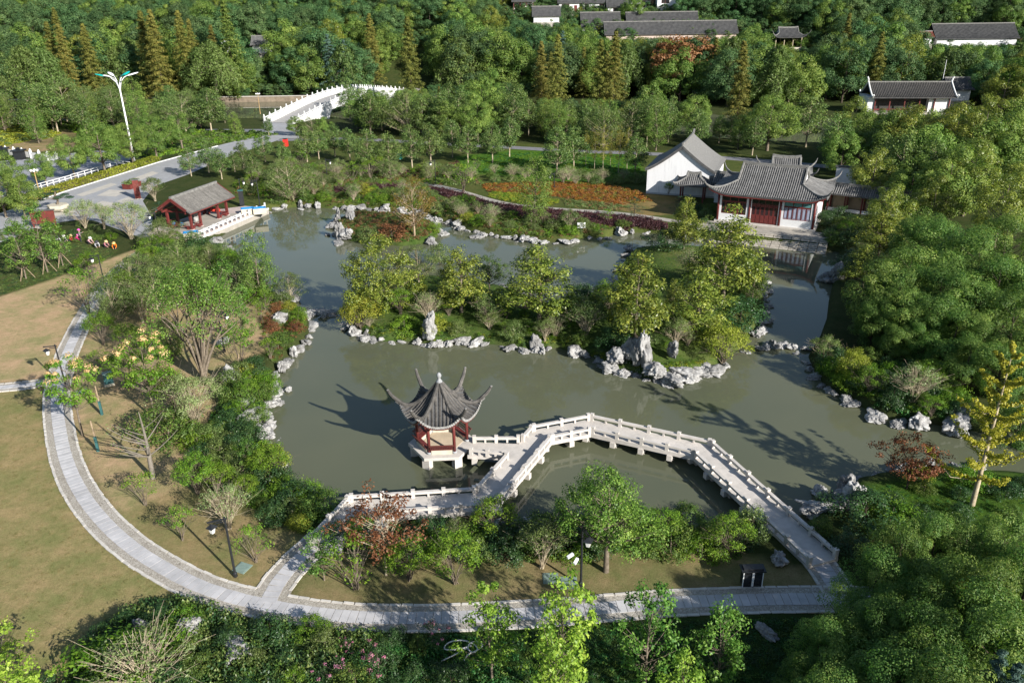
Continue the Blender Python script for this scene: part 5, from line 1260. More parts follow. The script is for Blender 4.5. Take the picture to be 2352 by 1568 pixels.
ON('vasetwig', 525, 1215, 1112, 'twiggy shrub behind the near lamp post')
ON('vasesparse', 588, 1290, 1205, 'sparse shrub right of the near lamp post')
ON('vasesparse', 420, 1240, 1160, 'sparse shrub left of the near lamp post')
ON('vasegreen', 238, 792, 712, 'leafy shrub where the path bends beside the tan soil')
ON('olivebig', 265, 745, 628, 'open tree beside the path opposite the tan soil', wide=.8)
ON('vasesparse', 205, 720, 610, 'sparse tree at the inner path edge')
ON('olivebig', 420, 640, 552, 'olive tree beside the path below the red pavilion', wide=1.1)
ON('olivebig', 365, 720, 610, 'feathery tree between the path and the multi-trunk tree')
ON('vaseolive', 330, 740, 650, 'olive shrub with pale stems behind the path')
ON('vasegreen', 300, 810, 740, 'green shrub on bare soil left of the multi-trunk tree')
ON('olivebig', 490, 640, 556, 'dusty olive tree below the red pavilion terrace', wide=.9)
ON('ballD', 355, 660, 610, 'dark shrub in the thicket below the path top', wide=1.8)
ON('ballO', 440, 690, 630, 'olive shrub in the thicket beside the pond', wide=1.6)
ON('vasegreen', 525, 640, 570, 'green shrub near the terrace foot')
ON('ball', 640, 800, 760, 'dark round shrub on the west bank above the white rocks', wide=.8)
ON('ballB', 590, 690, 640, 'bright shrub under the tall leaning tree', wide=1.0)
ON('ballR', 625, 760, 735, 'rusty shrub on the west bank near the weir')
ON('ballY', 665, 715, 690, 'yellow shrub on the west bank at the weir')
ON('vasesparse', 555, 850, 745, 'young staked tree on the bare west bank')
ON('saplingG', 580, 1090, 1000, 'small yellow tree on the west shore')
ON('maple', 887, 1320, 1130, 'brown leaved maple before the left arm of the bridge')
ON('saplingG', 745, 1332, 1208, 'young tree beside the branch path to the bridge', wide=1.2)
ON('vasesparse', 818, 1352, 1222, 'thin stemmed shrub left of the brown maple')
ON('vasegreen', 940, 1332, 1232, 'green multi-stem shrub right of the brown maple', wide=1.1)
ON('vasegreen', 1045, 1340, 1222, 'multi-stem shrub before the near shore, centre left')
ON('vaseolive', 1245, 1305, 1198, 'yellowish shrub left of the lone green tree')
ON('frontree', 1392, 1312, 1083, 'lone bright green tree with bent trunk on the near lawn')
ON('sapling', 1130, 1560, 1338, 'bright sapling below the path, left one of the row')
ON('sapling', 1290, 1640, 1300, 'tallest bright sapling below the path', wide=.78)
ON('saplingG', 1480, 1585, 1335, 'green sapling below the path at the centre')
ON('saplingG', 1640, 1590, 1372, 'green sapling below the path, right one of the row')
ON('sapling', 1555, 1720, 1495, 'yellow sapling top at the bottom edge of the picture')
ON('sapling', 1262, 1725, 1425, 'bright sapling in front of the tallest one', wide=.8)
ON('sapling', 15, 1570, 1395, 'bright sapling at the lower left edge', wide=1.2)
ON('sapling', 60, 1700, 1490, 'bright sapling in the lower left corner', wide=1.2)
ON('ginkgo', 2232, 1160, 792, 'tall yellow ginkgo with pale trunk on the right bank')
ON('mapleR', 2082, 1122, 998, 'red maple on the near right bank')
ON('ballY', 2105, 1105, 1065, 'golden shrub behind the red maple')
ON('vaseyellow', 1955, 878, 798, 'yellow green vase shaped shrub on the right bank', wide=.75)
ON('vasetwig', 2095, 925, 832, 'dark twiggy fan shaped shrub on the right bank', wide=1.2)
ON('vaseolive', 1890, 830, 770, 'olive shrub at the right end of the right weir', wide=1.2)
ON('magnolia', 2015, 590, 462, 'big leaved magnolia right of the lakeside hall', wide=1.5)
ON('magnolia', 1980, 660, 560, 'dark magnolia at the water right of the hall steps', wide=1.5)
ON('ballD', 1965, 620, 570, 'dark shrub at the right end of the hall steps', wide=1.6)
ON('vasepale', 197, 524, 456, 'pale fan shaped osmanthus left of the plaza edge')
ON('vasepale', 240, 526, 465, 'narrow osmanthus between the two pale ones', wide=.75)
ON('vasepale', 302, 549, 460, 'largest pale osmanthus before the red pavilion', wide=1.1)
ON('vaseolive', 357, 462, 406, 'pale shrub left of the red pavilion roof')
ON('pine', 372, 505, 462, 'clipped garden pine left of the red pavilion', wide=1.0)
ON('olivebig', 668, 465, 358, 'spreading pale branched tree on the north shore', wide=1.0)
ON('ball', 700, 462, 434, 'round green shrub by the north shore', wide=1.1)
ON('pine', 1456, 505, 452, 'garden pine on the north bank near the hall', wide=.8)
ON('vasegreen', 1535, 448, 415, 'small green shrub against the white gable wall', wide=.8)
ON('pine', 1560, 485, 450, 'low pine before the tiled porch')
ON('ballB', 2045, 1195, 1150, 'green shrub on the near right bank below the maple', wide=1.6)
ON('ballD', 1985, 1200, 1140, 'dark shrub at the near right bank by the white rocks', wide=1.5)
ON('ball', 1880, 1225, 1185, 'clipped shrub beside the right bridge rail')
ON('ballO', 1725, 1235, 1165, 'shrub leaning on the bridge near its right end', wide=.8)
ON('ballD', 1955, 1275, 1228, 'dark shrub right of the bridge landing', wide=1.2)
for u, v, vt, k in ((173, 410, 304, 'camphorB'), (243, 401, 274, 'camphorB'), (308, 383, 277, 'camphorB'), (361, 366, 262, 'camphorB'), (109, 430, 349, 'camphorB'), (20, 455, 345, 'camphorB'), (60, 505, 398, 'camphorB'), (15, 500, 380, 'camphorB'), (90, 330, 236, 'greentall'), (420, 345, 255, 'camphorB')):
    ON(k, u, v, vt, None, 'tree', 'street trees beside the plaza', 'round green street tree beside the plaza')
for u, v, vt in ((60, 640, 500), (110, 625, 470), (145, 610, 500), (35, 600, 520)):
    ON('saplingG', u, v, vt, None, 'tree', 'staked young trees', 'staked young tree near the workers', wide=1.1)
META = [(150, 246, 50), (176, 250, 55), (228, 240, 55), (360, 240, 25), (383, 246, 22), (442, 236, 25), (948, 262, 38), (1243, 272, 95), (1280, 282, 80), (1375, 280, 90), (1407, 282, 72), (1688, 318, 95), (1265, 250, 120), (1390, 262, 118)]
for u, v, vt in META: ON('meta', u, v, vt, None, 'tree', 'dawn redwoods along the canal', 'tall conical olive brown dawn redwood')
ON('metaG', 545, 225, 0, 'tall bright green conifer behind the willows at left')
ON('cedar', 765, 222, 78, 'blue cedar left one of the pair behind the white bridge')
ON('cedar', 800, 226, 92, 'blue cedar right one of the pair behind the white bridge')
for u, v, vt in ((75, 225, 105), (20, 235, 118), (120, 225, 112), (285, 230, 108), (320, 230, 95), (500, 225, 95), (470, 235, 110)):
    ON('willow', u, v, vt, None, 'tree', 'willows beyond the far road', 'light green willow', wide=1.1)
ON('forestR', 1560, 205, 80, 'large brown leaved tree below the hillside roofs', wide=1.2)
ON('forestR', 1655, 215, 118, 'smaller brown leaved tree beside the brown one')
ON('maple', 205, 272, 214, 'thin red leaved tree at the far road', wide=1.0)
for u, v, vt in ((1365, 392, 290), (1385, 396, 285), (1420, 398, 288), (1440, 388, 292), (1345, 380, 300), (1402, 382, 300)):
    ON('thin', u, v, vt, None, 'tree', 'thin yellow trees left of the white building', 'thin yellow tree left of the white building')
for u, v, vt in ((706, 372, 285), (733, 366, 292), (770, 360, 280), (805, 372, 288), (849, 392, 290), (894, 394, 296), (947, 386, 282), (990, 380, 275), (1039, 362, 270), (1075, 374, 280), (1131, 374, 275), (1170, 360, 262), (1278, 402, 285), (1317, 392, 280), (1459, 402, 300), (655, 385, 320), (610, 372, 300), (560, 385, 320), (480, 398, 318), (510, 412, 335), (440, 405, 335), (585, 415, 352), (540, 395, 345)):
    ON('magnoliaS', u, v, vt, None, 'tree', 'slender trees in the north garden', 'slender tree with bare trunk in the north garden row', wide=1.05)
# dense trees on the right side, named from their crowns
RIGHT = [(2045, 590, 8.0), (2100, 560, 8.5), (2160, 555, 8.5), (2020, 675, 5.4), (2085, 660, 6.4), (2150, 645, 7.2), (2230, 620, 8), (2310, 590, 8.5), (2070, 728, 4.2), (2140, 718, 5.0), (2210, 712, 5.8), (2285, 700, 6.6), (2350, 660, 7.5), (2240, 775, 4.8), (2320, 770, 5.6), (2330, 480, 9), (2260, 520, 9), (2190, 480, 9), (2130, 480, 8.5), (2075, 620, 7), (2235, 560, 8.5), (2390, 600, 8), (2400, 740, 6.5), (2385, 840, 5.5), (2180, 600, 8), (2110, 610, 7), (2270, 640, 7.5)]
for u, v, H in RIGHT: at_top('camphor', u, v, H, 'dense trees on the right bank', 'dense dark green tree on the right bank', random.uniform(.9, 1.08))
YEL = [(2110, 355, 9), (2060, 420, 8), (2160, 400, 8), (2150, 275, 12), (2215, 235, 13), (2280, 215, 13), (2330, 260, 12), (2250, 320, 11), (2330, 370, 11), (2200, 330, 11), (2100, 240, 12)]
for i, (u, v, H) in enumerate(YEL): at_top('forestY' if i % 3 else 'forestB', u, v, H, 'yellowing trees upper right', 'tree with yellowing crown at upper right' if i % 3 else 'green tree among the yellowing crowns at upper right', random.uniform(.9, 1.1))
LOWR = [(2085, 1195, 5.5), (2160, 1180, 5.8), (2240, 1165, 6), (2320, 1175, 6.4), (2030, 1262, 5.0), (2120, 1275, 5.6), (2210, 1270, 6.2), (2300, 1290, 6.8), (1965, 1345, 4.8), (2045, 1370, 5.4), (2130, 1385, 6), (2220, 1395, 6.6), (2320, 1410, 7.2), (1905, 1425, 4.4), (1975, 1450, 5.4), (2070, 1490, 6), (2180, 1510, 6.6), (2290, 1530, 7.4), (1850, 1505, 4.0), (1930, 1545, 5.2), (2030, 1580, 6), (1840, 1590, 4.6), (2390, 1250, 6.4), (2400, 1380, 7.2), (2150, 1330, 5.6), (2260, 1340, 6.4), (2010, 1420, 5), (2120, 1450, 5.8)]
for u, v, H in LOWR: at_top('camphor', u, v, H, 'dense trees in the lower right corner', 'dense green tree in the lower right corner', random.uniform(.72, .95))
for u, v in ((2305, 1490), (2345, 1520)): at_top('cedar', u, v, 7, 'bluish conifers lower right', 'bluish conifer in the lower right corner', .8)

for u, v, vt, k, lab in ((300, 890, 800, 'vasegreen', 'green tree left of the standing stone, beside the blossom trees'), (400, 830, 720, 'greentall', 'leafy tree left of the multi-trunk tree'), (560, 800, 690, 'saplingG', 'thin green tree right of the multi-trunk tree'), (215, 640, 575, 'vasegreen', 'green sapling at the inner path edge near the workers'), (310, 680, 590, 'olivebig', 'feathery tree where the path nears the terrace'), (400, 945, 850, 'vasegreen', 'bushy shrub beside the pale osmanthus'), (390, 1010, 930, 'ball', 'dark green shrub under the pale osmanthus'), (545, 930, 880, 'ball', 'dense dark green shrub beside the standing stone'), (560, 870, 835, 'ballY', 'yellow shrub behind the standing stone'), (500, 1130, 1060, 'vasegreen', 'green shrub between the lamp and the west shore'), (230, 850, 800, 'vasesparse', 'sparse shrub behind the teal utility box'), (1010, 600, 560, 'ballO', 'olive shrub at the far left island shore'), (1180, 700, 640, 'greentall', 'green tree between the round topped tree and the wide magnolia'), (1400, 720, 640, 'vasegreen', 'green shrub left of the tall island magnolia'), (1545, 720, 640, 'magnolia', 'small magnolia between the tall and the yellowish ones'), (920, 720, 660, 'vasegreen', 'green shrub at the foot of the large magnolia'), (1700, 670, 570, 'greentall', 'leafy tree on the island right side')):
    ON(k, u, v, vt, lab, wide=1.15)
# shrubs scattered in beds, each one a thing
def inpoly(poly_pix, n, mind, seed, z=LAND, land=True):
    r = np.random.default_rng(seed); P = GL(poly_pix, z); lo, hi = P.min(0), P.max(0); out = []; tries = 0
    while len(out) < n and tries < n * 60:
        tries += 1; q = r.uniform(lo, hi)
        if sdist(P, q[:1], q[1:])[0] < 0: continue
        if land and gz(q[0], q[1]) < .55: continue
        if any((q[0] - a) ** 2 + (q[1] - b) ** 2 < mind * mind for a, b in out): continue
        out.append((q[0], q[1]))
    return out
def shrubs(poly, n, mind, kinds, hs, group, desc, seed, wide=1.15):
    ks, ws = zip(*kinds)
    for x, y in inpoly(poly, n, mind, seed):
        k = random.choices(ks, ws)[0]; at_xy(k, x, y, random.uniform(*hs) * {'vasegreen': 1.5, 'vaseolive': 1.6, 'vasetwig': 1.5, 'vasesparse': 1.7, 'vasepale': 1.5, 'olivebig': 1.9}.get(k, 1.0), group, desc, random.uniform(.85, 1.15) * wide, 'shrub')
shrubs([(530, 880), (600, 850), (640, 930), (615, 1000), (630, 1060), (700, 1135), (745, 1175), (700, 1230), (560, 1150), (520, 1060), (470, 1080), (430, 1000), (520, 990)], 62, 1.0, [('ball', 3), ('ballB', 3), ('ballD', 2), ('ballY', 1), ('ballO', 2), ('vasegreen', 1)], (.9, 1.9), 'shrubs on the west shore', 'shrub in the thicket on the west shore', 301)
shrubs([(590, 690), (690, 700), (715, 745), (680, 800), (620, 830), (600, 760)], 12, 1.4, [('ballO', 2), ('ballB', 2), ('ballR', 1), ('vasesparse', 1)], (.8, 1.4), 'shrubs above the left weir', 'small shrub on the bank above the left weir', 302)
shrubs([(785, 1235), (960, 1240), (1250, 1225), (1560, 1222), (1690, 1245), (1720, 1265), (1680, 1290), (1450, 1275), (1150, 1285), (830, 1275)], 64, 1.05, [('ballD', 3), ('ball', 3), ('ballO', 2), ('ballB', 2), ('vasegreen', 2), ('vaseolive', 1)], (1.0, 2.1), 'shrubs on the near shore', 'shrub along the near shore before the bridge', 303)
shrubs([(340, 560), (480, 555), (560, 610), (600, 650), (560, 700), (400, 700), (290, 720), (270, 690), (330, 620)], 52, 1.5, [('olivebig', 2), ('ballO', 3), ('ballD', 2), ('vaseolive', 2), ('vasegreen', 3), ('ballB', 2)], (1.3, 2.4), 'thicket west of the pond', 'olive shrub in the thicket below the red pavilion', 304)
shrubs([(640, 470), (760, 470), (900, 478), (1000, 497), (1060, 520), (1180, 542), (1300, 548), (1420, 528), (1480, 510), (1300, 500), (1140, 490), (1020, 455), (930, 435), (700, 440), (600, 455)], 66, 1.7, [('ballO', 3), ('ballB', 2), ('ball', 2), ('vaseolive', 2), ('ballY', 1), ('vasetwig', 1), ('ballR', .6), ('vasesparse', 1)], (1.0, 2.0), 'shrubs on the north bank', 'shrub on the planted north bank', 305)
shrubs([(600, 450), (760, 430), (960, 410), (1080, 425), (1100, 395), (900, 395), (700, 385), (560, 400), (545, 440)], 52, 2.0, [('olivebig', 2), ('ballO', 3), ('vaseolive', 2), ('vasetwig', 2), ('ballB', 1), ('vasesparse', 2)], (1.3, 2.3), 'shrubs in the north garden', 'olive shrub in the north garden', 306)
shrubs([(1090, 400), (1200, 400), (1480, 410), (1480, 425), (1300, 425), (1120, 420)], 22, 2.2, [('vasetwig', 3), ('ballO', 2), ('vasegreen', 1), ('ball', 1)], (1.2, 2.0), 'shrubs behind the orange planting', 'pale shrub behind the orange planting', 307)
shrubs([(1870, 850), (1900, 830), (2000, 830), (2150, 880), (2220, 960), (2130, 965), (2010, 940), (1900, 885)], 30, 1.4, [('ballD', 3), ('ball', 2), ('ballB', 2), ('vasegreen', 1)], (.9, 1.9), 'shrubs on the right bank', 'shrub under the trees of the right bank', 308)
shrubs([(1960, 1130), (2200, 1110), (2352, 1110), (2352, 1190), (2150, 1210), (1980, 1230)], 14, 2.0, [('ballD', 2), ('ball', 2), ('ballB', 2)], (.8, 1.6), 'shrubs on the near right bank', 'shrub on the grass of the near right bank', 309)
shrubs([(800, 700), (1000, 680), (1150, 700), (1300, 715), (1420, 700), (1600, 650), (1720, 700), (1700, 780), (1620, 830), (1420, 815), (1150, 780), (860, 770)], 72, 1.5, [('ballB', 3), ('ballO', 2.5), ('ball', 2), ('vasetwig', 1), ('ballY', 1.2), ('vasesparse', 1), ('vasegreen', 1), ('vaseolive', 1)], (.7, 1.6), 'small shrubs on the island', 'small shrub on the island', 310)
shrubs([(1640, 590), (1740, 590), (1755, 700), (1730, 770), (1680, 700)], 9, 1.8, [('ballD', 3), ('ball', 2)], (1.2, 2.0), 'dark shrubs on the island right side', 'dark shrub on the right side of the island', 311)
shrubs([(150, 1568), (210, 1490), (330, 1390), (440, 1385), (620, 1440), (860, 1468), (1050, 1470), (1060, 1600), (100, 1600)], 30, 1.25, [('ballD', 5), ('ballO', 1), ('ball', 2), ('ballB', 1), ('pink', 1)], (.8, 1.4), 'hedge shrubs below the path', 'shrub in the dark bed below the path', 312)
for u, v, vt, lab in ((870, 1545, 1490, 'pink flowering shrub in the green bed below the path'), (990, 1470, 1432, 'rosy flowering shrub beside the hose'), (775, 1560, 1515, 'purple flowering shrub at the bottom edge')): ON('pink', u, v, vt, lab, wide=1.3)
ON('vasetwig', 340, 1590, 1480, 'large pale twiggy shrub at the bottom left', wide=1.9)
ON('ballB', 270, 1560, 1480, 'feathery bright shrub at the bottom left', wide=1.8)
shrubs([(0, 530), (60, 525), (200, 512), (330, 555), (260, 560), (100, 560), (0, 580)], 18, 1.8, [('ball', 2), ('ballO', 2), ('ballD', 1), ('ballB', 1)], (.7, 1.3), 'shrubs at the plaza edge', 'low shrub at the plaza edge behind the workers', 313)
shrubs([(1560, 470), (1640, 490), (1660, 540), (1560, 530)], 9, 1.5, [('ballD', 2), ('ball', 2), ('ballO', 1)], (.8, 1.4), 'shrubs before the hall', 'shrub left of the lakeside hall', 314)
shrubs([(1875, 500), (1960, 510), (1975, 570), (1925, 575), (1890, 540)], 14, 1.5, [('ballD', 4), ('ball', 2), ('vasegreen', 1)], (1.3, 2.4), 'shrubs right of the hall', 'dark shrub right of the lakeside hall', 315)
# trees between the back path and the canal, on the far bank and on the hill
def clear(x, y):
    """keep trees off roofs, the white bridge and the water"""
    if y > 150 and sdist(canal, np.array([x]), np.array([y]))[0] > -1.0: return False
    for (ax, ay, bx_, by_, r) in KEEP:
        d = np.array([bx_ - ax, by_ - ay]); t = np.clip(((x - ax) * d[0] + (y - ay) * d[1]) / (d @ d), 0, 1)
        if (x - ax - t * d[0]) ** 2 + (y - ay - t * d[1]) ** 2 < r * r: return False
    return True
KEEP = [(-62, 212, -54, 210, 5), (-64, 208, -37, 268, 4), (-55, 208, -29, 263, 8), (-33, 275, -32, 300, 7), (24, 130, 36, 145, 10), (38, 118, 50, 128, 8), (92, 222, 116, 216, 11), (92, 210, 110, 206, 8),
        (-10, 300, 60, 300, 3), (-2, 322, 60, 330, 13), (24, 304, 84, 304, 9), (92, 293, 104, 293, 7), (146, 296, 205, 296, 7), (10, 312, 14, 312, 9), (-78, 165, -76, 160, 4), (-91, 291, -87, 291, 6)]
SIGHT = [(1222, 1302, 88, 225, 206), (1358, 1428, 78, 225, 206), (1655, 1718, 95, 262, 180), (922, 976, 40, 200, 225), (135, 240, 50, 175, 215), (340, 455, 25, 165, 215), (1175, 1335, 0, 40, 312), (1220, 1290, 25, 52, 310), (1335, 1560, 0, 64, 300), (1388, 1695, 54, 88, 296), (1770, 1845, 64, 108, 289), (2114, 2142, 74, 98, 291), (2146, 2335, 70, 102, 291), (1998, 2232, 178, 246, 210), (576, 628, 98, 120, 286), (622, 815, 196, 268, 210), (880, 925, 180, 205, 262), (525, 640, 222, 256, 222), (1800, 1858, 285, 345, 165)]
def limit_height(x, y, z, H, r):
    """keep crowns out of the lines of sight the photograph leaves open"""
    ub, vb_ = PX((x, y, z)); px = FPX / max(y, 1)
    for (u0, u1, v0, v1, yb) in SIGHT:
        if y > yb + 2 or ub + r * px < u0 or ub - r * px > u1: continue
        lim = hgt((x, y, z), v1 - 2) if vb_ > v1 else 0
        H = min(H, lim)
    return H
def scatter(x0, x1, y0, y1, step, jit, kinds, hs, group, desc, seed, cond=None, wide=1.0, maxn=400):
    r = np.random.default_rng(seed); ks, ws = zip(*kinds); n = 0
    for j, y in enumerate(np.arange(y0, y1, step)):
        for x in np.arange(x0 + (j % 2) * step / 2, x1, step):
            xx, yy = x + r.normal() * jit, y + r.normal() * jit
            if cond is not None and not cond(xx, yy): continue
            if not clear(xx, yy) or n >= maxn: continue
            u, v = PX((xx, yy, 6))
            if u < -150 or u > 2500: continue
            k = random.choices(ks, ws)[0]; h_ = random.uniform(*hs) * (1.2 if k in ('meta', 'cedar') else 1); h_ = limit_height(xx, yy, gz(xx, yy), h_, h_ * .3)
            if h_ < 3.0: continue
            at_xy(k, xx, yy, h_, group, desc % {'forest': 'dark green', 'forestB': 'green', 'forestY': 'yellow green', 'forestR': 'brown leaved', 'meta': 'conical', 'cedar': 'blue green', 'magnoliaS': 'olive', 'greentall': 'bright green', 'willow': 'drooping', 'camphorB': 'round bright', 'thin': 'thin', 'metaG': 'conical bright green', 'olivebig': 'feathery'}.get(k, 'green'), wide * random.uniform(.88, 1.12)); n += 1
bpy_ = bpath
def behind_path(x, y):
    j = np.argmin(np.abs(bpy_[:, 0] - x)); return y > bpy_[j, 1] + 3.0
scatter(-66, 62, 148, 196, 6.4, 1.5, [('magnoliaS', 5), ('greentall', 2), ('camphorB', 1), ('olivebig', 1)], (7.5, 11.5), 'trees before the canal', '%s tree between the back path and the canal', 401, lambda x, y: behind_path(x, y) and not (x < -45 and y < 178), 1.1)
scatter(-46, -20, 196, 217, 5.5, 1.2, [('magnoliaS', 3), ('camphorB', 2), ('forestB', 1), ('greentall', 2)], (8, 12), 'trees beside the white bridge', '%s tree before the right half of the white bridge', 408, lambda x, y: PX((x, y, 6))[0] > 800, 1.0)
scatter(-22, 50, 186, 222, 6.8, 1.5, [('forestB', 3), ('forest', 2), ('magnoliaS', 3), ('forestY', .7), ('meta', .5)], (9.0, 13.5), 'tall trees on the near canal bank', '%s tall tree on the near canal bank', 406, None, .95)
scatter(-150, -75, 178, 224, 6.5, 1.5, [('magnoliaS', 5), ('olivebig', 2), ('greentall', 1)], (8, 12), 'trees by the far road', '%s tree beside the far road at left', 402, lambda x, y: y > 190 + 0 * x and not (x > -122 and y < 196), 1.15)
scatter(48, 150, 118, 172, 7.0, 1.6, [('forestB', 2), ('forestY', 2), ('greentall', 1), ('magnoliaS', 2)], (8, 12), 'trees right of the hall', '%s tree beyond the covered corridor', 403, lambda x, y: x > 54 + (y - 118) * .12, 1.0)
scatter(8, 190, 208, 262, 8.2, 1.8, [('forest', 3), ('forestB', 4), ('forestY', 1.2), ('meta', .4), ('willow', .4)], (12, 18), 'trees across the canal at right', '%s tree across the canal at right', 407, lambda x, y: y > 262 - x * .55, 1.0)
scatter(-215, 205, 266, 280, 7.6, 1.6, [('forest', 5), ('forestB', 3), ('forestY', .5), ('meta', .6), ('cedar', .3), ('willow', .6)], (14, 19), 'trees on the far bank', '%s tree on the far bank of the canal', 404, None, 1.0)
scatter(-225, 215, 281, 302, 8.6, 2.0, [('forest', 6), ('forestB', 2.5), ('forestY', .4), ('meta', .3)], (12, 17), 'trees at the foot of the hill', '%s tree at the foot of the wooded hill', 405, None, 1.05)

# ------------------------------------------------------------------ stuff: woods and ground cover placed by geometry nodes
def joined(parts):
    Vs, Fs, mats, mi, tn = [], [], [], [], []; off = 0
    for me in parts:
        V = np.empty(len(me.vertices) * 3, np.float32); me.vertices.foreach_get('co', V); V = V.reshape(-1, 3)
        L = np.empty(len(me.loops), np.int32); me.loops.foreach_get('vertex_index', L); F = L.reshape(-1, 4)
        Vs.append(V); Fs.append(F + off); off += len(V); mats.append(me.materials[0]); mi.append(np.full(len(F), len(mats) - 1, np.int32))
        t_ = np.zeros(len(F), np.float32)
        if 'tint' in me.attributes: me.attributes['tint'].data.foreach_get('value', t_)
        tn.append(t_)
    me = mesh_np('joined', np.concatenate(Vs), np.concatenate(Fs), None, False, np.concatenate(tn))
    for m in mats: me.materials.append(m)
    me.polygons.foreach_set('material_index', np.concatenate(mi)); return me
def gn_tree(coll):
    ng = bpy.data.node_groups.new('scatter', 'GeometryNodeTree')
    ng.interface.new_socket('Geometry', in_out='INPUT', socket_type='NodeSocketGeometry'); ng.interface.new_socket('Geometry', in_out='OUTPUT', socket_type='NodeSocketGeometry')
    nn = ng.nodes.new; gi, go = nn('NodeGroupInput'), nn('NodeGroupOutput')
    ci = nn('GeometryNodeCollectionInfo'); ci.inputs['Collection'].default_value = coll; ci.inputs['Separate Children'].default_value = True; ci.inputs['Reset Children'].default_value = True
    ip = nn('GeometryNodeInstanceOnPoints'); ip.inputs['Pick Instance'].default_value = True
    def attr(name, ty):
        a = nn('GeometryNodeInputNamedAttribute'); a.data_type = ty; a.inputs['Name'].default_value = name; return a.outputs['Attribute']
    l = ng.links.new
    l(gi.outputs[0], ip.inputs['Points']); l(ci.outputs[0], ip.inputs['Instance'])
    l(attr('idx', 'INT'), ip.inputs['Instance Index']); l(attr('rot', 'FLOAT_VECTOR'), ip.inputs['Rotation']); l(attr('scl', 'FLOAT_VECTOR'), ip.inputs['Scale'])
    l(ip.outputs[0], go.inputs[0]); return ng
def stuff(name, label, cat, P, S, meshes, seed=0, tilt=.1, parent=None):
    r = np.random.default_rng(seed); n = len(P); coll = bpy.data.collections.new(name + '_source')
    for m in meshes: coll.objects.link(bpy.data.objects.new(name + '_piece', m))
    me = bpy.data.meshes.new(name); me.vertices.add(n); me.vertices.foreach_set('co', np.asarray(P, np.float32).ravel())
    a = me.attributes.new('idx', 'INT', 'POINT'); a.data.foreach_set('value', r.integers(0, len(meshes), n).astype(np.int32))
    rot = np.stack([r.normal(0, tilt, n), r.normal(0, tilt, n), r.uniform(0, 6.28, n)], 1)
    a = me.attributes.new('rot', 'FLOAT_VECTOR', 'POINT'); a.data.foreach_set('vector', rot.astype(np.float32).ravel())
    a = me.attributes.new('scl', 'FLOAT_VECTOR', 'POINT'); a.data.foreach_set('vector', np.asarray(S, np.float32).ravel())
    o = link(name, me); md = o.modifiers.new('scatter', 'NODES'); md.node_group = gn_tree(coll)
    return tag(o, label, cat, None, 'stuff')
def fill(poly, dens, seed, z=LAND, world=False):
    r = np.random.default_rng(seed); P = np.asarray(poly, float) if world else GL(poly, z); lo, hi = P.min(0), P.max(0); n = int((hi - lo).prod() * dens)
    q = r.uniform(lo, hi, (n, 2)); q = q[sdist(P, q[:, 0], q[:, 1]) > 0]; return q
def with_z(q, dz=0.0, minz=.4):
    z = ground_z(q[:, 0], q[:, 1]); k = z > minz; return np.column_stack([q[k], z[k] + dz])
wood_me = [joined([m for _, m in pl.parts]) for pl in PLANTS['forest'] + PLANTS['forestB'][:2] + PLANTS['forest'][:2] + PLANTS['forestY'][:1]]
rw_ = np.random.default_rng(500); q = []
for j, y in enumerate(np.arange(303, 408, 6.6)):
    for x in np.arange(-285 + (j % 2) * 3.5, 285, 7.2):
        xx, yy = x + rw_.normal() * 1.8, y + rw_.normal() * 1.8
        if clear(xx, yy): q.append((xx, yy, limit_height(xx, yy, gz(xx, yy), 13.0, 4.0)))
q = np.array(q); q = q[q[:, 2] > 3.5]; P = with_z(q[:, :2]); s_ = np.minimum(rw_.uniform(.75, 1.2, len(P)), q[:, 2] / 13.5); stuff('hillside_wood', 'dense dark green wood covering the hillside', 'wood', P, np.column_stack([s_ * rw_.uniform(.9, 1.15, len(P)), s_, s_ * rw_.uniform(.85, 1.1, len(P))]), wood_me, 1, .04)
q = []
for y in np.arange(262, 352, 3.4):
    for x in np.arange(-235, 235, 3.6):
        xx, yy = x + rw_.normal() * 1.2, y + rw_.normal() * 1.2
        if abs(PX((xx, yy, 5))[0] - 1176) > 1350 or (yy < 298 and -45 < xx < -24): continue
        h_ = limit_height(xx, yy, gz(xx, yy), 4.5, 1.5)
        if h_ > .8 and gz(xx, yy) > .5: q.append((xx, yy, h_))
q = np.array(q); P = with_z(q[:, :2]); k_ = min(len(P), len(q)); s_ = q[:, 2] / 14.0 * rw_.uniform(.7, 1.0, len(q))
stuff('hillside_scrub', 'low green scrub under the hillside trees and round the far houses', 'scrub', P, np.column_stack([s_ * 1.3, s_ * 1.3, s_])[:len(P)], wood_me, 2, .05)
def clump(seed, mat, r=.30, h=.30, nl=60, L=.11, Wr=.5, upright=.0, mats2=None, frac=.0):
    g = np.random.default_rng(seed); d = g.normal(size=(nl, 3)); d[:, 2] = np.abs(d[:, 2]) * (1 + upright); d /= np.linalg.norm(d, axis=1, keepdims=True)
    P = d * g.uniform(.35, 1, (nl, 1)) * np.array([r, r, h]); Nn = d * (1 - upright) + g.normal(size=d.shape) * .6 + [0, 0, .3]
    me = leafmesh('clump', P, Nn, L, Wr, np.clip(g.normal(.5, .22, nl), 0, 1), [mat], g, -.3 if upright else .1)
    if mats2:
        me.materials.append(mats2); me.polygons.foreach_set('material_index', (g.uniform(0, 1, nl) < frac).astype(np.int32))
    return me
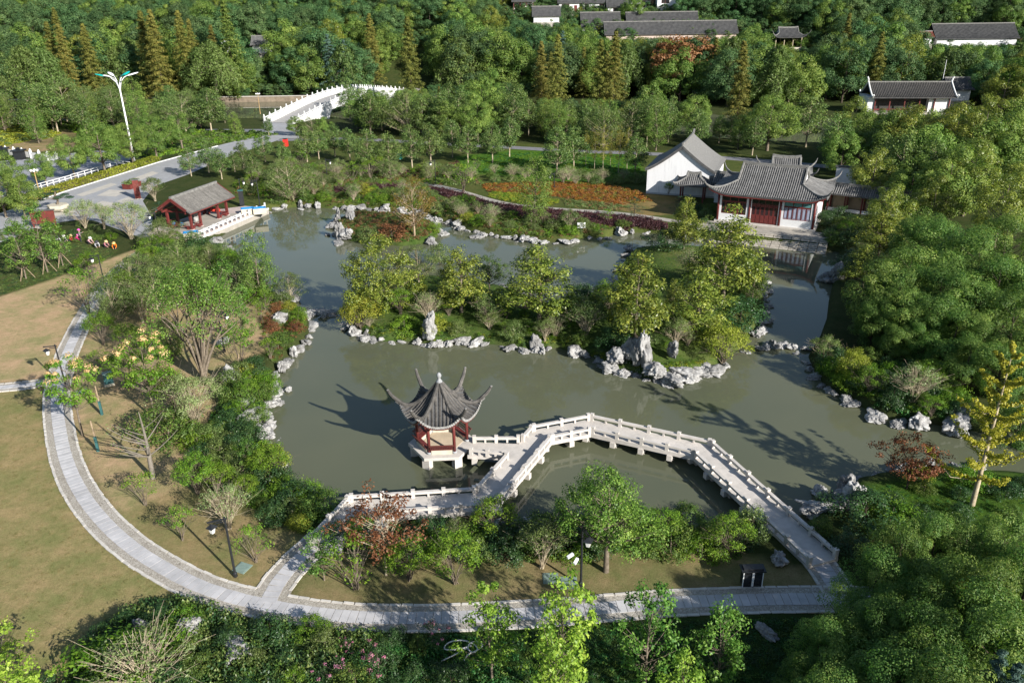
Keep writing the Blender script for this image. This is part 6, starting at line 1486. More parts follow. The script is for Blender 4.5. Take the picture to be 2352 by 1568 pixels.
def cover(name, label, poly, mats, dens, sz, seed, r=.30, h=.30, L=.11, Wr=.5, upright=0, zs=(.7, 1.3), world=False, lump=0.0, nl=60, cat='ground cover', mats2=None, frac=0.0, minz=.4):
    q = fill(poly, dens, seed, LAND, world); P = with_z(q, 0, minz); g = np.random.default_rng(seed + 1); n = len(P)
    hgt_ = g.uniform(*zs, n)
    if lump: hgt_ *= 1 + lump * (np.sin(P[:, 0] * 1.3 + np.sin(P[:, 1] * .9)) + np.sin(P[:, 1] * 1.7 + 1.0))
    s = sz * g.uniform(.75, 1.3, n); ms = [clump(seed * 3 + i, m, r, h, nl, L, Wr, upright, mats2, frac) for i, m in enumerate(mats)]
    return stuff(name, label, cat, P, np.column_stack([s, s, s * np.clip(hgt_, .3, 3)]), ms, seed)
cover('hedge_cover', 'dense dark low hedge planting below the path bend', [(150, 1600), (205, 1488), (330, 1385), (420, 1375), (560, 1422), (700, 1446), (900, 1464), (800, 1500), (700, 1610)], [lShrD, lShrD, lShr, lOlv], 14, 1.25, 601, .34, .42, .11, .5, 0, (.8, 1.5), False, .25)
cover('green_cover', 'bright green ground cover below the path', [(600, 1610), (760, 1490), (880, 1466), (1060, 1464), (1160, 1470), (1160, 1610)], [lCov, lCov, lShr, lCov], 16, 1.0, 602, .32, .26, .11, .55, 0, (.6, 1.3), False, .3)
cover('shade_cover', 'shaded green undergrowth below the path at right', [(1160, 1458), (1500, 1430), (1850, 1418), (1900, 1640), (1160, 1640)], [lShrD, lCov, lShr], 12, .9, 603, .30, .20, .10, .4, .3, (.5, 1.1), False, .2)
cover('weeded_bed', 'low grey green bed where the workers kneel', [(-30, 585), (60, 565), (185, 560), (268, 574), (250, 592), (120, 640), (-30, 690)], [lOlv, lShr, lShrD], 7, .75, 604, .32, .18, .10, .45, 0, (.4, .9))
cover('west_cover', 'leafy undergrowth along the west shore', [(520, 900), (600, 850), (632, 930), (610, 1000), (628, 1060), (700, 1135), (745, 1180), (700, 1225), (560, 1160), (500, 1060), (440, 1040)], [lShr, lShrB, lCov, lShrD], 11, 1.0, 605, .32, .28, .12, .4, .2, (.6, 1.4), False, .25)
cover('west_upper_cover', 'rusty and green low plants above the left weir', [(590, 690), (700, 705), (716, 750), (680, 805), (620, 835), (600, 760)], [lOlv, lShr, lMap, lShrB], 9, .8, 606, .3, .22, .10, .4, .2)
cover('thicket_cover', 'olive undergrowth between the path top and the pond', [(350, 565), (480, 560), (600, 650), (640, 690), (560, 690), (420, 650), (270, 715), (250, 690), (290, 640)], [lOlv, lShrD, lShr], 6, 1.1, 607, .34, .30, .13, .4, .1, (.6, 1.4), False, .2)
cover('north_cover', 'mixed green low planting on the north bank', [(600, 455), (930, 432), (1020, 450), (1140, 486), (1300, 498), (1480, 505), (1430, 525), (1300, 550), (1175, 546), (1060, 522), (1000, 500), (900, 482), (700, 472), (630, 478)], [lOlv, lShr, lShrB, lOlv, lBrn], 5, 1.1, 608, .36, .26, .14, .4, .2, (.5, 1.3), False, .2)
cover('north_garden_cover', 'olive low planting in the north garden', [(540, 445), (560, 400), (700, 380), (900, 395), (1090, 395), (1110, 425), (1010, 425), (930, 425), (600, 452)], [lOlv, lOlv, lShrB, lBrn, lOlv], 3.4, 1.3, 609, .38, .28, .16, .4, .2, (.5, 1.3), False, .2)
cover('orange_cover', 'orange and rust coloured planting before the white building', [(1105, 424), (1180, 420), (1300, 418), (1400, 424), (1470, 440), (1500, 462), (1430, 470), (1370, 466), (1280, 452), (1200, 446), (1120, 440)], [lOrg, lOrg, lMap, lOrg, lBam], 6, 1.1, 610, .36, .24, .14, .5, 0, (.6, 1.2), False, .25)
cover('yellow_cover', 'yellow green planting beside the north path', [(1130, 440), (1200, 446), (1290, 462), (1260, 474), (1190, 468), (1120, 452)], [lShrY, lShrB, lShrY], 7, 1.0, 611, .34, .22, .13, .5)
cover('grey_cover', 'grey lavender planting beside the north path', [(1290, 458), (1380, 466), (1450, 474), (1420, 484), (1300, 476)], [lPale, lBrn, lOlv], 7, 1.0, 612, .34, .22, .12, .4, .3)
cover('purple_hedge', 'dark purple hedge below the north path', [(985, 432), (1060, 446), (1130, 470), (1300, 489), (1480, 504), (1530, 515), (1530, 528), (1400, 520), (1290, 512), (1180, 500), (1120, 490), (1040, 462)], [lPur, lPur], 12, 1.25, 613, .36, .45, .14, .5, 0, (.8, 1.3), cat='hedge')
cover('purple_hedge', 'short dark purple hedge left of the small island tree', [(770, 432), (850, 426), (930, 424), (930, 432), (850, 438), (770, 446)], [lPur, lPur], 12, 1.1, 614, .36, .4, .14, .5, 0, (.8, 1.2), cat='hedge')
cover('maroon_cover', 'dark maroon planting under the slender trees', [(860, 398), (1000, 388), (1050, 372), (1060, 384), (1010, 402), (880, 408)], [lPur, lBrn, lPur], 6, 1.2, 615, .36, .34, .16, .5)
cover('island_grass', 'short green grass tufts on the main island', ISL1, [lShrB, lCov, lShrB], 7, .5, 616, .30, .16, .10, .25, .6, (.5, 1.2), False, 0, 40, 'grass')
cover('island_edge_cover', 'mixed low plants along the front of the main island', [(795, 735), (880, 755), (1000, 762), (1150, 768), (1290, 775), (1400, 810), (1500, 840), (1640, 825), (1720, 770), (1735, 775), (1670, 835), (1560, 866), (1400, 848), (1280, 800), (1150, 793), (1000, 792), (870, 782)], [lShrB, lOlv, lShr, lShrY, lShrD], 11, .85, 630, .32, .26, .11, .45, .15, (.5, 1.5), False, .3, minz=.1)
cover('small_island_cover', 'olive and brown low plants on the small island', ISL2, [lOlv, lBrn, lShr, lMap], 7, 1.0, 631, .34, .26, .13, .45, .15, (.5, 1.3), False, .2)
cover('white_flowers', 'white flowering plants at the island front rocks', [(1385, 830), (1420, 815), (1480, 850), (1470, 872), (1420, 862)], [lShrD, lShr], 12, .8, 617, .32, .3, .09, .5, .1, mats2=lWht, frac=.22, minz=-.2)
cover('right_bank_cover', 'lush green cover on the right bank', [(1865, 840), (1900, 825), (2050, 830), (2200, 900), (2250, 985), (2120, 968), (2010, 945), (1900, 888)], [lShr, lShrB, lShrD, lCov], 10, 1.0, 618, .34, .28, .13, .5, .1, (.6, 1.3), False, .3)
cover('right_grass', 'sunlit grass on the near right bank', [(1950, 1125), (2100, 1105), (2352, 1095), (2400, 1190), (2150, 1220), (1990, 1240)], [lShrB, lCov, lShr], 11, .6, 619, .3, .18, .10, .3, .6, (.5, 1.2), False, 0, 40, 'grass')
cover('back_lawn_grass', 'bright lawn between the back path and the shrubs', [(1060, 362), (1180, 350), (1460, 356), (1480, 400), (1300, 412), (1070, 392)], [lShrB, lCov], 2.2, 1.2, 620, .34, .12, .16, .3, .4, (.5, 1.0), False, 0, 40, 'grass')
cover('near_shore_cover', 'dark undergrowth on the near shore before the bridge', [(790, 1240), (960, 1242), (1250, 1226), (1560, 1224), (1700, 1248), (1740, 1262), (1700, 1282), (1450, 1262), (1150, 1268), (840, 1268)], [lShrD, lShr, lOlv], 10, .9, 621, .32, .28, .11, .45, .1, (.6, 1.3), False, .2)
cover('lawn_tufts', 'dry grass tufts on the lower left lawn', [(-60, 915), (95, 900), (104, 1000), (150, 1145), (260, 1278), (400, 1368), (320, 1385), (195, 1485), (100, 1610), (-100, 1610)], [LEAF('dry_grass', (.15, .125, .045), (.235, .185, .075), (.32, .25, .115), .3, .7, .1), LEAF('green_grass', (0.086, 0.114, 0.030), (0.160, 0.150, 0.045), (0.220, 0.200, 0.070), .3, .7, .1)], 6, .33, 622, .5, .12, .14, .16, .6, (.4, 1.1), False, 0, 30, 'grass')
cover('field_cover', 'yellow green flower mounds in the far left field', [(0, 297), (70, 292), (140, 302), (120, 318), (60, 325), (0, 338)], [lShrY, lOlv, lShrY], 1.6, 1.9, 623, .42, .22, .22, .5, 0, (.5, 1.0), False, .2)
cover('far_left_cover', 'olive verge planting beside the far road', [(-40, 262), (200, 275), (420, 300), (560, 300), (640, 310), (480, 335), (360, 362), (250, 350), (160, 300), (-40, 285)], [lOlv, lShr, lShrB], 1.2, 1.7, 624, .42, .26, .24, .5, 0, (.5, 1.2), False, .2)

# ------------------------------------------------------------------ far buildings
def on_ray(u, v, y):
    d = RW @ np.array([(u - CX) / FPX, -(v - CY) / FPX, -1.0]); t = y / d[1]; return d * t + np.array([0, 0, CAMH])
def window_part(root, x0, x1, z0, z1, y, mat=None, frame=None):
    wdw = MB().box(x0 - .08, x1 + .08, y - .06, y + .02, z0 - .08, z0).box(x0 - .08, x1 + .08, y - .06, y + .02, z1, z1 + .08).box(x0 - .08, x0, y - .06, y + .02, z0, z1).box(x1, x1 + .08, y - .06, y + .02, z0, z1).box((x0 + x1) / 2 - .04, (x0 + x1) / 2 + .04, y - .05, y, z0, z1).build('window', frame or mRedD, root)
    MB().box(x0, x1, y - .025, y - .005, z0, z1).build('pane', mat or mGlassD, wdw)
def far_house(name, label, cat, u0, u1, vb, y, wall, depth, rise, wins=(), doors=(), rz=0.0, over=.7, cols=0, pod=4.0, wallmat=None, sp=.42, roofmat=None):
    a = on_ray(u0, vb, y); b = on_ray(u1, vb, y); Wd = b[0] - a[0]
    h = empty(name, (a[0], a[1], a[2]), rz, label, cat)
    bx(h, 'podium', mPlat, -.3, Wd + .3, -.3, depth + .3, -pod, -.002)
    if cols:
        bx(h, 'wall', wallmat or mWhite, 0, Wd, 1.6, depth, 0, wall)
        for i in range(cols): c = bx(h, 'column', mRedD, -.12, .12, -.12, .12, 0, wall); c.location = (.2 + (Wd - .4) * i / (cols - 1), .15, 0)
        yw = 1.6
    else: bx(h, 'wall', wallmat or mWhite, 0, Wd, 0, depth, 0, wall); yw = 0.0
    for f0, f1, z0, z1 in wins: window_part(h, Wd * f0, Wd * f1, wall * z0, wall * z1, yw)
    for f0, f1 in doors: bx(h, 'door', mRedD, Wd * f0, Wd * f1, yw - .06, yw - .004, 0, wall * .72)
    if rise: gable_roof(h, -over, Wd + over, depth / 2 + over, wall - .1, wall + rise, sp, .14, roofmat or mTileD, 1.2, True, .16, mTileD, depth / 2)
    return h, Wd
far_house('hillside_hall', 'far hall with red columns at the top left of the hillside group', 'house', 1179, 1226, 36, 330, 5.0, 7, 3.0, [(.1, .28, .15, .75), (.72, .9, .15, .75)], [(.4, .6)], cols=4)
far_house('hillside_house', 'small far house with gabled roof right of the red columned hall', 'house', 1284, 1330, 30, 328, 3.6, 6, 2.8, [(.15, .5, .2, .8)], [(.75, .9)])
far_house('hillside_house', 'long dark roofed house below the red columned hall', 'house', 1226, 1284, 52, 312, 2.2, 7, 3.0)
far_house('hillside_house', 'white far house with door and windows at the hillside centre', 'house', 1338, 1400, 34, 332, 4.2, 7, 3.0, [(.08, .22, .3, .85), (.62, .78, .3, .85)], [(.36, .48)])
far_house('hillside_house', 'far white gallery house with red door, left of the tall white block', 'house', 1448, 1508, 27, 332, 4.2, 7, 3.0, [(.40, .55, .35, .9), (.78, .93, .35, .9), (.1, .2, .35, .9)], [(.62, .72)])
far_house('gatehouse', 'small white gatehouse with red window and hipped roof', 'house', 1396, 1440, 37, 322, 3.2, 5.5, 2.6, [(.28, .72, .22, .85)])
far_house('white_block', 'tall plain white block at the right end of the hillside houses', 'house', 1508, 1556, 42, 328, 8.5, 8, 2.5, [(.2, .55, .62, .86), (.46, .62, .1, .28), (.12, .3, .14, .24)])
far_house('hillside_house', 'dark roofed house below the gatehouse', 'house', 1338, 1422, 72, 306, 1.6, 9, 4.4)
far_house('long_gallery', 'upper of two long dark roofs below the white block', 'house', 1442, 1600, 66, 308, 2.0, 7, 3.2)
far_house('long_gallery', 'lower of two long dark roofs across the hillside foot', 'house', 1392, 1690, 92, 298, 1.8, 8, 3.8, wallmat=M('pinkish_wall', (.50, .40, .34), (.42, .33, .28), 1))
g = empty('hillside_balustrade', tuple(on_ray(1444, 36, 322)), 0, 'white balustrade before the far gallery house', 'balustrade')
for i in range(5): bx(g, 'post', mStoneW, i * 2.7 - .14, i * 2.7 + .14, -.14, .14, -3, 1.35)
for i in range(4): bx(g, 'panel', mStoneW, i * 2.7 + .14, i * 2.7 + 2.56, -.07, .07, 0, 1.0)
# small far pavilion, red shed, long house at right
a = on_ray(1779, 110, 290); kp = empty('far_pavilion', tuple(a), 0, 'far open pavilion with upturned white edged roof among trees', 'pavilion'); Wd = 9.4
bx(kp, 'podium', mCream, -.4, Wd + .4, -.4, 5.4, -4, 0)
for x in (.3, 3.2, 6.2, Wd - .3):
    for y in (.3, 4.7): c = bx(kp, 'column', mBarkP, -.12, .12, -.12, .12, 0, 3.2); c.location = (x, y, 0)
xieshan(kp, Wd / 2, 2.5, Wd / 2 + .9, 3.5, Wd / 2 - 1.4, 1.5, 3.3, 6.2, .9, .42, .14, mTileD, True, 1.25, 1.6)
far_house('red_roofed_shed', 'shed with rusty red roof at upper right', 'shed', 2118, 2138, 102, 292, 2.4, 4, 1.6, roofmat=M('rusty_red_roof', (.26, .07, .045), (.20, .055, .035), 1))
far_house('long_house', 'long dark tiled house among trees at upper right', 'house', 2150, 2332, 106, 292, 2.4, 9, 4.4, pod=5)
a = np.array(G(2012, 250, 1.0)); fh = empty('canal_hall', (94.5, 213.0, LAND), -.10, 'dark tiled hall with white ridge ends beyond the canal at right', 'hall')
FW = 19.0
bx(fh, 'podium', mPlat, -.6, FW + .6, -1.2, 9.0, -1.5, .5)
for i in range(6): c = bx(fh, 'column', mRedD, -.13, .13, -.13, .13, .5, 4.2); c.location = (.3 + (FW - .6) * i / 5, 0, 0)
bx(fh, 'back_wall', M('interior_shade_wall', (.05, .045, .04), (.03, .03, .028), 1), 0, FW * .72, 1.8, 2.0, .5, 4.2); bx(fh, 'wall', mWhite, FW * .72, FW, .2, 8, .5, 4.2); bx(fh, 'wall', mWhite, -1.5, .2, .2, 8, .5, 4.2)  # the shade inside the open hall is put into the back wall's near-black colour
bx(fh, 'railing', mRedD, .3, FW * .7, -.05, .05, .9, 1.3)
gable_roof(fh, -.8, FW + .8, 5.4, 4.2, 7.4, .42, .15, mTile, 1.25, True, .16, mTileD, 4.0)
for x in (-.9, FW + .9):
    for s in (-1, 1): MB().tube([(x, 4 + s * r, 4.3 + 3.3 * (1 - r / 5.4) ** 1.25) for r in np.linspace(0, 5.4, 7)] + [(x, 4 + s * 5.9, 4.9)], .22, 6).build('verge_ridge', mStoneW, fh)
    MB().tube([(x, 4, 7.4), (x + .1 * np.sign(x), 4, 8.2), (x + .4 * np.sign(x), 4, 8.8)], .2, 6).build('ridge_end', mStoneW, fh)
far_house('side_wing', 'blue shaded low wing beside the dark tiled canal hall', 'house', 2178, 2225, 232, 222, 3.0, 6, 2.6)
far_house('white_gable_hut', 'small white gable hut by the willows at left', 'hut', 582, 622, 122, 288, 2.6, 5, 2.6, roofmat=mTileL)
fp = MB().lathe([(.10, 0), (.05, 12)], 8).build('flagpole', mWhiteMetal); fp.location = (118.0, 226, LAND); tag(fp, 'slim white flagpole behind the canal hall', 'pole')
bo = empty('bus_shelter', (*G(1590, 228, LAND)[:2], LAND), 0, 'small pale kiosk under trees on the far bank', 'kiosk')
bx(bo, 'cabin', mStoneW, 0, 3, 0, 2, 0, 2.6); bx(bo, 'roof', mTeal, -.6, 3.6, -.5, 2.5, 2.61, 2.8)

# ------------------------------------------------------------------ white arched bridge over the canal
wbA, wbB = np.array([-64.0, 213.0]), np.array([-37.5, 267.0]); wt = (wbB - wbA) / np.linalg.norm(wbB - wbA); wn = np.array([wt[1], -wt[0]]); WLn = float(np.linalg.norm(wbB - wbA))
wbr = empty('white_arched_bridge', (*wbA, 0), 0, 'white marble arched bridge with carved balustrades over the canal', 'bridge')
def wbz(s): return LAND + .1 + 4.0 * math.sin(min(max(s / WLn, 0), 1) * PI * .96) ** 1.15
def wp(s, off, dz=0.0): q = wt * s + wn * off; return (q[0], q[1], wbz(s) + dz)
ss_ = np.linspace(0, WLn, 27)
def strip(name, o0, o1, dz, mat):
    V = [wp(s, o0, dz) for s in ss_] + [wp(s, o1, dz) for s in ss_]; n = len(ss_)
    V += [(x, y, z - .5) for x, y, z in V]
    F = [(i, i + 1, n + i + 1, n + i)[::-1] for i in range(n - 1)] + [(2 * n + i, 2 * n + i + 1, 3 * n + i + 1, 3 * n + i) for i in range(n - 1)]
    F += [(i, i + 1, 2 * n + i + 1, 2 * n + i) for i in range(n - 1)] + [(n + i, 3 * n + i, 3 * n + i + 1, n + i + 1) for i in range(n - 1)]
    link(name, mesh_np(name, V, F, mat), wbr)
strip('deck', 2.4, 9.6, 0, M('bridge_deck', (.34, .33, .315), (.28, .27, .26), 1)); strip('stepped_lane', 0, 2.38, .03, mStoneW)
for off in (-.25, 9.85):
    n = len(ss_); V = [wp(s, off, -.1) for s in ss_] + [(wp(s, off)[0], wp(s, off)[1], -1.2 + (wbz(s) + .2) * .9 * (1 if .25 < s / WLn < .72 else 0)) for s in ss_]
    link('spandrel', mesh_np('spandrel', V, [(i, i + 1, n + i + 1, n + i) for i in range(n - 1)], mStoneW), wbr)
wpost = MB().cbox(0, 0, -.3, .34, .34, 1.55).lathe([(.10, 1.25), (.17, 1.36), (.17, 1.55), (.05, 1.68)], 8).mesh('post', mStoneW)
for off in (0.0, 2.4, 9.6):
    q = np.arange(.5, WLn, 2.25)
    for i, s in enumerate(q):
        p = wp(s, off); o = link('post', wpost, wbr); o.location = p; o.rotation_euler = (0, 0, math.atan2(wt[1], wt[0]))
        if i < len(q) - 1: MB().bar(wp(s, off, .28), wp(q[i + 1], off, .28), .16, .55).build('panel', mStoneW, wbr); MB().bar(wp(s, off, .86), wp(q[i + 1], off, .86), .2, .16).build('handrail', mStoneW, wbr)
for i, s in enumerate(np.arange(2, WLn - 2, 3.2)):
    MB().bar(wp(s, .1, .10), wp(s, 2.3, .10), .35, .14).build('step', mStoneW, wbr)
gate = poly_sheet('bridge_road', [(*(wbA + wt * WLn + wn * 2.4),), (*(wbA + wt * WLn + wn * 9.6),), (-26, 300), (-36, 302)], LAND + 1.5, mPlat)
apr = poly_sheet('bridge_approach', [tuple(wbA + wn * 9.6), tuple(wbA), tuple(G(610, 318, LAND)[:2]), tuple(G(690, 318, LAND)[:2])], LAND + .05, mPlaza)

# ------------------------------------------------------------------ lamps and street furniture
def garden_lamp(u, v, rz, label, cams=False, H=4.2):
    p = G(u, v, LAND); r = empty('garden_lamp', (p[0], p[1], gz(p[0], p[1])), rz, label, 'lamp post', 'garden lamp posts')
    MB().lathe([(.13, 0), (.13, .25), (.075, .30), (.06, H)], 8).build('pole', mBlack, r); bx(r, 'arm', mBlack, -.12, .95, -.035, .035, H - .18, H - .10)
    bx(r, 'brace', mBlack, .0, .5, -.02, .02, H - .32, H - .27)
    l = MB().lathe([(.02, .0), (.34, -.22), (.30, -.25), (.06, -.04)], 4, (.75, 0, H - .28)).build('lamp_shade', mBlack, r); MB().lathe([(.20, 0), (.12, -.36)], 4, (.75, 0, H - .53)).build('lamp_glass', mLampGlass, l)
    if cams:
        for z, a in ((2.5, -.2), (2.3, .3)): c = bx(r, 'camera', mWhiteMetal, -.05, .35, -.07, .07, z, z + .14); c.rotation_euler = (0, .25, a - 1.2)
    return r
garden_lamp(541, 1323, 3.5, 'black lantern post at the path bend before the bridge', False)
garden_lamp(153, 893, 3.3, 'lantern post overhanging the path beside the peach blossom tree')
garden_lamp(243, 664, 3.3, 'lantern post beside the tan soil near the workers')
garden_lamp(368, 556, 3.3, 'lantern post at the left of the red pavilion terrace')
garden_lamp(557, 470, -.2, 'lantern post with cabinet right of the red pavilion roof')
garden_lamp(597, 473, 3.3, 'lantern post behind the blue lined boxes')
garden_lamp(753, 420, 0, 'lantern post in the north garden left of the small island')
garden_lamp(1001, 423, 3.3, 'lantern post in the north garden above the amber tree')
garden_lamp(1273, 432, 3.3, 'lantern post in the orange planting', H=2.6)
garden_lamp(1334, 1344, -1.2, 'lantern post with white cameras beside the lone green tree', True)
garden_lamp(516, 808, 0, 'lantern post on bare soil beside the multi-trunk tree')
cb = empty('black_cabinet', (*G(557, 474, LAND)[:2], 1.0), .3, 'tall black cabinet right of the red pavilion', 'cabinet'); bx(cb, 'body', mBlack, -.35, .35, -.3, .3, 0, 2.3); bx(cb, 'cap', mBlueG, -.42, .42, -.36, .36, 2.303, 2.42)
def street_light(u, v, vt, label):
    p = G(u, v, LAND); H = hgt((p[0], p[1], LAND), vt); r = empty('street_light', (p[0], p[1], LAND), 0, label, 'street light')
    MB().lathe([(.22, 0), (.20, .4), (.13, H - 2.2), (.12, H - 2.0)], 10).build('pole', mWhiteMetal, r, True)
    for k in range(6):
        a = k * PI / 3 + .3; d = np.array([math.cos(a), math.sin(a), 0])
        MB().tube([d * .1 + [0, 0, H - 2.6], d * .5 + [0, 0, H - 1.2], d * 1.2 + [0, 0, H - .45], d * 1.9 + [0, 0, H - .15]], .06, 5).build('arm', mWhiteMetal, r)
        V, F = ICO3; hd = V * [1.1, .38, .16]; ca, sa = math.cos(a), math.sin(a)
        hd = np.stack([hd[:, 0] * ca - hd[:, 1] * sa, hd[:, 0] * sa + hd[:, 1] * ca, hd[:, 2] + hd[:, 0] * .25], 1) + d * 2.7 + [0, 0, H]
        o = link('lamp_head', mesh_np('lamp_head', hd, F, mTeal if k % 2 else mWhiteMetal, True), r)
street_light(311, 381, 172, 'tall white street light with fanned lamp heads beside the plaza')
r = empty('street_light', tuple(on_ray(541, 245, 275)[:2]) + (LAND,), 0, 'white forked street light among the willows', 'street light'); Hs = hgt((r.location[0], r.location[1], LAND), 95)
MB().lathe([(.2, 0), (.12, Hs - 3)], 8).build('pole', mWhiteMetal, r)
for s in (-1, 1): MB().tube([(0, 0, Hs - 3.1), (s * .8, 0, Hs - 2.2), (s * 1.6, 0, Hs)], .12, 5).build('arm', mWhiteMetal, r)
MB().bar((-1.7, 0, Hs), (1.7, 0, Hs), .2, .2).build('crossbar', mWhiteMetal, r)
def globe_lamp(u, v, H, label):
    p = G(u, v, LAND); r = empty('globe_lamp', (p[0], p[1], LAND), 0, label, 'lamp post', 'globe lamps')
    MB().lathe([(.12, 0), (.09, .5), (.06, H - .4), (.06, H)], 8).build('pole', mGold, r)
    for k in range(4):
        a = k * PI / 2 + .4; x, y = .45 * math.cos(a), .45 * math.sin(a); MB().tube([(0, 0, H - .5), (x * .7, y * .7, H - .55), (x, y, H - .35)], .03, 4).build('arm', mGold, r)
        V, F = ICO3; link('globe', mesh_np('globe', V * .2 + [x, y, H - .15], F, mLampGlass, True), r)
globe_lamp(95, 459, 5.0, 'gold pole globe lamp between hedges at the plaza'); globe_lamp(397, 337, 5.0, 'gold globe lamp right of the street trees'); globe_lamp(463, 292, 5.0, 'gold globe lamp by the far road'); globe_lamp(598, 262, 5.5, 'globe lamp left of the white bridge')
# plaza furniture
def box_thing(name, label, cat, u, v, rz, parts, z=LAND):
    p = G(u, v, z); r = empty(name, (p[0], p[1], z), rz, label, cat)
    for nm, mat, dims in parts: bx(r, nm, mat, *dims)
    return r
pb = box_thing('planter_box', 'red brown steel planter with bushy plants on the plaza', 'planter', 304, 431, R0, [('box', mCorten, (-1.5, 1.5, -.8, .8, .05, .75)), ('rim', mCorten, (-1.58, 1.58, -.88, .88, .753, .85))], PZ)
q = np.column_stack([RNG.uniform(-1.4, 1.4, 120), RNG.uniform(-.7, .7, 120), RNG.uniform(.8, 1.3, 120)]); Pn, Nn, ti = clusters_to_leaves(q, np.full(120, .3), 14, RNG, np.zeros(3))
link('plants', leafmesh('plants', Pn, Nn, .2, .5, ti, [lOlv], RNG), pb)
box_thing('totem_sign', 'tall dark red totem sign on the plaza', 'sign', 318, 457, .4, [('panel', mCorten, (-.45, .45, -.18, .18, .1, 3.1)), ('cap', mTileD, (-.5, .5, -.22, .22, 3.103, 3.25)), ('base', mPlat, (-.6, .6, -.3, .3, 0, .1))], PZ)
box_thing('notice_board', 'dark red notice board at the plaza edge near the workers', 'sign', 104, 521, .25, [('panel', mCorten, (-1.6, 1.6, -.06, .06, .5, 2.4)), ('roof', mTileD, (-1.75, 1.75, -.2, .2, 2.403, 2.52)), ('post', mCorten, (-1.5, -1.35, -.12, .12, 0, .5)), ('post', mCorten, (1.35, 1.5, -.12, .12, 0, .5))])
bz = box_thing('bonsai_planter', 'cream stone pot with cloud pruned pine on the plaza', 'planter', 136, 486, .2, [], PZ)
MB().prism([(-1.1, -.7), (1.1, -.7), (1.1, .7), (-1.1, .7)], .15, .3).build('foot', mCream, bz); MB().lathe([(1.1, .3), (1.5, .6), (1.6, 1.1), (1.45, 1.15)], 6).build('pot', mCream, bz)
MB().tube([(0, 0, 1.1), (.2, 0, 1.8), (-.1, .1, 2.5), (.1, 0, 3.2)], [.2, .16, .12, .07], 7).build('trunk', mBark, bz)
cl_c = np.array([(-1.7, .1, 2.3), (-1.1, -.4, 2.9), (.2, .2, 3.4), (1.3, .1, 2.6), (2.0, -.2, 2.2), (.6, -.7, 2.4), (-.6, .7, 2.7), (-2.4, .2, 1.9)]); Pn, Nn, ti = clusters_to_leaves(cl_c, np.full(8, .75), 420, RNG, np.array([0, 0, 2.]), .28, .4, .5)
link('foliage', leafmesh('foliage', Pn, Nn, .16, .4, ti, [lPin], RNG), bz)
brn = MB()
for c in cl_c: brn.tube([(0, 0, 1.9), tuple(c * .5 + np.array([0, 0, 1.1])), tuple(c)], [.07, .05, .03], 4, False)
brn.build('branches', mBark, bz)
for i, (u, v, rz, lab) in enumerate(((570, 491, RAng - .9, 'beige box lined with blue on the terrace, left one of the pair'), (597, 490, RAng - .9, 'beige box lined with blue on the terrace, right one of the pair'), (440, 547, RAng - .9, 'beige box lined with blue at the near terrace corner'))):
    p = G(u, v, 1.0); r = empty('lined_box', (p[0], p[1], 1.0), rz, lab, 'box', 'blue lined boxes on the terrace')
    MB().box(-.95, .95, -.55, .55, 0, .08).box(-.95, -.87, -.55, .55, .08, .85).box(.87, .95, -.55, .55, .08, .85).box(-.87, .87, -.55, -.47, .08, .85).box(-.87, .87, .47, .55, .08, .85).build('shell', mCream, r)
    MB().box(-.868, -.80, -.468, .468, .082, .90).box(.80, .868, -.468, .468, .082, .90).box(-.80, .80, -.468, -.40, .082, .90).box(-.80, .80, .40, .468, .082, .90).box(-.80, .80, -.40, .40, .082, .1).build('lining', mBlue, r)
    MB().box(-.97, .97, -.57, -.46, .853, .92).box(-.97, .97, .46, .57, .853, .92).box(-.97, -.86, -.46, .46, .853, .92).box(.86, .97, -.46, .46, .853, .92).build('rim', mBlue, r)
def hedge(u, v, Lx, label):
    p = G(u, v, LAND); r = empty('clipped_hedge', (p[0], p[1], LAND), R0, label, 'hedge', 'clipped hedges beside the plaza')
    g = RNG; n = 2600; q = g.uniform(-1, 1, (n, 3)); ax = g.integers(0, 3, n); q[np.arange(n), ax] = np.where(g.uniform(0, 1, n) < .5, -1, 1); q[ax == 2, 2] = 1
    Nn = np.zeros((n, 3)); Nn[np.arange(n), ax] = q[np.arange(n), ax]; q = q * [Lx / 2, .85, .5] + [0, 0, .55] + g.normal(0, .07, (n, 3))
    link('foliage', leafmesh('foliage', q, Nn + g.normal(0, .6, (n, 3)), .26, .6, np.clip(g.normal(.45, .22, n), 0, 1), [lShrY if g.uniform() < 2 else lShrB], g), r); MB().box(-Lx / 2 + .1, Lx / 2 - .1, -.75, .75, .05, .95).build('core', mBarkD, r)
for u, v, Lx, lab in ((277, 397, 7.5, 'clipped yellow hedge beneath the white street light'), (213, 417, 8, 'clipped yellow hedge left of the street light hedge'), (149, 436, 8, 'clipped yellow hedge at the middle of the plaza edge'), (83, 458, 6.5, 'clipped yellow hedge left of the globe lamp'), (338, 378, 5.5, 'clipped yellow hedge right of the white street light'), (5, 482, 6, 'clipped yellow hedge at the left picture edge')): hedge(u, v, Lx, lab)
def railing(pix, label, z0=LAND, n=5, H=1.0, white=True):
    P = resample(GL(pix, LAND), 1.0); a, b = P[0], P[-1]; r = empty('metal_railing', (*a, z0), 0, label, 'railing'); d = b - a
    for i in range(n + 1): q = d * i / n; MB().bar((q[0], q[1], 0), (q[0], q[1], H), .09, .09).build('post', mWhiteMetal, r)
    for z in (H, H * .55): MB().bar((0, 0, z), (d[0], d[1], z), .08, .08).build('rail', mWhiteMetal, r)
railing([(195, 372), (300, 384)], 'white pipe railing behind the parking area', n=7); railing([(82, 438), (165, 415)], 'white pipe railing along the hedge, left part', n=6); railing([(165, 414), (255, 388)], 'white pipe railing along the hedge, right part', n=6)
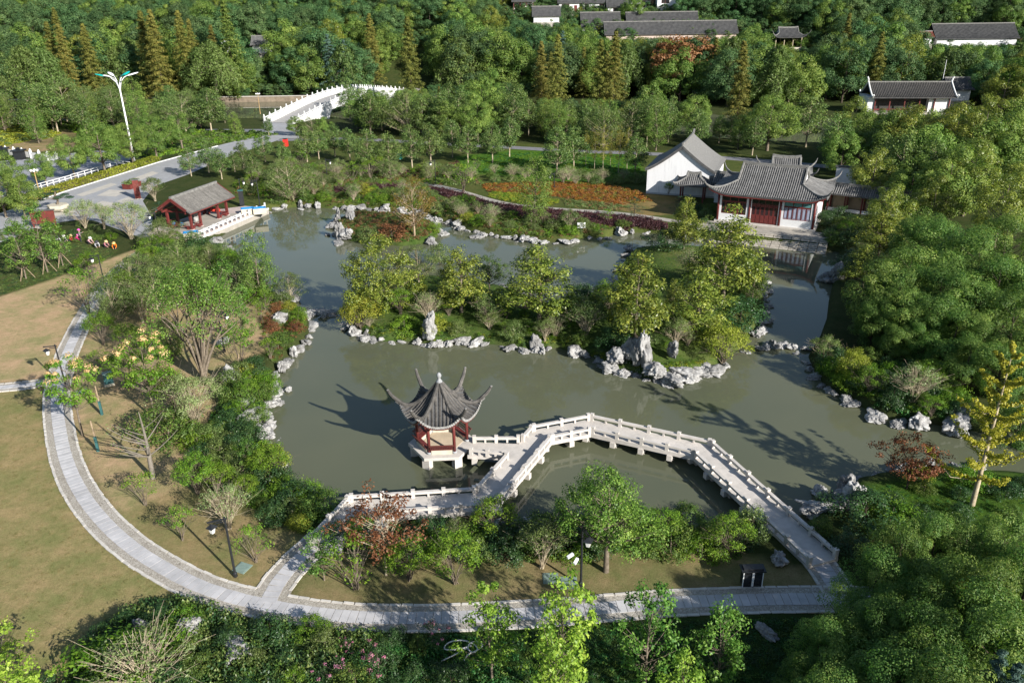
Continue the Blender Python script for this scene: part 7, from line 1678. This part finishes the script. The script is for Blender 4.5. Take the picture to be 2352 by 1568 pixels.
wbl = empty('white_balustrade', (*G(-20, 352, LAND)[:2], LAND), 0, 'white stone balustrade before the far flower field', 'balustrade'); d = G(133, 372, LAND) - G(-20, 352, LAND)
for i in range(9):
    q = d * i / 8; MB().cbox(q[0], q[1], 0, .4, .4, 1.7).lathe([(.12, 1.7), (.22, 1.8), (.05, 2.05)], 6, (q[0], q[1], 0)).build('post', mStoneW, wbl)
    if i < 8: q2 = d * (i + 1) / 8; MB().bar((q[0], q[1], .7), (q2[0], q2[1], .7), .2, 1.1).build('panel', mStoneW, wbl)
for u, v, lab in ((47, 366, 'black lantern shaped bin beside the white balustrade, right one'), (8, 362, 'black lantern shaped bin beside the white balustrade, left one')): box_thing('lantern_bin', lab, 'bin', u, v, 0, [('body', mBlack, (-.8, .8, -.8, .8, 0, 1.7)), ('roof', mBlack, (-1.1, 1.1, -1.1, 1.1, 1.703, 1.95)), ('finial', mBlack, (-.25, .25, -.25, .25, 1.953, 2.4))])
# utility boxes, covers, bin, hose, signs
box_thing('utility_box', 'dark teal utility box on a cream base beside the blossom tree', 'utility box', 252, 884, .5, [('base', mCream, (-.42, .42, -.32, .32, 0, .22)), ('body', mBlueG, (-.36, .36, -.26, .26, .222, 1.15)), ('lid', mCover, (-.40, .40, -.30, .30, 1.153, 1.22))])
for u, v, lab in ((235, 952, 'teal wrapped stake by the blossom tree, farther one'), (226, 1036, 'teal wrapped stake by the blossom tree, nearer one')): box_thing('wrapped_stake', lab, 'stake', u, v, .3, [('wrap', mBlueG, (-.09, .09, -.09, .09, 0, 1.25)), ('stake', mStake, (-.04, .04, -.04, .04, 1.253, 2.6))])
for u, v, w_, rz, lab in ((557, 1304, .42, -.4, 'pale green cover in the lawn beside the near lamp'), (1265, 1328, .45, 0, 'pale green cover in the shaded lawn, left one'), (1306, 1338, .5, 0, 'pale green cover at the foot of the camera lamp'), (185, 900, .45, .4, 'green cover in the soil below the blossom tree')):
    box_thing('ground_cover_plate', lab, 'cover', u, v, rz, [('frame', mCover, (-w_, w_, -w_, w_, 0, .04)), ('plate', mCover, (-w_ + .06, -.01, -w_ + .06, w_ - .06, .042, .06)), ('plate', mCover, (.01, w_ - .06, -w_ + .06, w_ - .06, .042, .06))])
lb = box_thing('litter_bin', 'black twin litter bin on the shaded lawn by the right path', 'bin', 1724, 1342, 0, [('body', mBlack, (-.55, .55, -.25, .25, .06, .95)), ('foot', mPlat, (-.5, .5, -.2, .2, 0, .06)), ('roof', mBlack, (-.68, .68, -.34, .34, 1.12, 1.2)), ('roof', mBlack, (-.55, .55, -.22, .22, 1.203, 1.28)), ('post', mWhiteMetal, (-.57, -.52, -.27, -.22, .06, 1.12)), ('post', mWhiteMetal, (.52, .57, -.27, -.22, .06, 1.12)), ('divider', mWhiteMetal, (-.06, .06, -.265, -.252, .1, 1.1)), ('bucket', mGlassD, (-.47, -.1, -.262, -.252, .15, .75)), ('bucket', mGlassD, (.1, .47, -.262, -.252, .15, .75))])
hp = [(1014, 1518), (1045, 1505), (1075, 1487), (1088, 1478), (1070, 1488), (1040, 1494), (1016, 1490), (1030, 1472), (1065, 1470), (1090, 1480), (1100, 1490), (1085, 1500), (1072, 1490), (1080, 1474), (1100, 1472), (1112, 1482), (1095, 1496), (1075, 1500), (1066, 1515)]
p0 = G(*hp[0], LAND + .3); hz = smooth(np.array([(*(G(u, v, LAND + .35)[:2] - p0[:2]), .12 + .05 * math.sin(i * 1.7)) for i, (u, v) in enumerate(hp)]), 2)
hs = MB().tube(resample(hz, .12), .035, 6).build('garden_hose', mHose, None, True); hs.location = (p0[0], p0[1], LAND + .25); tag(hs, 'tangled pale garden hose lying in the bed below the path', 'hose')
box_thing('plant_sign', 'small white sign board among rocks on the north shore', 'sign', 1335, 533, 0, [('post', mBlack, (-.04, .04, -.04, .04, 0, .6)), ('panel', mWhiteMetal, (-.55, .55, -.05, .05, .6, 1.35))])
box_thing('red_lantern_stand', 'bright red ornament beside the plaza end', 'ornament', 658, 345, 0, [('post', mBlack, (-.1, .1, -.1, .1, 0, .8)), ('lantern', M('bright_red', (.55, .03, .02), (.45, .025, .02), 2), (-.45, .45, -.45, .45, .8, 2.3)), ('cap', mBlack, (-.3, .3, -.3, .3, 2.3, 2.45))])
box_thing('green_bin', 'small teal bin under the slender trees', 'bin', 918, 365, 0, [('body', mTeal, (-.5, .5, -.4, .4, 0, 1.2)), ('lid', mTeal, (-.55, .55, -.45, .45, 1.2, 1.35))])
mBag = M('red_fabric', (.55, .05, .03), (.42, .04, .025), 3); mBagB = M('blue_fabric', (.03, .22, .55), (.02, .16, .42), 3)
def bag(lx, ly, lz, sx, mat, label):
    V, F = ICO3; d = 1 + .22 * fbm(V, int(lx * 10) + 3, 2, 1.2); q = rp0 + rx * lx + np.array([-rx[1], rx[0]]) * ly
    o = link('bag', mesh_np('bag', V * d[:, None] * [sx, sx * .8, sx * .75], F, mat, True)); o.location = (*q, 1.08 + lz + sx * .6); tag(o, label, 'bag', 'bags on the pavilion benches')
bag(8.2, 1.6, .44, .38, mBag, 'red bundle on the far bench of the red pavilion, left one'); bag(8.2, 2.5, .44, .38, mBag, 'red bundle on the far bench of the red pavilion, right one'); bag(0, 1.7, .44, .35, mBagB, 'blue bag on the near bench of the red pavilion'); bag(0.3, 3.3, .44, .26, mBagB, 'small dark blue bag at the corner of the red pavilion')
# stakes of the young trees
def stakes(u, v, label):
    p = G(u, v, LAND); r = empty('tree_stakes', (p[0], p[1], gz(p[0], p[1])), 0, label, 'stakes', 'timber tree stakes')
    for k in range(3): a = k * 2.1 + .4; MB().tube([(1.0 * math.cos(a), 1.0 * math.sin(a), -.05), (.08 * math.cos(a), .08 * math.sin(a), 1.7)], .035, 5).build('stake', mStake, r)
for i, (u, v) in enumerate(((60, 640), (110, 625), (145, 610), (35, 600), (555, 852))): stakes(u, v, 'three timber stakes propping the staked young tree, %s from the left' % ordinal([1, 3, 4, 0, 4][i] + 1 if i < 4 else 5) if i < 4 else 'three timber stakes propping the young tree on the bare west bank')

# ------------------------------------------------------------------ the workers
mTrouser = cloth('dark_trousers', (.03, .03, .04))
def person(u, v, rz, pose, shirt, hat, label):
    p = G(u, v, LAND); r = empty('person', (p[0], p[1], gz(p[0], p[1])), rz, label, 'person', 'workers kneeling in the bed')
    J, R_ = pose; bm_ = BODY[id(pose)].copy(); bm_.materials[0] = shirt; bm_.materials[1] = mTrouser; bm_.materials[2] = mSkin; link('body', bm_, r)
    h = np.array(J[5]); brim = MB().lathe([(.24, -.02), (.23, .0), (.12, .05), (.11, .14), (.03, .17)], 12).build('hat', hat, r, True); brim.location = tuple(h + [0, .02, .03]); brim.rotation_euler = (.15 if pose is STAND else .6, 0, 0)
W_ = [(187, 556, 1.9, STAND, cloth('grey', (.22, .19, .18)), cloth('hot_pink', (.75, .10, .42)), 'standing worker in grey jacket and pink hat pointing right'),
      (133, 558, 1.0, CROUCH, cloth('pale_grey', (.50, .50, .52)), cloth('black', (.03, .03, .03)), 'crouching worker in pale grey, far left of the line'),
      (146, 557, 1.2, CROUCH, cloth('white', (.60, .60, .60)), cloth('white_hat', (.62, .60, .56)), 'crouching worker in white beside the pale grey one'),
      (160, 556, 1.6, CROUCH, cloth('red', (.50, .03, .04)), cloth('straw', (.55, .42, .22)), 'crouching worker in red with straw hat'),
      (176, 556, 1.9, CROUCH, cloth('magenta', (.48, .02, .16)), cloth('pink', (.78, .16, .45)), 'crouching worker in magenta with pink hat'),
      (206, 561, 1.2, CROUCH, cloth('pale_pink', (.60, .36, .38)), cloth('pale_hat', (.62, .60, .58)), 'crouching worker in pale pink right of the standing one'),
      (224, 569, .6, CROUCH, cloth('light_grey', (.45, .45, .47)), cloth('dark_cap', (.05, .05, .06)), 'crouching worker in light grey with dark hair'),
      (243, 569, 1.1, CROUCH, cloth('rose', (.50, .22, .25)), cloth('straw2', (.60, .45, .22)), 'crouching worker in rose with straw hat near the path'),
      (265, 572, .3, CROUCH, cloth('orange', (.80, .20, .02)), cloth('straw3', (.60, .42, .16)), 'crouching worker in orange vest at the right end of the line')]
for a in W_: person(*a)

# ------------------------------------------------------------------ labels for plants that are told apart only by their place in a row
for (grp, desc), L in POOL.items():
    L.sort(key=lambda o: PX(o.location)[0])
    for i, o in enumerate(L): o['label'] = desc if len(L) == 1 else '%s, %s from the left' % (desc, ordinal(i + 1))
